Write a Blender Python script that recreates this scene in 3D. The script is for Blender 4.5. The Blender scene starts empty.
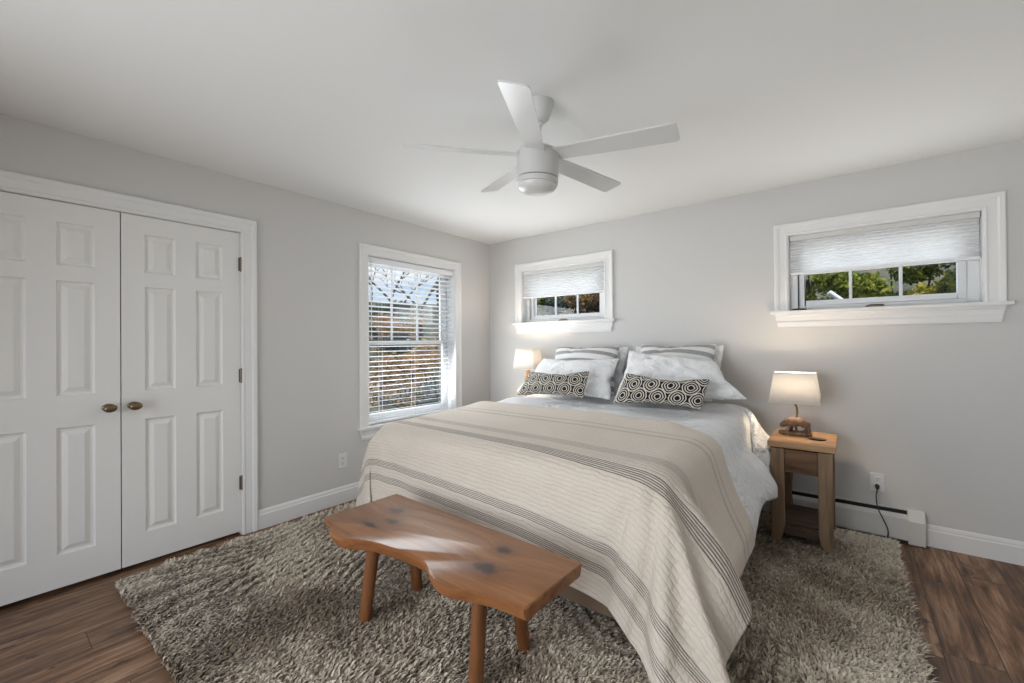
import bpy, bmesh, math, random
import numpy as np
from mathutils import Vector, Matrix, noise
PI = math.pi
S = bpy.context.scene
COL = S.collection

# ------------------------------------------------------------------ camera
cam_d = bpy.data.cameras.new('camera')
cam_d.sensor_width = 36.0
cam_d.lens = 427.46 / 1024 * 36.0
cam_d.clip_start = 0.05
cam_d.clip_end = 400
cam = bpy.data.objects.new('camera', cam_d)
COL.objects.link(cam)
_r = Vector((0.78608147, 0.61807983, -0.00729701))
_u = Vector((0.00821727, 0.0013547, 0.99996532))
_f = Vector((-0.61806828, 0.78611417, 0.00401402))
cam.matrix_world = Matrix(((_r.x, _u.x, -_f.x, 3.26193), (_r.y, _u.y, -_f.y, -3.73478),
                           (_r.z, _u.z, -_f.z, 1.29258), (0, 0, 0, 1)))
S.camera = cam

# ------------------------------------------------------------------ colour management
S.view_settings.view_transform = 'Standard'
S.view_settings.look = 'None'
S.view_settings.gamma = 1
S.view_settings.use_curve_mapping = False
S.view_settings.exposure = 0.23

# ------------------------------------------------------------------ sky
w = bpy.data.worlds.new('sky')
S.world = w
w.use_nodes = True
nt = w.node_tree
nt.nodes.clear()
def N(nt, t, **k):
    n = nt.nodes.new(t)
    for a, b in k.items():
        setattr(n, a, b)
    return n
tc = N(nt, 'ShaderNodeTexCoord')
sep = N(nt, 'ShaderNodeSeparateXYZ')
nt.links.new(tc.outputs['Generated'], sep.inputs[0])
gr = N(nt, 'ShaderNodeValToRGB')
gr.color_ramp.elements[0].position = 0.0
gr.color_ramp.elements[0].color = (0.62, 0.74, 0.86, 1)
gr.color_ramp.elements[1].position = 0.45
gr.color_ramp.elements[1].color = (0.16, 0.37, 0.74, 1)
nt.links.new(sep.outputs['Z'], gr.inputs[0])
mp = N(nt, 'ShaderNodeMapping')
mp.inputs['Scale'].default_value = (2.5, 2.5, 9)
nt.links.new(tc.outputs['Generated'], mp.inputs[0])
nz = N(nt, 'ShaderNodeTexNoise')
nz.inputs['Scale'].default_value = 1.6
nz.inputs['Detail'].default_value = 6
nt.links.new(mp.outputs[0], nz.inputs[0])
cr = N(nt, 'ShaderNodeValToRGB')
cr.color_ramp.elements[0].position = 0.46
cr.color_ramp.elements[1].position = 0.62
nt.links.new(nz.outputs[0], cr.inputs[0])
mx = N(nt, 'ShaderNodeMixRGB')
mx.inputs[2].default_value = (0.92, 0.95, 1.0, 1)
nt.links.new(cr.outputs[0], mx.inputs[0])
nt.links.new(gr.outputs[0], mx.inputs[1])
bg = N(nt, 'ShaderNodeBackground')
bg.inputs[1].default_value = 1.0
nt.links.new(mx.outputs[0], bg.inputs[0])
wo = N(nt, 'ShaderNodeOutputWorld')
nt.links.new(bg.outputs[0], wo.inputs[0])

# ------------------------------------------------------------------ sun and daylight
def light(name, kind, loc, energy, col=(1, 1, 1), size=None, size_y=None, aim=None, angle=None, spread=None):
    d = bpy.data.lights.new(name, kind)
    d.energy = energy
    d.color = col
    if kind == 'AREA':
        d.shape = 'RECTANGLE'
        d.size = size
        d.size_y = size_y or size
        if spread:
            d.spread = spread
    if kind == 'POINT':
        d.shadow_soft_size = size
    if kind == 'SUN':
        d.angle = angle or 0.01
    o = bpy.data.objects.new(name, d)
    COL.objects.link(o)
    o.location = loc
    if aim is not None:
        o.rotation_euler = Vector(aim).to_track_quat('-Z', 'Y').to_euler()
    return o
light('sun', 'SUN', (3, -10, 20), 4.5, (1, 0.95, 0.86), aim=(-0.22, 0.30, -0.93), angle=0.02)
# daylight of the window in the left wall and of the two high windows; the rear lamp is ambient fill added behind the camera
light('window_daylight', 'AREA', (-0.26, -1.08, 1.40), 13, (0.92, 0.965, 1.0), 1.0, 1.45, aim=(1, 0, -0.08))
light('window_daylight', 'AREA', (-0.008, -1.08, 1.25), 17, (0.92, 0.965, 1.0), 0.95, 1.1, aim=(1, 0, -0.2))
light('window_daylight', 'AREA', (0.96, 0.27, 1.80), 1.9, (0.95, 0.975, 1.0), 0.95, 0.5, aim=(0, -1, 0))
light('window_daylight', 'AREA', (3.41, 0.27, 1.80), 1.9, (0.95, 0.975, 1.0), 0.95, 0.5, aim=(0, -1, 0))
light('window_daylight', 'AREA', (0.96, -0.04, 1.66), 2.6, (0.95, 0.975, 1.0), 0.92, 0.24, aim=(0, -1, 0.12))
light('window_daylight', 'AREA', (3.41, -0.04, 1.66), 3.2, (0.95, 0.975, 1.0), 0.92, 0.24, aim=(0, -1, 0.12))
light('rear_fill', 'AREA', (1.75, -5.20, 1.05), 50, (0.92, 0.96, 1.0), 2.2, 1.8, aim=(0.40, 1, -0.06), spread=math.radians(145))

# ------------------------------------------------------------------ materials
def mat(name, col=(0.8, 0.8, 0.8), rough=0.5, metal=0, spec=0.5, **k):
    m = bpy.data.materials.new(name)
    m.use_nodes = True
    b = m.node_tree.nodes['Principled BSDF']
    b.inputs['Base Color'].default_value = (*col, 1)
    b.inputs['Roughness'].default_value = rough
    b.inputs['Metallic'].default_value = metal
    b.inputs['Specular IOR Level'].default_value = spec
    for a, v in k.items():
        b.inputs[a.replace('_', ' ')].default_value = v
    return m
class G:
    """a small helper around one material's node tree"""
    def __init__(s, m):
        s.m = m; s.nt = m.node_tree; s.b = s.nt.nodes['Principled BSDF']
    def n(s, t, **k):
        return N(s.nt, t, **k)
    def set(s, sock, v):
        if isinstance(v, bpy.types.NodeSocket):
            s.nt.links.new(v, sock)
        elif v is not None:
            sock.default_value = v
    def math(s, op, a, b=None, c=None, clamp=False):
        n = s.n('ShaderNodeMath', operation=op, use_clamp=clamp)
        s.set(n.inputs[0], a); s.set(n.inputs[1], b)
        if c is not None: s.set(n.inputs[2], c)
        return n.outputs[0]
    def coord(s, kind='Object'):
        return s.n('ShaderNodeTexCoord').outputs[kind]
    def map(s, v, scale=(1, 1, 1), loc=(0, 0, 0), rot=(0, 0, 0)):
        n = s.n('ShaderNodeMapping')
        n.inputs['Scale'].default_value = scale
        n.inputs['Location'].default_value = loc
        n.inputs['Rotation'].default_value = rot
        s.nt.links.new(v, n.inputs[0])
        return n.outputs[0]
    def noise(s, v, scale=5, detail=3, rough=0.5, dist=0, out='Fac'):
        n = s.n('ShaderNodeTexNoise')
        n.inputs['Scale'].default_value = scale
        n.inputs['Detail'].default_value = detail
        n.inputs['Roughness'].default_value = rough
        n.inputs['Distortion'].default_value = dist
        if v is not None: s.nt.links.new(v, n.inputs[0])
        return n.outputs[out]
    def ramp(s, f, stops):
        n = s.n('ShaderNodeValToRGB')
        e = n.color_ramp.elements
        while len(e) < len(stops): e.new(0.5)
        for el, (p, c) in zip(e, stops):
            el.position = p
            el.color = (*c, 1) if len(c) == 3 else c
        s.nt.links.new(f, n.inputs[0])
        return n.outputs[0]
    def mix(s, f, a, b, mode='MIX'):
        n = s.n('ShaderNodeMixRGB', blend_type=mode)
        s.set(n.inputs[0], f)
        s.set(n.inputs[1], (*a, 1) if isinstance(a, tuple) else a)
        s.set(n.inputs[2], (*b, 1) if isinstance(b, tuple) else b)
        return n.outputs[0]
    def sepx(s, v):
        n = s.n('ShaderNodeSeparateXYZ')
        s.nt.links.new(v, n.inputs[0])
        return n.outputs
    def bump(s, h, strength=0.3, dist=0.01, normal=None):
        n = s.n('ShaderNodeBump')
        n.inputs['Strength'].default_value = strength
        n.inputs['Distance'].default_value = dist
        s.nt.links.new(h, n.inputs['Height'])
        if normal is not None: s.nt.links.new(normal, n.inputs['Normal'])
        s.nt.links.new(n.outputs[0], s.b.inputs['Normal'])
        return n.outputs[0]
    def base(s, c):
        s.nt.links.new(c, s.b.inputs['Base Color'])

def m_paint(name, col, rough=0.6, bump=0.05, scale=120):
    m = mat(name, col, rough, spec=0.3)
    g = G(m)
    g.bump(g.noise(g.coord(), scale, 2), bump, 0.002)
    return m
M = {}
M['wall'] = m_paint('grey_wall_paint', (0.625, 0.615, 0.60), 0.85)
M['ceiling'] = m_paint('white_ceiling_paint', (0.80, 0.80, 0.79), 0.9)
M['trim'] = m_paint('white_trim_paint', (0.78, 0.775, 0.765), 0.35, 0.01)
M['door'] = m_paint('white_door_paint', (0.79, 0.78, 0.76), 0.4, 0.06, 60)
M['sash'] = m_paint('white_vinyl', (0.80, 0.81, 0.82), 0.35, 0.0)
M['heater'] = m_paint('cream_enamel', (0.66, 0.655, 0.63), 0.4, 0.0)
M['dark_slot'] = mat('dark_slot', (0.02, 0.02, 0.02), 0.8)
M['heater_inside'] = mat('aluminium_fins', (0.25, 0.25, 0.25), 0.5, 0.7)
M['bronze'] = mat('antique_bronze', (0.20, 0.145, 0.085), 0.38, 0.9)
M['steel'] = mat('brushed_steel', (0.22, 0.19, 0.15), 0.4, 0.9)
M['black'] = mat('black_plastic', (0.012, 0.011, 0.010), 0.4)
M['outlet'] = mat('white_plastic', (0.74, 0.74, 0.73), 0.35)
M['fan_white'] = mat('white_fan_enamel', (0.60, 0.60, 0.585), 0.4)
M['fan_blade'] = mat('white_gloss_blade', (0.66, 0.66, 0.65), 0.28)
M['fan_glass'] = mat('frosted_opal_glass', (0.66, 0.66, 0.64), 0.35)
M['slat'] = mat('white_slat', (0.82, 0.83, 0.84), 0.4)
M['cord'] = mat('white_cord', (0.75, 0.75, 0.75), 0.6)
M['black_metal'] = mat('black_metal', (0.015, 0.015, 0.016), 0.4, 0.5)

def m_glass():
    m = bpy.data.materials.new('window_glass')
    m.use_nodes = True
    nt = m.node_tree
    nt.nodes.clear()
    t = N(nt, 'ShaderNodeBsdfTransparent'); t.inputs[0].default_value = (0.97, 0.98, 0.98, 1)
    gl = N(nt, 'ShaderNodeBsdfGlossy'); gl.inputs['Roughness'].default_value = 0.02
    fr = N(nt, 'ShaderNodeFresnel'); fr.inputs[0].default_value = 1.35
    mx = N(nt, 'ShaderNodeMixShader')
    o = N(nt, 'ShaderNodeOutputMaterial')
    nt.links.new(fr.outputs[0], mx.inputs[0]); nt.links.new(t.outputs[0], mx.inputs[1])
    nt.links.new(gl.outputs[0], mx.inputs[2]); nt.links.new(mx.outputs[0], o.inputs[0])
    return m
M['glass'] = m_glass()

def m_translucent(name, col, tcol, fac, bumpscale=None):
    m = bpy.data.materials.new(name)
    m.use_nodes = True
    nt = m.node_tree
    nt.nodes.clear()
    d = N(nt, 'ShaderNodeBsdfDiffuse'); d.inputs[0].default_value = (*col, 1)
    t = N(nt, 'ShaderNodeBsdfTranslucent'); t.inputs[0].default_value = (*tcol, 1)
    mx = N(nt, 'ShaderNodeMixShader'); mx.inputs[0].default_value = fac
    o = N(nt, 'ShaderNodeOutputMaterial')
    nt.links.new(d.outputs[0], mx.inputs[1]); nt.links.new(t.outputs[0], mx.inputs[2])
    nt.links.new(mx.outputs[0], o.inputs[0])
    return m
M['lamp_shade'] = m_translucent('cream_linen_shade', (0.82, 0.80, 0.76), (0.92, 0.88, 0.82), 0.30)
M['shade_fabric'] = m_translucent('white_pleated_fabric', (0.86, 0.86, 0.86), (0.97, 0.97, 0.98), 0.62)

def m_floor():
    m = mat('rustic_walnut_planks', rough=0.42, spec=0.4)
    g = G(m)
    co = g.coord('Object')
    x, y, z = g.sepx(co)
    W_, L_ = 0.178, 1.22
    row = g.math('FLOOR', g.math('DIVIDE', x, W_))
    wn = g.n('ShaderNodeTexWhiteNoise', noise_dimensions='1D')
    g.set(wn.inputs['W'], row)
    yo = g.math('ADD', g.math('DIVIDE', y, L_), g.math('MULTIPLY', wn.outputs['Value'], 7.3))
    pl = g.math('FLOOR', yo)
    idv = g.math('ADD', g.math('MULTIPLY', row, 13.7), g.math('MULTIPLY', pl, 3.1))
    wn2 = g.n('ShaderNodeTexWhiteNoise', noise_dimensions='1D')
    g.set(wn2.inputs['W'], idv)
    rnd = wn2.outputs['Value']
    cmb = g.n('ShaderNodeCombineXYZ')
    g.set(cmb.inputs[0], x); g.set(cmb.inputs[1], y); g.set(cmb.inputs[2], g.math('MULTIPLY', idv, 1.37))
    v = cmb.outputs[0]
    grain = g.noise(g.map(v, (26, 1.6, 1)), 1.6, 7, 0.65, 0.7)
    broad = g.noise(g.map(v, (6, 1.2, 1)), 1.3, 4, 0.6, 1.2)
    knot = g.noise(g.map(v, (5, 2.2, 1), loc=(3, 9, 4)), 1.5, 5, 0.65, 1.5)
    c = g.ramp(g.math('ADD', g.math('MULTIPLY', grain, 0.55), g.math('MULTIPLY', broad, 0.55)),
               [(0.40, (0.040, 0.022, 0.013)), (0.50, (0.135, 0.070, 0.038)), (0.57, (0.230, 0.124, 0.068)), (0.66, (0.40, 0.25, 0.155))])
    c = g.mix(g.math('MULTIPLY', rnd, 0.50), c, (0.075, 0.045, 0.030))
    c = g.mix(g.ramp(knot, [(0.60, (0, 0, 0)), (0.70, (0.75, 0.75, 0.75))]), c, (0.022, 0.014, 0.010))
    c = g.mix(g.ramp(knot, [(0.30, (0.5, 0.5, 0.5)), (0.38, (0, 0, 0))]), c, (0.30, 0.16, 0.085))
    fx = g.math('FRACT', g.math('DIVIDE', x, W_)); fy = g.math('FRACT', yo)
    ex = g.math('MINIMUM', fx, g.math('SUBTRACT', 1.0, fx))
    ey = g.math('MINIMUM', fy, g.math('SUBTRACT', 1.0, fy))
    gap = g.math('MAXIMUM', g.math('LESS_THAN', ex, 0.008), g.math('LESS_THAN', ey, 0.0010))
    c = g.mix(gap, c, (0.010, 0.006, 0.004))
    g.base(c)
    h = g.math('SUBTRACT', g.math('MULTIPLY', grain, 0.4), g.math('MULTIPLY', gap, 1.0))
    g.bump(h, 0.35, 0.003)
    g.set(g.b.inputs['Roughness'], g.math('ADD', 0.34, g.math('MULTIPLY', broad, 0.25)))
    return m
M['floor'] = m_floor()

def m_wood(name, lo, mid, hi, scale=(3, 40, 40), rough=0.4, knots=(), cracks=False, bump=0.15, coat=0.0):
    m = mat(name, rough=rough, spec=0.4)
    g = G(m)
    co = g.coord('Object')
    warp = co
    k_mask = None
    if knots:
        acc = None
        for kx, ky, kr, ks in knots:
            n = g.n('ShaderNodeVectorMath', operation='LENGTH')
            mp_ = g.map(co, (1 / (kr * ks), 1 / kr, 0.0), loc=(-kx / (kr * ks), -ky / kr, 0))
            g.nt.links.new(mp_, n.inputs[0])
            d = g.math('ADD', n.outputs['Value'], g.math('MULTIPLY', g.math('SUBTRACT', g.noise(co, 22, 3), 0.5), 1.5))
            acc = d if acc is None else g.math('MINIMUM', acc, d)
        k_mask = acc
        bend = g.math('POWER', 2.718, g.math('MULTIPLY', acc, -0.55))
        cb = g.n('ShaderNodeCombineXYZ')
        g.set(cb.inputs[1], g.math('MULTIPLY', bend, 0.09))
        va = g.n('ShaderNodeVectorMath', operation='ADD')
        g.nt.links.new(co, va.inputs[0]); g.nt.links.new(cb.outputs[0], va.inputs[1])
        warp = va.outputs[0]
    gr_ = g.noise(g.map(warp, scale), 1.0, 6, 0.62, 0.6)
    br = g.noise(g.map(warp, tuple(s * 0.22 for s in scale)), 1.0, 3, 0.5, 1.5)
    f = g.math('ADD', g.math('MULTIPLY', gr_, 0.5), g.math('MULTIPLY', br, 0.5))
    c = g.ramp(f, [(0.32, lo), (0.5, mid), (0.68, hi)])
    if k_mask is not None:
        halo = g.ramp(g.math('MULTIPLY', k_mask, 0.25), [(0.14, (1, 1, 1)), (0.30, (0.75, 0.75, 0.75)), (0.62, (0, 0, 0))])
        c = g.mix(g.math('MULTIPLY', halo, 0.75), c, (0.16, 0.062, 0.028))
        core = g.ramp(g.math('MULTIPLY', k_mask, 0.25), [(0.13, (1, 1, 1)), (0.27, (0, 0, 0))])
        c = g.mix(core, c, (0.045, 0.017, 0.012))
    if cracks:
        cx_, cy_, _ = g.sepx(co)
        ln = g.math('ADD', cy_, g.math('MULTIPLY', g.math('SUBTRACT', g.noise(co, 9, 3), 0.5), 0.012))
        dd = g.math('ABSOLUTE', g.math('SUBTRACT', ln, g.math('ADD', 0.208, g.math('MULTIPLY', cx_, -0.012))))
        inx = g.math('MULTIPLY', g.math('GREATER_THAN', cx_, 0.44), g.math('LESS_THAN', cx_, 0.78))
        c = g.mix(g.math('MULTIPLY', inx, g.math('LESS_THAN', dd, 0.0016)), c, (0.05, 0.02, 0.01))
    g.base(c)
    g.bump(gr_, bump, 0.002)
    if coat:
        g.b.inputs['Coat Weight'].default_value = coat
        g.b.inputs['Coat Roughness'].default_value = 0.22
    return m
M['bench'] = m_wood('varnished_pine', (0.15, 0.056, 0.018), (0.27, 0.112, 0.040), (0.40, 0.195, 0.080), (2.2, 26, 26), 0.36,
                    knots=[(0.215, 0.225, 0.034, 1.5), (0.30, 0.13, 0.024, 1.6), (0.25, 0.045, 0.016, 4.0), (0.905, 0.235, 0.030, 1.3), (0.935, 0.085, 0.036, 1.5)], coat=0.35, cracks=True)
M['bench_edge'] = m_wood('varnished_live_edge', (0.12, 0.045, 0.016), (0.24, 0.092, 0.032), (0.36, 0.155, 0.058), (4, 30, 30), 0.42, bump=0.5)
M['bench_leg'] = m_wood('varnished_pine_leg', (0.09, 0.034, 0.012), (0.17, 0.066, 0.024), (0.25, 0.105, 0.042), (30, 30, 3), 0.38)
M['ns_top'] = m_wood('honey_wood', (0.22, 0.115, 0.050), (0.38, 0.215, 0.105), (0.52, 0.32, 0.17), (3, 30, 30), 0.4)
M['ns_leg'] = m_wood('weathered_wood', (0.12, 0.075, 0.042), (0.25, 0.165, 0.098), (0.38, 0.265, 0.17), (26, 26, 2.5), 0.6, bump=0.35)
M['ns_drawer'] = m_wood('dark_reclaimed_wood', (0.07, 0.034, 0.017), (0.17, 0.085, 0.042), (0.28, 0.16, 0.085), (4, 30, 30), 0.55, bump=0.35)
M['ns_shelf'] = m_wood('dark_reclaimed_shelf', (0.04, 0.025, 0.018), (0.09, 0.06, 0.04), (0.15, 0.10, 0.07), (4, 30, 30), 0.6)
M['bear'] = m_wood('carved_brown_resin', (0.06, 0.032, 0.018), (0.16, 0.088, 0.048), (0.30, 0.19, 0.11), (40, 40, 40), 0.45, bump=0.4)
M['log'] = m_wood('carved_bark', (0.05, 0.03, 0.015), (0.16, 0.10, 0.05), (0.40, 0.30, 0.18), (30, 60, 30), 0.6, bump=0.5)
M['golden'] = m_wood('golden_carved_wood', (0.30, 0.14, 0.04), (0.48, 0.24, 0.07), (0.62, 0.36, 0.13), (30, 30, 30), 0.4)

def m_cloth(name, col, sc=260, bump=0.15, wr=0.0, wscale=9, sheen=0.2, rough=0.9):
    m = mat(name, col, rough, spec=0.15)
    g = G(m)
    g.b.inputs['Sheen Weight'].default_value = sheen
    co = g.coord('Object')
    h = g.math('MULTIPLY', g.noise(co, sc, 2), 0.03)
    if wr:
        n1 = g.noise(g.map(co, (1, 1.6, 1)), wscale, 4, 0.55, 1.4)
        r = g.math('ABSOLUTE', g.math('SUBTRACT', n1, 0.5))
        h = g.math('ADD', h, g.math('MULTIPLY', r, wr))
    g.bump(h, bump, 0.06)
    return m
M['duvet'] = m_cloth('white_cotton_duvet', (0.80, 0.81, 0.825), 200, 0.65, 1.8, 5)
M['pillow_white'] = m_cloth('white_cotton_pillowcase', (0.82, 0.825, 0.835), 200, 0.6, 1.6, 7)
M['mattress'] = m_cloth('off_white_ticking', (0.6, 0.58, 0.54))
M['boxspring'] = m_cloth('dark_brown_fabric', (0.045, 0.035, 0.028))
M['bedrail'] = mat('tan_bed_rail', (0.16, 0.105, 0.065), 0.6)

def stripe(g, t, centre, half, n_lines, fill):
    """mask of a band of thin lines about t = centre (metres)"""
    d = g.math('ABSOLUTE', g.math('SUBTRACT', t, centre))
    inside = g.math('LESS_THAN', d, half)
    pitch = 2 * half / n_lines
    fr = g.math('FRACT', g.math('DIVIDE', g.math('ADD', g.math('SUBTRACT', t, centre), half), pitch))
    ln = g.math('LESS_THAN', g.math('ABSOLUTE', g.math('SUBTRACT', fr, 0.5)), fill / 2)
    return g.math('MULTIPLY', inside, ln)
def m_quilt():
    m = mat('cream_quilted_cotton', rough=0.92, spec=0.12)
    g = G(m)
    g.b.inputs['Sheen Weight'].default_value = 0.15
    uv = g.coord('UV')
    u, t, _ = g.sepx(uv)
    acc = None
    for c, half, nl, fill, a in QUILT_BANDS:
        k = g.math('MULTIPLY', stripe(g, t, c, half, nl, fill), a)
        acc = k if acc is None else g.math('MAXIMUM', acc, k)
    tone = g.noise(uv, 3.0, 3)
    basec = g.mix(tone, (0.60, 0.525, 0.445), (0.70, 0.63, 0.55))
    c = g.mix(acc, basec, (0.095, 0.085, 0.088))
    g.base(c)
    wob = g.math('MULTIPLY', g.noise(g.map(uv, (1, 1, 1)), 14, 2), 0.03)
    row = g.math('FRACT', g.math('MULTIPLY', g.math('ADD', t, wob), 40.0))
    rr = g.math('ABSOLUTE', g.math('SUBTRACT', row, 0.5))
    col_ = g.math('FRACT', g.math('MULTIPLY', g.math('ADD', u, g.math('MULTIPLY', g.noise(uv, 17, 2), 0.05)), 24.0))
    cc = g.math('ABSOLUTE', g.math('SUBTRACT', col_, 0.5))
    q1 = g.math('POWER', g.math('MULTIPLY', rr, 2.0), 3.0)
    q2 = g.math('MULTIPLY', g.math('POWER', g.math('MULTIPLY', cc, 2.0), 4.0), 0.5)
    h = g.math('SUBTRACT', g.math('MULTIPLY', g.noise(uv, 60, 2), 0.4), g.math('MAXIMUM', q1, q2))
    g.bump(h, 0.55, 0.006)
    return m
# distance from the foot hem, half width, number of lines, fill, strength
QUILT_BANDS = [(0.155, 0.025, 5, 0.40, 0.85), (0.260, 0.025, 5, 0.40, 0.85),
               (0.655, 0.034, 6, 0.42, 0.95), (0.820, 0.038, 7, 0.38, 0.62),
               (1.205, 0.013, 3, 0.50, 0.60), (1.272, 0.009, 2, 0.50, 0.55)]
M['quilt'] = m_quilt()

def m_cushion():
    m = mat('black_and_cream_woven_pattern', rough=0.9, spec=0.1)
    g = G(m)
    uv = g.coord('UV')                       # metres on the cushion's face
    wob = g.noise(uv, 30, 2)
    wc = g.n('ShaderNodeCombineXYZ')
    g.set(wc.inputs[0], g.math('MULTIPLY', g.math('SUBTRACT', wob, 0.5), 0.010))
    g.set(wc.inputs[1], g.math('MULTIPLY', g.math('SUBTRACT', g.noise(uv, 23, 2), 0.5), 0.012))
    va = g.n('ShaderNodeVectorMath', operation='ADD')
    g.nt.links.new(uv, va.inputs[0]); g.nt.links.new(wc.outputs[0], va.inputs[1])
    u, v, _ = g.sepx(va.outputs[0])
    def cell(ou, ov):
        a = g.math('SUBTRACT', g.math('FRACT', g.math('ADD', g.math('DIVIDE', u, 0.125), ou)), 0.5)
        b = g.math('SUBTRACT', g.math('FRACT', g.math('ADD', g.math('DIVIDE', v, 0.205), ov)), 0.5)
        a = g.math('MULTIPLY', g.math('ABSOLUTE', a), 0.125)
        b = g.math('MULTIPLY', g.math('ABSOLUTE', b), 0.165)
        p = g.math('ADD', g.math('POWER', a, 1.6), g.math('POWER', b, 1.6))
        return g.math('POWER', p, 1 / 1.6)
    d = g.math('MINIMUM', cell(0.0, 0.12), cell(0.5, 0.62))
    ring = g.math('LESS_THAN', g.math('FRACT', g.math('MULTIPLY', d, 60.0)), 0.42)
    dot = g.math('LESS_THAN', d, 0.014)
    ring = g.math('MULTIPLY', ring, g.math('SUBTRACT', 1.0, dot))
    c = g.mix(ring, (0.016, 0.016, 0.022), (0.62, 0.58, 0.50))
    g.base(c)
    g.bump(g.noise(uv, 300, 2), 0.2, 0.002)
    return m
M['cushion'] = m_cushion()
def m_striped():
    m = mat('grey_striped_sham', rough=0.92, spec=0.1)
    g = G(m)
    uv = g.coord('UV')
    u, v, _ = g.sepx(uv)
    acc = None
    for c, h in ((0.385, 0.016), (0.318, 0.016), (0.23, 0.03), (0.13, 0.02), (0.05, 0.02)):
        k = g.math('LESS_THAN', g.math('ABSOLUTE', g.math('SUBTRACT', v, c)), h)
        acc = k if acc is None else g.math('MAXIMUM', acc, k)
    fine = g.math('MULTIPLY', acc, g.math('ADD', 0.55, g.math('MULTIPLY', g.math('LESS_THAN', g.math('FRACT', g.math('MULTIPLY', v, 120)), 0.5), 0.45)))
    c = g.mix(fine, (0.74, 0.73, 0.71), (0.20, 0.205, 0.22))
    g.base(c)
    g.bump(g.noise(g.map(uv, (20, 90, 1)), 1.0, 2), 0.3, 0.004)
    return m
M['striped'] = m_striped()

# ------------------------------------------------------------------ mesh helpers
class MB:
    def __init__(s): s.v = []; s.f = []; s.mi = []
    def quad(s, *p, mi=0):
        n = len(s.v); s.v += [tuple(q) for q in p]; s.f.append(tuple(range(n, n + len(p)))); s.mi.append(mi)
    def box(s, x0, x1, y0, y1, z0, z1, mi=0):
        n = len(s.v)
        s.v += [(x, y, z) for z in (z0, z1) for y in (y0, y1) for x in (x0, x1)]
        for f in ((0, 2, 3, 1), (4, 5, 7, 6), (0, 1, 5, 4), (1, 3, 7, 5), (3, 2, 6, 7), (2, 0, 4, 6)):
            s.f.append(tuple(n + i for i in f)); s.mi.append(mi)
        return s
    def tube(s, pts, rad, seg=10, cap=True, mi=0):
        pts = [Vector(p) for p in pts]
        if not hasattr(rad, '__len__'): rad = [rad] * len(pts)
        rings = []
        prev = None
        for i, p in enumerate(pts):
            d = (pts[min(i + 1, len(pts) - 1)] - pts[max(i - 1, 0)]).normalized()
            if prev is None:
                a = d.orthogonal().normalized()
            else:
                a = (prev - d * prev.dot(d)).normalized()
            prev = a
            b = d.cross(a)
            n = len(s.v)
            for k in range(seg):
                t = 2 * PI * k / seg
                s.v.append(tuple(p + (a * math.cos(t) + b * math.sin(t)) * rad[i]))
            rings.append(n)
        for r0, r1 in zip(rings, rings[1:]):
            for k in range(seg):
                s.f.append((r0 + k, r0 + (k + 1) % seg, r1 + (k + 1) % seg, r1 + k)); s.mi.append(mi)
        if cap:
            s.f.append(tuple(rings[0] + k for k in reversed(range(seg)))); s.mi.append(mi)
            s.f.append(tuple(rings[-1] + k for k in range(seg))); s.mi.append(mi)
        return s
    def lathe(s, prof, seg=32, axis='z', o=(0, 0, 0), mi=0, sx=1, sy=1):
        n0 = len(s.v)
        for r, h in prof:
            for k in range(seg):
                t = 2 * PI * k / seg
                a, b = r * math.cos(t) * sx, r * math.sin(t) * sy
                p = {'z': (a, b, h), 'x': (h, a, b), 'y': (b, h, a)}[axis]
                s.v.append((p[0] + o[0], p[1] + o[1], p[2] + o[2]))
        for i in range(len(prof) - 1):
            for k in range(seg):
                a = n0 + i * seg + k; b = n0 + i * seg + (k + 1) % seg
                s.f.append((a, b, b + seg, a + seg)); s.mi.append(mi)
        s.f.append(tuple(n0 + k for k in reversed(range(seg)))); s.mi.append(mi)
        e = n0 + (len(prof) - 1) * seg
        s.f.append(tuple(e + k for k in range(seg))); s.mi.append(mi)
        return s
    def build(s, name, ms, parent=None, smooth=False, bevel=0, angle=35, merge=True, seg=2):
        me = bpy.data.meshes.new(name)
        me.from_pydata(s.v, [], s.f)
        if not isinstance(ms, (list, tuple)): ms = [ms]
        for m in ms: me.materials.append(m)
        if len(ms) > 1: me.polygons.foreach_set('material_index', s.mi)
        bm = bmesh.new(); bm.from_mesh(me)
        if merge: bmesh.ops.remove_doubles(bm, verts=bm.verts[:], dist=1e-5)
        bmesh.ops.recalc_face_normals(bm, faces=bm.faces[:])
        if bevel:
            ed = [e for e in bm.edges if len(e.link_faces) == 2 and e.calc_face_angle(0) > math.radians(angle)]
            bmesh.ops.bevel(bm, geom=ed, offset=bevel, segments=seg, profile=0.5, affect='EDGES', clamp_overlap=True)
        if smooth:
            for f in bm.faces: f.smooth = True
            for e in bm.edges:
                if len(e.link_faces) == 2 and e.calc_face_angle(0) > math.radians(angle): e.smooth = False
        bm.to_mesh(me); bm.free()
        return link(name, me, parent)
def link(name, me, parent=None):
    o = bpy.data.objects.new(name, me)
    COL.objects.link(o)
    if parent is not None: o.parent = parent
    return o
def tag(o, label=None, cat=None, group=None, kind=None):
    if label: o['label'] = label
    if cat: o['category'] = cat
    if group: o['group'] = group
    if kind: o['kind'] = kind
    return o
def thing(name, loc=(0, 0, 0), rz=0, **k):
    o = bpy.data.objects.new(name, None)
    COL.objects.link(o)
    o.location = loc
    o.rotation_euler = (0, 0, rz)
    o.empty_display_size = 0.1
    return tag(o, **k)
def copy_tree(o, parent=None):
    c = o.copy()
    COL.objects.link(c)
    c.parent = parent
    for ch in list(o.children): copy_tree(ch, c)
    return c
def unpack(d):
    return np.cumsum(np.array(d, np.int64), axis=1).T / 1000.0
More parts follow.
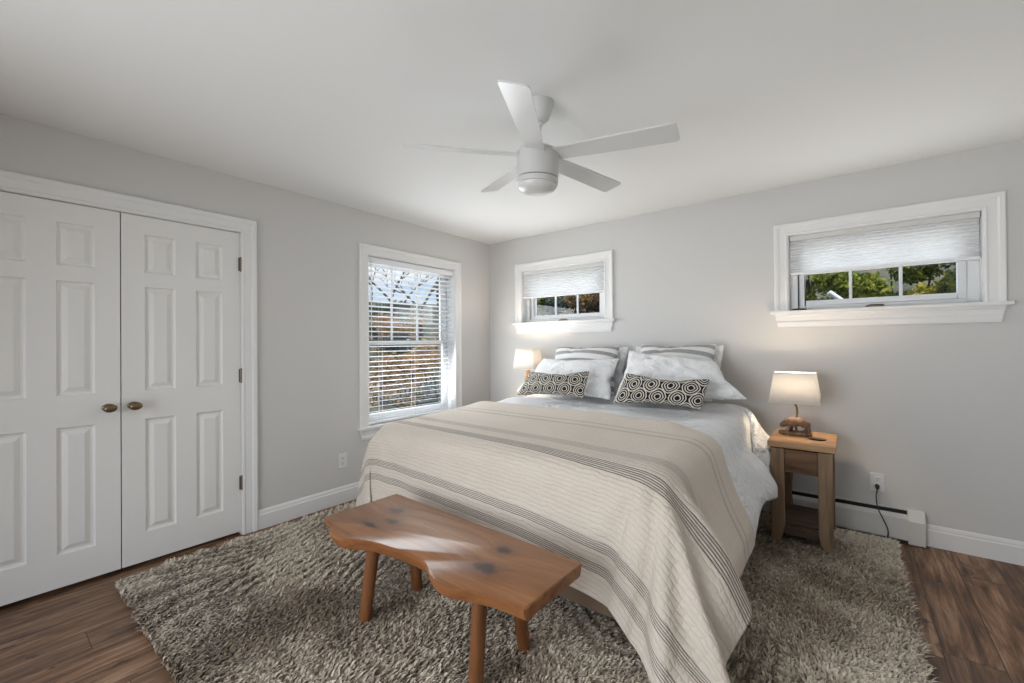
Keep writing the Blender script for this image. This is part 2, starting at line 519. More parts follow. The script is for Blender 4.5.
# ------------------------------------------------------------------ draped cloth shapes: x, y and z of each point in millimetres, as steps from the point before
DIM_DUVET = (58, 84)
DIM_QUILT = (48, 92)
DUVET = (
(594,4,11,15,18,21,22,23,25,27,12,-6,17,33,10,12,38,30,31,40,43,43,43,43,42,41,40,38,36,35,35,34,35,34,35,34,35,35,34,35,34,35,35,35,34,35,35,34,35,35,34,35,35,34,35,34,35,35,34,35,
34,34,35,34,20,-5,27,30,20,11,30,13,-8,3,22,18,14,12,14,17,17,18,16,16,-2245,-7,0,7,13,17,21,22,24,25,27,6,1,30,24,7,37,32,31,42,43,44,43,43,42,41,40,38,36,35,34,35,34,35,35,34,35,
35,34,35,35,34,35,35,34,35,35,34,35,35,34,35,35,34,35,35,34,35,34,34,35,34,34,35,25,-2,31,28,10,28,26,-2,-1,21,17,13,14,16,19,20,18,18,16,16,-2235,-10,-10,-7,2,9,17,20,22,24,26,29,
-1,14,33,9,36,32,35,43,43,43,43,43,42,41,40,39,36,34,35,35,34,35,34,35,35,35,34,35,35,34,35,35,34,35,35,34,35,35,34,35,35,34,35,35,35,34,34,35,34,34,34,34,29,4,33,24,16,32,11,-3,
20,15,15,16,19,20,20,19,17,17,18,11,-2226,-7,-7,-9,-11,-5,3,13,18,25,25,27,28,-4,30,17,35,32,40,42,43,43,44,42,43,41,40,38,36,35,34,35,35,34,35,35,34,35,35,35,35,34,35,34,35,35,35,
35,34,35,35,34,35,34,35,35,35,34,35,34,34,34,34,32,32,13,32,14,32,29,-2,17,16,16,19,19,19,19,20,19,17,16,12,11,-2214,-6,-6,-7,-9,-4,-10,-4,6,17,25,26,30,19,6,28,35,35,41,42,43,44,
43,43,42,41,40,38,36,35,35,34,35,35,35,34,35,35,35,35,35,34,35,35,34,35,35,35,35,34,35,34,35,35,34,35,35,35,34,34,35,34,33,31,30,28,17,32,31,14,14,16,18,17,18,18,20,21,23,20,15,11,
11,10,-2193,-7,-7,-8,-7,-6,-5,-7,-9,-2,11,26,27,30,11,27,33,39,41,42,43,43,44,42,43,41,40,38,37,34,35,35,35,35,34,35,35,35,35,35,35,34,35,35,35,34,35,35,35,34,35,35,35,34,35,35,34,
35,35,34,35,34,34,34,33,31,18,33,25,17,15,16,16,20,21,23,22,22,19,16,11,10,9,9,-2176,-3,-3,-4,-6,-7,-7,-7,-7,-7,-6,-1,26,26,28,20,37,40,41,42,44,43,44,43,42,42,40,39,36,35,35,35,
34,35,35,35,35,35,35,34,35,35,35,35,35,34,35,35,35,34,36,34,35,35,35,35,34,35,35,34,35,35,34,34,34,33,28,30,13,18,18,21,23,23,23,21,19,17,14,10,5,6,5,6,-2179,3,1,2,1,1,2,0,-2,-3,
-7,-6,-11,25,23,29,36,41,42,42,44,44,44,43,43,42,40,39,36,35,35,35,35,35,35,35,35,35,34,35,35,35,35,35,35,35,34,35,35,35,35,35,35,35,35,35,34,35,35,35,35,35,34,35,36,34,31,20,18,
22,24,22,21,19,16,11,9,9,9,9,9,10,9,6,-2183,4,4,3,4,2,0,3,3,2,1,0,1,-2,24,29,36,42,42,43,45,44,44,43,43,42,41,38,37,35,35,35,35,35,35,35,35,34,35,35,35,35,35,35,35,35,34,35,35,35,
35,35,35,35,35,35,35,35,35,35,35,35,35,36,36,35,32,23,20,21,18,15,13,10,4,9,8,9,9,9,11,8,10,10,-2173,3,3,2,4,3,4,3,3,3,3,3,5,12,18,28,38,41,43,43,44,44,44,44,43,42,40,39,37,35,34,
36,35,35,35,34,35,35,35,35,35,35,35,35,35,35,34,35,35,35,35,35,35,35,35,35,35,35,35,35,35,35,36,35,36,36,32,23,16,9,10,10,10,10,12,13,13,13,13,13,14,-6,3,4,-2159,4,4,4,4,5,4,3,4,4,
5,6,9,8,19,29,36,41,43,42,44,44,44,44,43,42,40,39,37,35,34,35,35,35,35,35,35,35,35,35,35,35,35,35,35,34,35,35,35,35,35,35,35,35,35,35,35,35,35,35,35,35,36,35,36,35,30,24,14,7,9,10,
12,13,13,13,13,13,13,15,13,-2,-2,2,-2146,5,6,6,4,4,4,4,4,3,3,2,1,9,19,29,36,41,42,42,44,44,44,44,43,42,40,39,36,35,35,35,35,35,35,35,35,35,35,35,35,34,35,35,35,35,35,35,35,35,35,
35,35,35,35,35,35,35,35,35,35,35,35,35,36,35,30,25,14,8,11,9,11,12,13,15,13,11,13,13,13,2,0,2,-2131,6,6,4,3,2,2,2,2,0,0,-1,2,9,19,29,36,40,42,42,44,44,44,44,43,42,40,39,36,35,35,
35,35,34,35,36,36,34,35,35,34,35,35,35,35,35,35,35,35,34,36,35,35,35,35,35,35,35,35,35,35,34,36,35,35,35,31,24,15,8,10,10,11,12,13,13,13,13,13,13,13,3,-1,-3,-2114,6,3,1,3,2,0,0,0,
0,0,0,1,9,19,30,36,40,41,43,43,44,44,44,44,41,40,39,36,35,35,35,35,34,36,35,35,35,35,34,35,35,35,35,35,35,35,34,35,35,35,36,35,35,35,35,35,35,35,35,34,35,35,35,35,35,31,24,16,9,9,
9,12,12,12,13,13,13,13,13,14,6,-4,-7,-2110,5,3,2,2,3,0,0,0,0,0,0,1,9,20,29,37,40,41,42,44,43,44,44,43,42,40,39,36,35,35,35,35,35,35,35,35,34,35,35,35,35,35,35,35,35,34,35,35,35,35,
36,35,35,35,35,35,35,34,35,35,35,35,35,35,34,32,24,15,10,10,10,11,12,11,13,13,13,13,13,14,6,-3,-6,-2105,0,2,1,1,1,1,0,0,0,0,1,2,10,19,30,36,40,42,42,43,44,44,43,43,42,40,39,36,35,
35,35,35,35,35,35,34,35,35,35,35,35,35,35,35,35,34,35,35,35,35,36,34,35,35,35,35,35,35,35,35,35,34,35,35,35,31,25,15,9,10,11,11,11,12,13,13,13,13,13,13,5,-2,-5,-2096,-1,-1,1,-2,-1,
-1,-1,-2,1,3,1,3,10,19,30,36,40,42,42,44,43,44,43,43,42,40,38,37,35,35,35,35,35,35,34,35,35,35,35,35,35,35,35,35,34,35,35,35,35,35,35,35,35,35,35,35,34,36,35,35,34,35,35,35,34,32,
24,16,9,9,11,12,11,12,12,13,13,13,14,13,5,-2,-3,-2098,-2,-2,-1,0,1,0,-1,1,1,1,0,2,9,20,30,37,39,42,42,44,43,44,43,43,42,40,38,37,35,35,35,35,34,35,35,35,35,35,35,35,35,35,34,35,35,
35,35,35,35,35,35,35,35,35,34,35,35,36,35,34,35,35,34,35,35,31,25,16,8,10,9,12,13,13,12,12,13,14,16,12,4,-3,-4,-2099,-5,-3,0,4,4,0,-1,1,0,0,0,2,9,20,30,37,40,41,43,43,43,44,43,43,
42,40,38,37,35,35,35,34,35,35,35,35,35,35,35,35,35,34,35,35,35,35,35,35,35,34,36,35,34,35,35,35,35,35,35,35,35,34,35,35,34,32,25,16,8,10,9,11,13,12,13,13,13,13,13,14,5,-2,-2,-2105,
-2,-2,2,3,4,-1,-1,0,0,1,0,2,10,20,29,37,40,42,42,43,44,43,43,43,42,40,38,37,35,35,35,35,34,35,35,35,35,35,35,35,34,35,35,35,35,35,34,35,36,35,35,34,35,35,35,35,35,35,35,34,35,35,
35,35,34,32,25,16,8,10,10,12,11,12,13,13,13,13,13,13,6,2,0,-2113,-1,1,1,2,2,1,-1,1,1,-1,0,2,10,20,29,37,40,41,43,43,44,43,43,43,42,40,38,37,35,35,35,35,34,35,35,35,35,35,35,34,35,
35,35,35,35,35,34,36,35,35,34,35,35,35,35,35,35,34,35,35,35,34,35,35,35,31,25,16,9,9,10,12,12,11,13,13,14,13,13,13,6,2,3,-2114,0,1,0,1,2,-1,0,0,0,0,1,2,10,20,30,36,40,42,42,43,44,
43,43,43,42,40,38,37,35,34,35,36,34,35,35,35,35,34,35,35,35,35,35,35,35,34,35,36,34,35,35,35,35,35,35,34,35,35,35,34,35,35,35,35,34,32,25,16,8,9,10,11,13,12,13,13,14,12,13,14,6,0,
4,-2107,-2,-1,0,0,0,-1,0,-1,1,0,1,3,10,20,30,36,40,42,42,43,44,43,44,42,41,41,38,37,35,34,35,35,35,35,35,35,35,34,35,35,35,34,36,35,35,34,35,35,35,35,35,35,34,35,35,35,35,34,35,35,
34,36,34,35,35,31,26,16,8,9,9,11,13,13,13,13,13,13,13,14,6,-3,3,-2104,-2,-2,1,1,-2,-1,1,4,-2,0,0,3,10,20,30,36,40,42,42,43,44,44,43,42,42,40,38,37,35,34,35,35,35,35,35,35,34,35,35,
35,35,35,34,36,34,35,35,35,35,35,34,35,35,35,35,35,34,35,35,34,35,35,35,35,35,31,25,17,8,9,10,11,12,13,13,13,13,13,13,13,7,0,-1,-2105,-1,0,0,0,-2,0,2,3,-1,-1,1,2,10,20,29,37,40,42,
42,44,43,43,44,42,42,40,38,37,35,34,35,35,35,35,34,35,35,35,35,35,35,35,35,34,35,35,35,35,34,35,35,35,34,36,34,35,35,35,34,35,35,35,35,35,35,31,25,17,9,9,10,11,12,12,13,13,13,13,
13,13,8,2,-3,-2108,2,1,-1,-2,0,1,0,2,0,0,1,1,10,20,29,37,41,41,42,44,43,43,43,43,42,40,39,36,35,34,35,35,35,35,34,35,35,35,35,35,35,35,35,34,35,35,35,34,35,35,34,35,35,36,34,35,35,
34,35,35,35,35,34,35,35,32,25,16,9,9,10,11,12,12,13,13,13,13,13,14,9,2,-4,-2108,1,2,-1,-1,0,1,0,0,0,1,1,1,10,20,30,36,41,41,43,43,43,43,44,43,41,40,39,36,35,35,34,35,35,35,34,35,
35,35,35,35,35,35,34,35,35,35,34,35,35,34,35,35,35,35,35,35,34,35,35,35,34,35,35,35,34,32,25,17,9,9,10,11,11,13,13,14,12,13,13,14,9,1,-3,-2107,0,1,0,-1,0,0,0,1,1,0,0,2,10,20,30,37,
40,41,43,43,43,44,44,42,41,40,39,36,35,35,34,35,35,35,34,35,35,35,35,35,35,34,35,35,34,35,35,35,35,34,35,35,35,35,35,34,35,35,35,35,34,35,35,34,35,32,25,17,8,10,10,12,11,12,13,13,
13,13,13,13,8,2,-1,-2108,0,1,-1,0,0,1,0,1,0,0,0,2,10,20,30,37,40,42,42,43,43,44,43,43,41,40,39,36,35,35,34,35,35,35,34,35,35,35,35,35,34,35,35,35,34,35,35,34,35,35,35,34,35,36,34,
35,35,34,35,35,35,35,34,35,34,32,26,17,8,9,11,11,12,12,13,13,13,13,13,13,7,2,1,-2109,0,1,-1,0,1,1,0,0,-1,0,1,2,10,20,30,37,40,42,42,43,43,44,43,43,41,40,39,36,35,35,34,35,35,35,34,
35,35,35,35,34,35,35,34,35,35,35,34,35,35,35,35,35,35,34,35,35,34,35,35,35,35,34,35,35,34,32,26,17,9,8,9,11,13,13,13,13,13,13,13,13,7,2,1,-2109,1,0,-1,2,0,0,0,-1,-1,1,1,2,11,20,29,
37,40,42,42,43,44,43,43,43,41,41,38,36,35,35,34,35,35,35,34,35,35,35,35,34,35,35,34,35,35,35,34,35,35,34,35,36,35,34,35,34,35,35,34,35,35,35,35,34,35,32,26,17,9,9,9,9,13,13,13,14,
13,13,13,13,7,2,0,-2107,0,-1,0,3,-1,-1,1,0,-1,1,1,1,11,20,30,36,41,41,42,44,43,43,43,43,41,41,38,36,35,35,35,35,34,35,34,35,35,35,34,35,35,35,34,35,35,35,34,35,35,34,35,35,35,35,
34,35,35,34,35,34,35,36,34,35,34,33,25,18,9,10,10,9,11,13,13,13,13,14,13,13,7,2,0,-2107,-1,-1,1,1,0,0,1,-1,0,1,0,2,11,20,30,37,40,41,43,43,43,44,43,42,41,41,38,37,34,35,35,34,35,
35,34,35,35,34,35,35,35,34,35,34,35,35,35,35,34,35,35,34,35,35,35,35,34,35,34,35,35,35,35,34,35,32,26,17,10,9,11,11,11,12,13,12,14,13,13,13,7,2,0,-2107,-1,-1,2,1,-1,0,0,-1,1,1,0,2,
11,21,29,37,40,41,43,43,43,44,43,42,42,40,38,37,34,35,35,34,35,35,34,35,35,34,35,35,34,35,35,34,35,35,35,35,34,35,34,35,35,35,35,35,34,35,34,35,35,35,34,35,35,32,26,17,9,7,11,13,
13,11,13,13,13,13,13,13,8,2,-1,-2107,-1,0,2,1,-2,0,0,0,0,1,0,3,10,21,30,36,40,42,42,43,43,44,43,42,42,40,38,37,34,35,35,34,35,35,34,35,35,34,35,34,35,35,35,35,34,35,35,34,35,35,34,
35,35,35,34,35,35,35,34,35,35,34,35,35,34,32,26,18,8,6,10,15,13,12,13,14,13,13,13,13,8,3,-2,-2108,-1,0,3,0,-2,0,0,0,0,1,0,2,11,21,30,36,41,41,42,43,44,43,43,42,42,40,38,37,34,35,
35,34,35,35,34,35,34,35,35,34,35,35,35,34,35,35,34,35,35,35,34,35,35,34,35,35,35,34,35,35,34,35,35,34,35,32,26,18,8,7,9,14,14,14,14,13,13,13,13,14,9,3,-3,-2111,-2,1,1,-1,0,1,0,-1,
1,0,1,2,11,21,30,37,40,41,42,43,44,43,43,43,41,40,38,37,34,35,35,34,35,34,35,35,34,35,35,34,35,35,35,34,35,35,34,36,34,35,34,35,34,35,35,35,35,34,35,35,34,35,34,35,34,32,27,18,7,7,
11,14,16,15,15,14,13,13,14,14,9,1,-1,-2118,-3,2,1,-2,0,1,1,-1,0,1,1,3,11,20,30,37,40,41,43,43,43,44,43,42,41,40,38,37,34,35,35,34,34,35,35,35,35,34,34,34,36,36,34,35,34,35,34,35,
35,34,35,35,34,35,35,35,34,35,34,35,35,34,35,35,34,32,27,18,7,6,12,16,18,18,16,15,14,14,13,15,9,2,-3,-2128,-3,5,0,-4,-3,4,1,-1,0,1,0,3,12,21,29,37,40,42,42,43,43,44,43,42,42,40,38,
36,34,35,35,34,35,34,35,35,35,34,34,35,35,36,34,34,35,35,34,35,35,34,35,35,34,35,35,34,35,35,34,35,35,34,35,35,34,32,26,19,8,9,9,19,20,22,19,16,15,13,13,15,9,2,-2,-2143,-2,4,0,-4,
-1,3,1,-2,-2,2,1,3,12,21,30,36,41,41,43,42,43,44,43,43,41,40,38,36,35,34,35,34,35,35,34,35,34,35,35,34,35,35,35,34,35,35,35,34,35,34,35,34,36,34,35,34,35,34,35,35,34,35,35,34,35,
32,26,18,10,8,10,21,24,25,22,17,16,13,14,14,9,0,-1,-2157,-1,1,0,-1,0,1,1,-1,-4,1,3,3,12,21,30,37,40,42,42,43,43,44,43,42,41,40,38,36,35,35,34,35,35,34,34,35,34,35,35,35,35,34,35,
34,34,36,35,34,34,35,34,35,35,35,35,34,35,34,35,34,35,35,35,34,34,33,26,18,12,6,10,23,31,24,23,18,17,13,13,15,8,-1,0,-2167,-1,0,1,0,-1,-1,1,1,-2,-1,3,4,10,22,30,37,41,41,42,43,44,
43,43,42,42,39,38,37,34,35,34,35,34,35,34,35,34,35,35,35,35,34,35,34,35,34,35,35,34,35,34,35,35,35,34,35,34,35,34,35,35,35,34,35,34,33,26,18,10,7,11,24,34,21,24,18,16,13,13,15,8,
-2,1,-2168,0,-1,0,1,-1,-3,1,3,-1,0,1,4,11,22,29,38,41,41,42,43,43,44,42,43,41,40,38,36,34,35,35,34,34,35,35,34,35,34,35,35,35,34,35,34,35,34,35,34,35,35,34,35,35,34,35,34,35,34,35,
35,34,35,35,35,34,33,26,17,9,6,13,22,32,20,23,17,16,13,12,15,8,-4,-1,-2155,0,0,-1,1,-1,-1,0,1,0,0,1,4,12,21,31,37,40,42,42,43,43,43,43,42,41,40,38,36,35,34,35,34,35,35,34,34,35,35,
34,35,34,35,35,34,35,34,35,34,35,34,35,34,35,35,34,35,34,35,34,35,35,34,35,35,35,30,29,17,9,4,13,20,27,18,21,16,15,13,13,14,7,-6,-5,-2133,0,0,0,0,-1,0,0,0,0,0,1,4,12,22,31,37,40,
41,43,43,43,43,43,42,41,40,38,36,35,34,35,34,34,35,34,35,34,35,34,34,35,35,34,35,35,34,35,34,35,34,34,35,35,34,35,34,35,34,35,35,34,35,34,35,34,32,29,18,8,2,13,14,19,11,14,12,12,
12,12,13,10,-7,2,-2102,0,1,0,-1,-2,0,2,0,-2,1,1,4,13,22,31,37,40,41,43,42,44,43,43,42,41,40,38,36,35,34,34,35,34,34,34,35,34,35,34,35,35,34,34,35,34,35,34,35,34,35,35,34,34,35,34,
35,34,35,34,35,34,35,34,35,35,32,29,18,8,1,9,14,19,5,11,10,10,10,12,17,5,12,22,-2120,-1,2,0,-1,-4,1,2,3,-3,-1,2,4,13,23,31,37,40,41,43,42,44,43,43,42,41,39,38,36,35,35,34,35,33,34,
34,35,34,35,34,35,35,34,34,34,35,34,34,35,35,34,35,35,34,34,35,34,34,35,34,35,34,35,35,34,35,32,30,17,9,0,7,15,17,3,8,7,7,12,17,12,25,15,10,-2118,-1,2,1,-1,-3,-1,1,3,-1,-1,1,5,12,
23,31,38,40,41,43,42,43,44,43,42,40,40,38,36,35,35,34,35,33,34,33,35,34,35,35,35,34,33,34,35,34,35,34,35,35,34,35,34,34,34,35,34,34,35,34,35,35,34,35,34,35,34,27,19,9,0,6,14,12,3,
4,5,12,16,18,31,7,9,12,-2113,1,1,0,1,-1,-3,-1,1,2,0,0,5,13,23,33,36,40,41,43,43,43,43,43,42,40,40,38,36,35,34,35,34,35,33,32,35,34,35,35,34,35,33,34,34,35,35,34,34,35,35,34,34,34,
34,34,35,35,34,35,34,35,34,35,34,35,34,24,23,9,1,7,12,6,1,3,12,18,20,27,-5,4,11,30,-2112,2,1,0,0,1,-1,-2,-1,1,1,1,4,14,24,32,37,40,40,43,43,43,43,43,42,40,40,38,36,34,35,34,35,34,
32,34,34,34,35,35,34,35,33,34,34,35,34,35,34,34,35,35,33,34,34,35,35,34,34,35,34,35,34,35,34,34,32,30,20,9,3,8,8,1,2,8,19,26,13,-1,-5,14,30,29,-2119,1,1,0,1,0,1,0,-3,-2,3,1,4,15,
24,33,38,39,42,40,43,44,43,42,42,41,40,38,35,34,34,35,34,35,34,33,32,35,34,35,34,34,34,34,34,35,34,34,35,34,35,34,34,33,34,35,34,35,34,35,34,35,34,34,34,34,34,29,20,11,3,6,2,3,7,
23,25,-13,12,-9,27,26,30,-8,-2098,1,0,0,2,-1,-2,3,0,-3,0,2,5,15,25,33,39,41,39,43,40,44,43,42,42,41,39,38,35,34,34,35,34,35,35,31,35,32,35,34,33,34,35,34,34,35,34,34,35,34,34,35,
33,33,35,34,35,34,34,35,34,35,33,34,35,34,34,27,22,11,2,2,4,11,26,14,-14,-5,7,29,22,31,18,0,-2110,3,-2,0,1,1,-1,0,1,0,-1,0,6,15,26,33,39,41,41,41,43,41,44,43,41,39,39,38,36,34,34,
35,33,34,35,34,32,33,34,34,34,33,35,34,34,34,35,34,35,33,34,33,34,34,35,34,34,34,35,34,35,34,34,35,34,35,31,35,17,8,1,4,18,21,5,-14,8,22,-5,30,22,33,5,0,-2109,1,-3,0,2,1,1,0,0,0,0,
-1,6,16,27,34,39,41,41,42,42,42,42,44,41,40,37,38,35,35,34,33,33,35,34,35,32,35,31,34,34,34,35,33,33,35,34,35,33,34,34,33,34,34,35,33,34,34,35,35,34,34,35,34,34,33,34,33,13,19,-3,
25,6,-8,6,23,17,7,5,24,8,11,11,14,-2107,-2,-4,1,2,-1,0,3,1,-1,1,0,6,17,27,34,39,41,42,42,43,42,41,42,42,40,39,35,35,35,34,32,34,35,34,33,35,33,31,35,34,34,35,31,34,35,34,33,34,34,
34,34,33,34,34,33,34,34,35,34,35,34,35,32,34,35,35,31,16,25,8,-7,5,21,20,11,5,9,22,25,19,2,0,-24,-2084,1,-1,-3,0,-2,-3,2,4,2,1,0,7,18,28,35,37,41,42,43,42,43,42,42,41,39,39,36,34,
34,34,33,34,34,33,34,34,33,33,34,34,34,33,32,34,34,34,34,33,34,34,33,34,33,34,33,34,34,34,34,34,35,33,35,34,36,30,33,26,1,5,21,22,13,10,9,12,19,25,22,0,-4,-16,-18,-2073,3,1,-2,0,0,
0,0,1,0,1,0,8,18,28,35,38,41,42,42,43,42,43,42,40,39,39,36,34,34,33,34,33,34,33,34,34,33,34,34,33,33,34,33,34,33,34,34,32,34,34,33,34,33,34,34,33,34,34,34,34,34,34,34,34,34,30,12,
23,28,25,16,13,13,13,15,17,23,24,-6,-14,-16,-16,-15,-2046,1,1,3,1,0,0,0,0,0,0,0,8,18,29,35,38,41,42,42,43,42,43,42,39,40,39,35,34,34,34,33,34,33,34,33,33,34,34,33,34,33,34,33,34,
33,34,33,33,34,34,33,34,34,33,33,34,34,34,34,34,34,34,35,35,35,28,28,26,21,17,15,15,16,17,19,21,26,-14,-20,-18,-16,-17,-15,),
(-1997,-20,-20,-18,-16,-13,-7,-2,-2,0,7,29,26,-6,-31,-22,-1,11,23,11,-1,-2,1,-1,-5,1,3,0,1,2,-2,0,0,0,1,-1,0,1,1,-1,0,0,0,-4,-2,2,3,0,0,0,1,0,0,0,0,-1,1,1,-4,-3,0,2,6,-3,-28,-18,
-10,0,9,24,4,-25,-21,-21,0,6,9,11,10,8,9,10,11,12,78,-15,-19,-20,-19,-17,-13,-12,-4,-1,0,16,31,13,-24,-32,-3,16,22,6,0,-4,1,-1,-3,2,2,0,-1,1,0,0,0,0,1,-1,0,1,0,-1,1,0,-1,-1,0,2,0,
-1,0,1,1,0,-1,1,-2,-3,3,2,-2,-5,-2,0,6,4,-24,-23,-8,3,17,15,-15,-23,-22,1,7,10,10,8,8,7,9,9,12,13,61,-3,-7,-14,-20,-19,-17,-14,-11,-9,-4,0,27,27,-9,-31,-12,21,19,1,-1,-2,1,-1,-1,1,
1,-1,0,1,-1,0,0,0,1,0,0,0,0,-1,0,1,0,0,-1,0,0,0,1,0,1,0,0,1,-1,-5,1,4,1,-2,-7,-4,5,8,-17,-28,-5,8,22,-2,-26,-22,3,8,8,9,7,7,5,9,11,10,9,12,27,2,3,0,-4,-14,-19,-19,-15,-9,-8,-4,-1,
30,14,-29,-13,21,10,0,-1,-2,1,0,-1,1,0,0,0,0,0,-1,0,1,0,0,0,0,1,0,-1,0,1,1,-2,-1,-1,1,1,0,0,0,1,1,0,-2,-1,1,2,0,-3,-8,-1,12,-12,-31,1,22,0,-14,-24,5,7,8,8,7,8,7,6,8,12,11,7,9,-15,
3,5,3,0,10,-2,-14,-18,-16,-9,-6,6,-12,30,-17,-13,17,0,2,-1,0,0,0,0,0,1,-1,0,1,0,-1,0,0,0,0,0,1,-1,0,0,0,0,0,0,0,0,0,0,1,0,0,-1,1,0,0,-1,0,0,1,-1,0,-10,12,-15,-19,21,-5,-2,-26,9,9,
8,9,8,9,7,6,3,6,9,9,9,10,-46,0,1,3,3,7,10,5,-3,-13,-18,-6,-5,7,-16,15,-14,4,4,0,0,0,0,1,-1,0,1,0,-1,0,1,-1,0,0,0,1,0,-1,0,-1,1,0,0,0,0,0,0,0,0,0,0,0,0,0,0,0,0,0,0,-1,0,1,-1,-7,8,
-15,18,-4,-23,5,10,9,9,8,6,4,3,5,7,8,9,10,11,12,-48,-5,-4,-3,-3,-1,1,3,5,11,-6,-13,-7,-5,3,-13,1,4,1,0,0,1,0,0,0,0,0,0,0,0,0,0,0,1,0,0,0,-1,1,0,-1,1,0,0,0,0,0,0,0,0,0,0,0,0,0,0,0,
0,0,0,0,0,-1,-2,-3,1,8,-11,6,5,8,6,4,4,5,5,8,9,9,10,8,8,7,7,-41,-2,-2,-3,-2,-3,-3,-3,-3,-3,-2,-1,4,-6,-6,-4,-2,2,1,0,1,1,0,0,0,0,0,0,1,0,0,0,0,0,0,0,0,0,0,0,0,0,0,0,0,0,0,0,0,0,0,
0,1,0,0,0,0,0,0,0,0,-1,-1,-1,-2,0,3,4,5,3,4,5,6,7,7,6,5,2,0,-6,0,8,7,6,-5,-1,0,-1,-2,-2,-3,-3,-1,-2,-3,-2,-3,-2,-4,-4,-2,1,1,0,1,0,1,0,1,0,0,0,0,0,0,0,0,0,0,0,0,0,0,0,0,0,0,0,0,1,
0,0,0,0,0,0,0,0,0,0,0,0,0,0,0,0,-1,-1,-1,0,2,3,3,5,7,5,5,1,-7,-3,-2,-1,0,0,0,4,5,5,31,-2,-1,-2,-2,-1,-1,-2,-1,-2,-1,-2,-1,-1,-4,-3,-2,0,1,1,1,0,0,0,0,1,0,0,0,0,0,0,0,0,0,0,0,0,0,0,
0,0,0,0,0,0,1,0,0,0,0,0,0,0,0,0,0,0,0,0,0,0,-1,0,-1,0,1,3,3,2,1,1,1,0,1,1,0,1,1,1,1,1,1,1,39,-1,-1,-2,-1,-1,-2,-1,-1,-2,-1,-2,-2,-1,-2,-2,-2,0,0,1,0,0,0,1,0,0,0,0,0,0,0,0,0,0,1,0,
-1,0,1,0,0,0,-1,0,0,1,0,0,0,0,0,1,-1,0,1,-1,1,0,0,-1,0,0,0,0,-1,1,1,2,2,2,1,1,1,0,1,1,1,0,1,1,1,1,1,1,38,-2,-1,-2,-2,-1,-1,-1,-2,-1,-1,0,-1,-2,-2,-2,-1,0,0,0,0,0,1,0,0,0,0,0,0,0,0,
1,0,0,0,0,0,0,0,0,0,0,0,0,0,0,0,0,0,1,0,0,0,0,0,0,0,0,0,0,-1,0,0,0,0,1,1,1,2,2,1,1,1,0,1,1,1,0,1,1,1,1,1,1,32,-1,-2,-1,0,-1,0,-1,-1,0,-1,0,-1,-2,-1,-2,-1,-1,0,0,1,0,0,0,1,-1,1,0,0,
0,0,0,0,0,0,0,0,0,0,0,0,0,0,0,0,0,0,0,1,0,0,0,0,0,0,0,0,0,0,0,0,0,0,0,0,0,1,2,1,2,1,1,1,1,0,1,1,1,1,0,1,1,1,1,31,-2,-1,0,-1,0,0,-1,0,-1,-1,0,-2,-1,-1,-1,-1,-1,0,0,0,0,0,1,0,0,0,0,
0,0,0,0,0,0,0,0,0,0,0,0,0,0,1,0,0,0,0,0,0,0,0,0,0,0,0,0,0,0,0,0,0,0,0,0,0,1,1,1,2,1,1,1,1,1,1,0,1,1,1,1,1,1,0,1,31,-1,-1,-1,0,-1,0,-1,0,-1,-1,0,-1,-2,-1,-1,-1,0,0,-1,0,0,0,1,0,0,0,
0,0,0,0,0,0,0,1,0,0,0,0,0,0,0,0,0,0,0,0,0,0,0,0,0,0,0,0,0,0,0,0,0,0,0,1,0,0,1,1,1,1,1,1,1,1,1,1,0,1,1,2,0,1,1,1,1,29,0,-1,-1,0,-1,0,-1,0,-1,0,-1,-1,-1,-1,-1,-1,-1,0,0,0,0,0,0,0,0,
0,0,0,1,0,0,-1,1,0,0,0,0,0,0,0,0,0,0,0,0,0,0,0,0,0,0,1,0,0,-1,1,0,0,0,0,0,0,0,1,0,1,1,1,1,1,1,1,1,1,1,1,1,1,0,1,1,1,1,28,0,0,-1,0,-1,0,-1,-1,0,0,-1,-1,-1,-1,-1,-1,0,0,0,-1,1,0,-1,
0,1,0,0,0,0,0,0,0,0,0,0,0,0,0,0,0,0,1,0,0,0,0,0,-1,0,1,0,0,0,0,0,0,0,0,0,0,0,1,0,0,1,1,0,1,1,1,1,1,1,1,1,1,1,1,1,0,1,1,1,28,0,0,0,-1,0,-1,-1,-1,0,0,-1,-1,-1,-1,-1,0,0,-1,0,0,0,0,0,
0,0,0,0,0,0,0,0,0,0,0,0,0,0,0,0,0,1,0,0,0,0,0,0,0,0,0,0,0,0,0,0,0,0,0,0,0,1,0,0,1,0,1,1,0,1,2,1,1,1,0,1,1,1,1,1,0,1,1,1,28,0,0,0,-1,0,-1,-1,0,-1,0,-1,-1,0,-1,-1,-1,0,0,0,-1,0,0,0,
0,0,0,0,0,0,0,0,0,0,0,0,0,0,0,1,0,0,0,0,0,0,0,0,0,0,0,0,0,0,0,0,0,0,0,0,1,0,1,0,0,1,0,1,1,1,1,1,1,1,1,0,1,1,1,1,1,0,1,1,29,-1,0,0,-1,0,-1,0,-1,-1,0,-1,0,-1,-1,-1,0,-1,0,0,0,0,-1,0,
0,0,0,0,0,0,0,0,0,0,0,1,0,0,0,0,0,0,0,0,0,0,0,0,0,0,0,0,0,1,-1,0,0,0,1,0,0,1,0,0,1,0,1,0,1,1,1,1,1,1,1,1,1,1,1,0,1,1,0,1,29,0,-1,0,0,-1,-1,0,-1,0,-1,0,-1,-1,-1,0,-1,0,-1,0,0,0,0,0,
0,0,0,0,0,-1,0,1,0,0,0,0,0,0,0,0,0,0,0,0,0,1,-1,0,1,0,-1,0,1,0,0,-1,0,1,0,0,1,0,0,0,1,1,0,1,1,1,0,1,1,1,1,1,1,1,1,1,0,1,0,1,29,0,0,-1,0,-1,0,-1,-1,0,-1,0,-1,-1,0,-1,0,-1,0,-1,0,0,
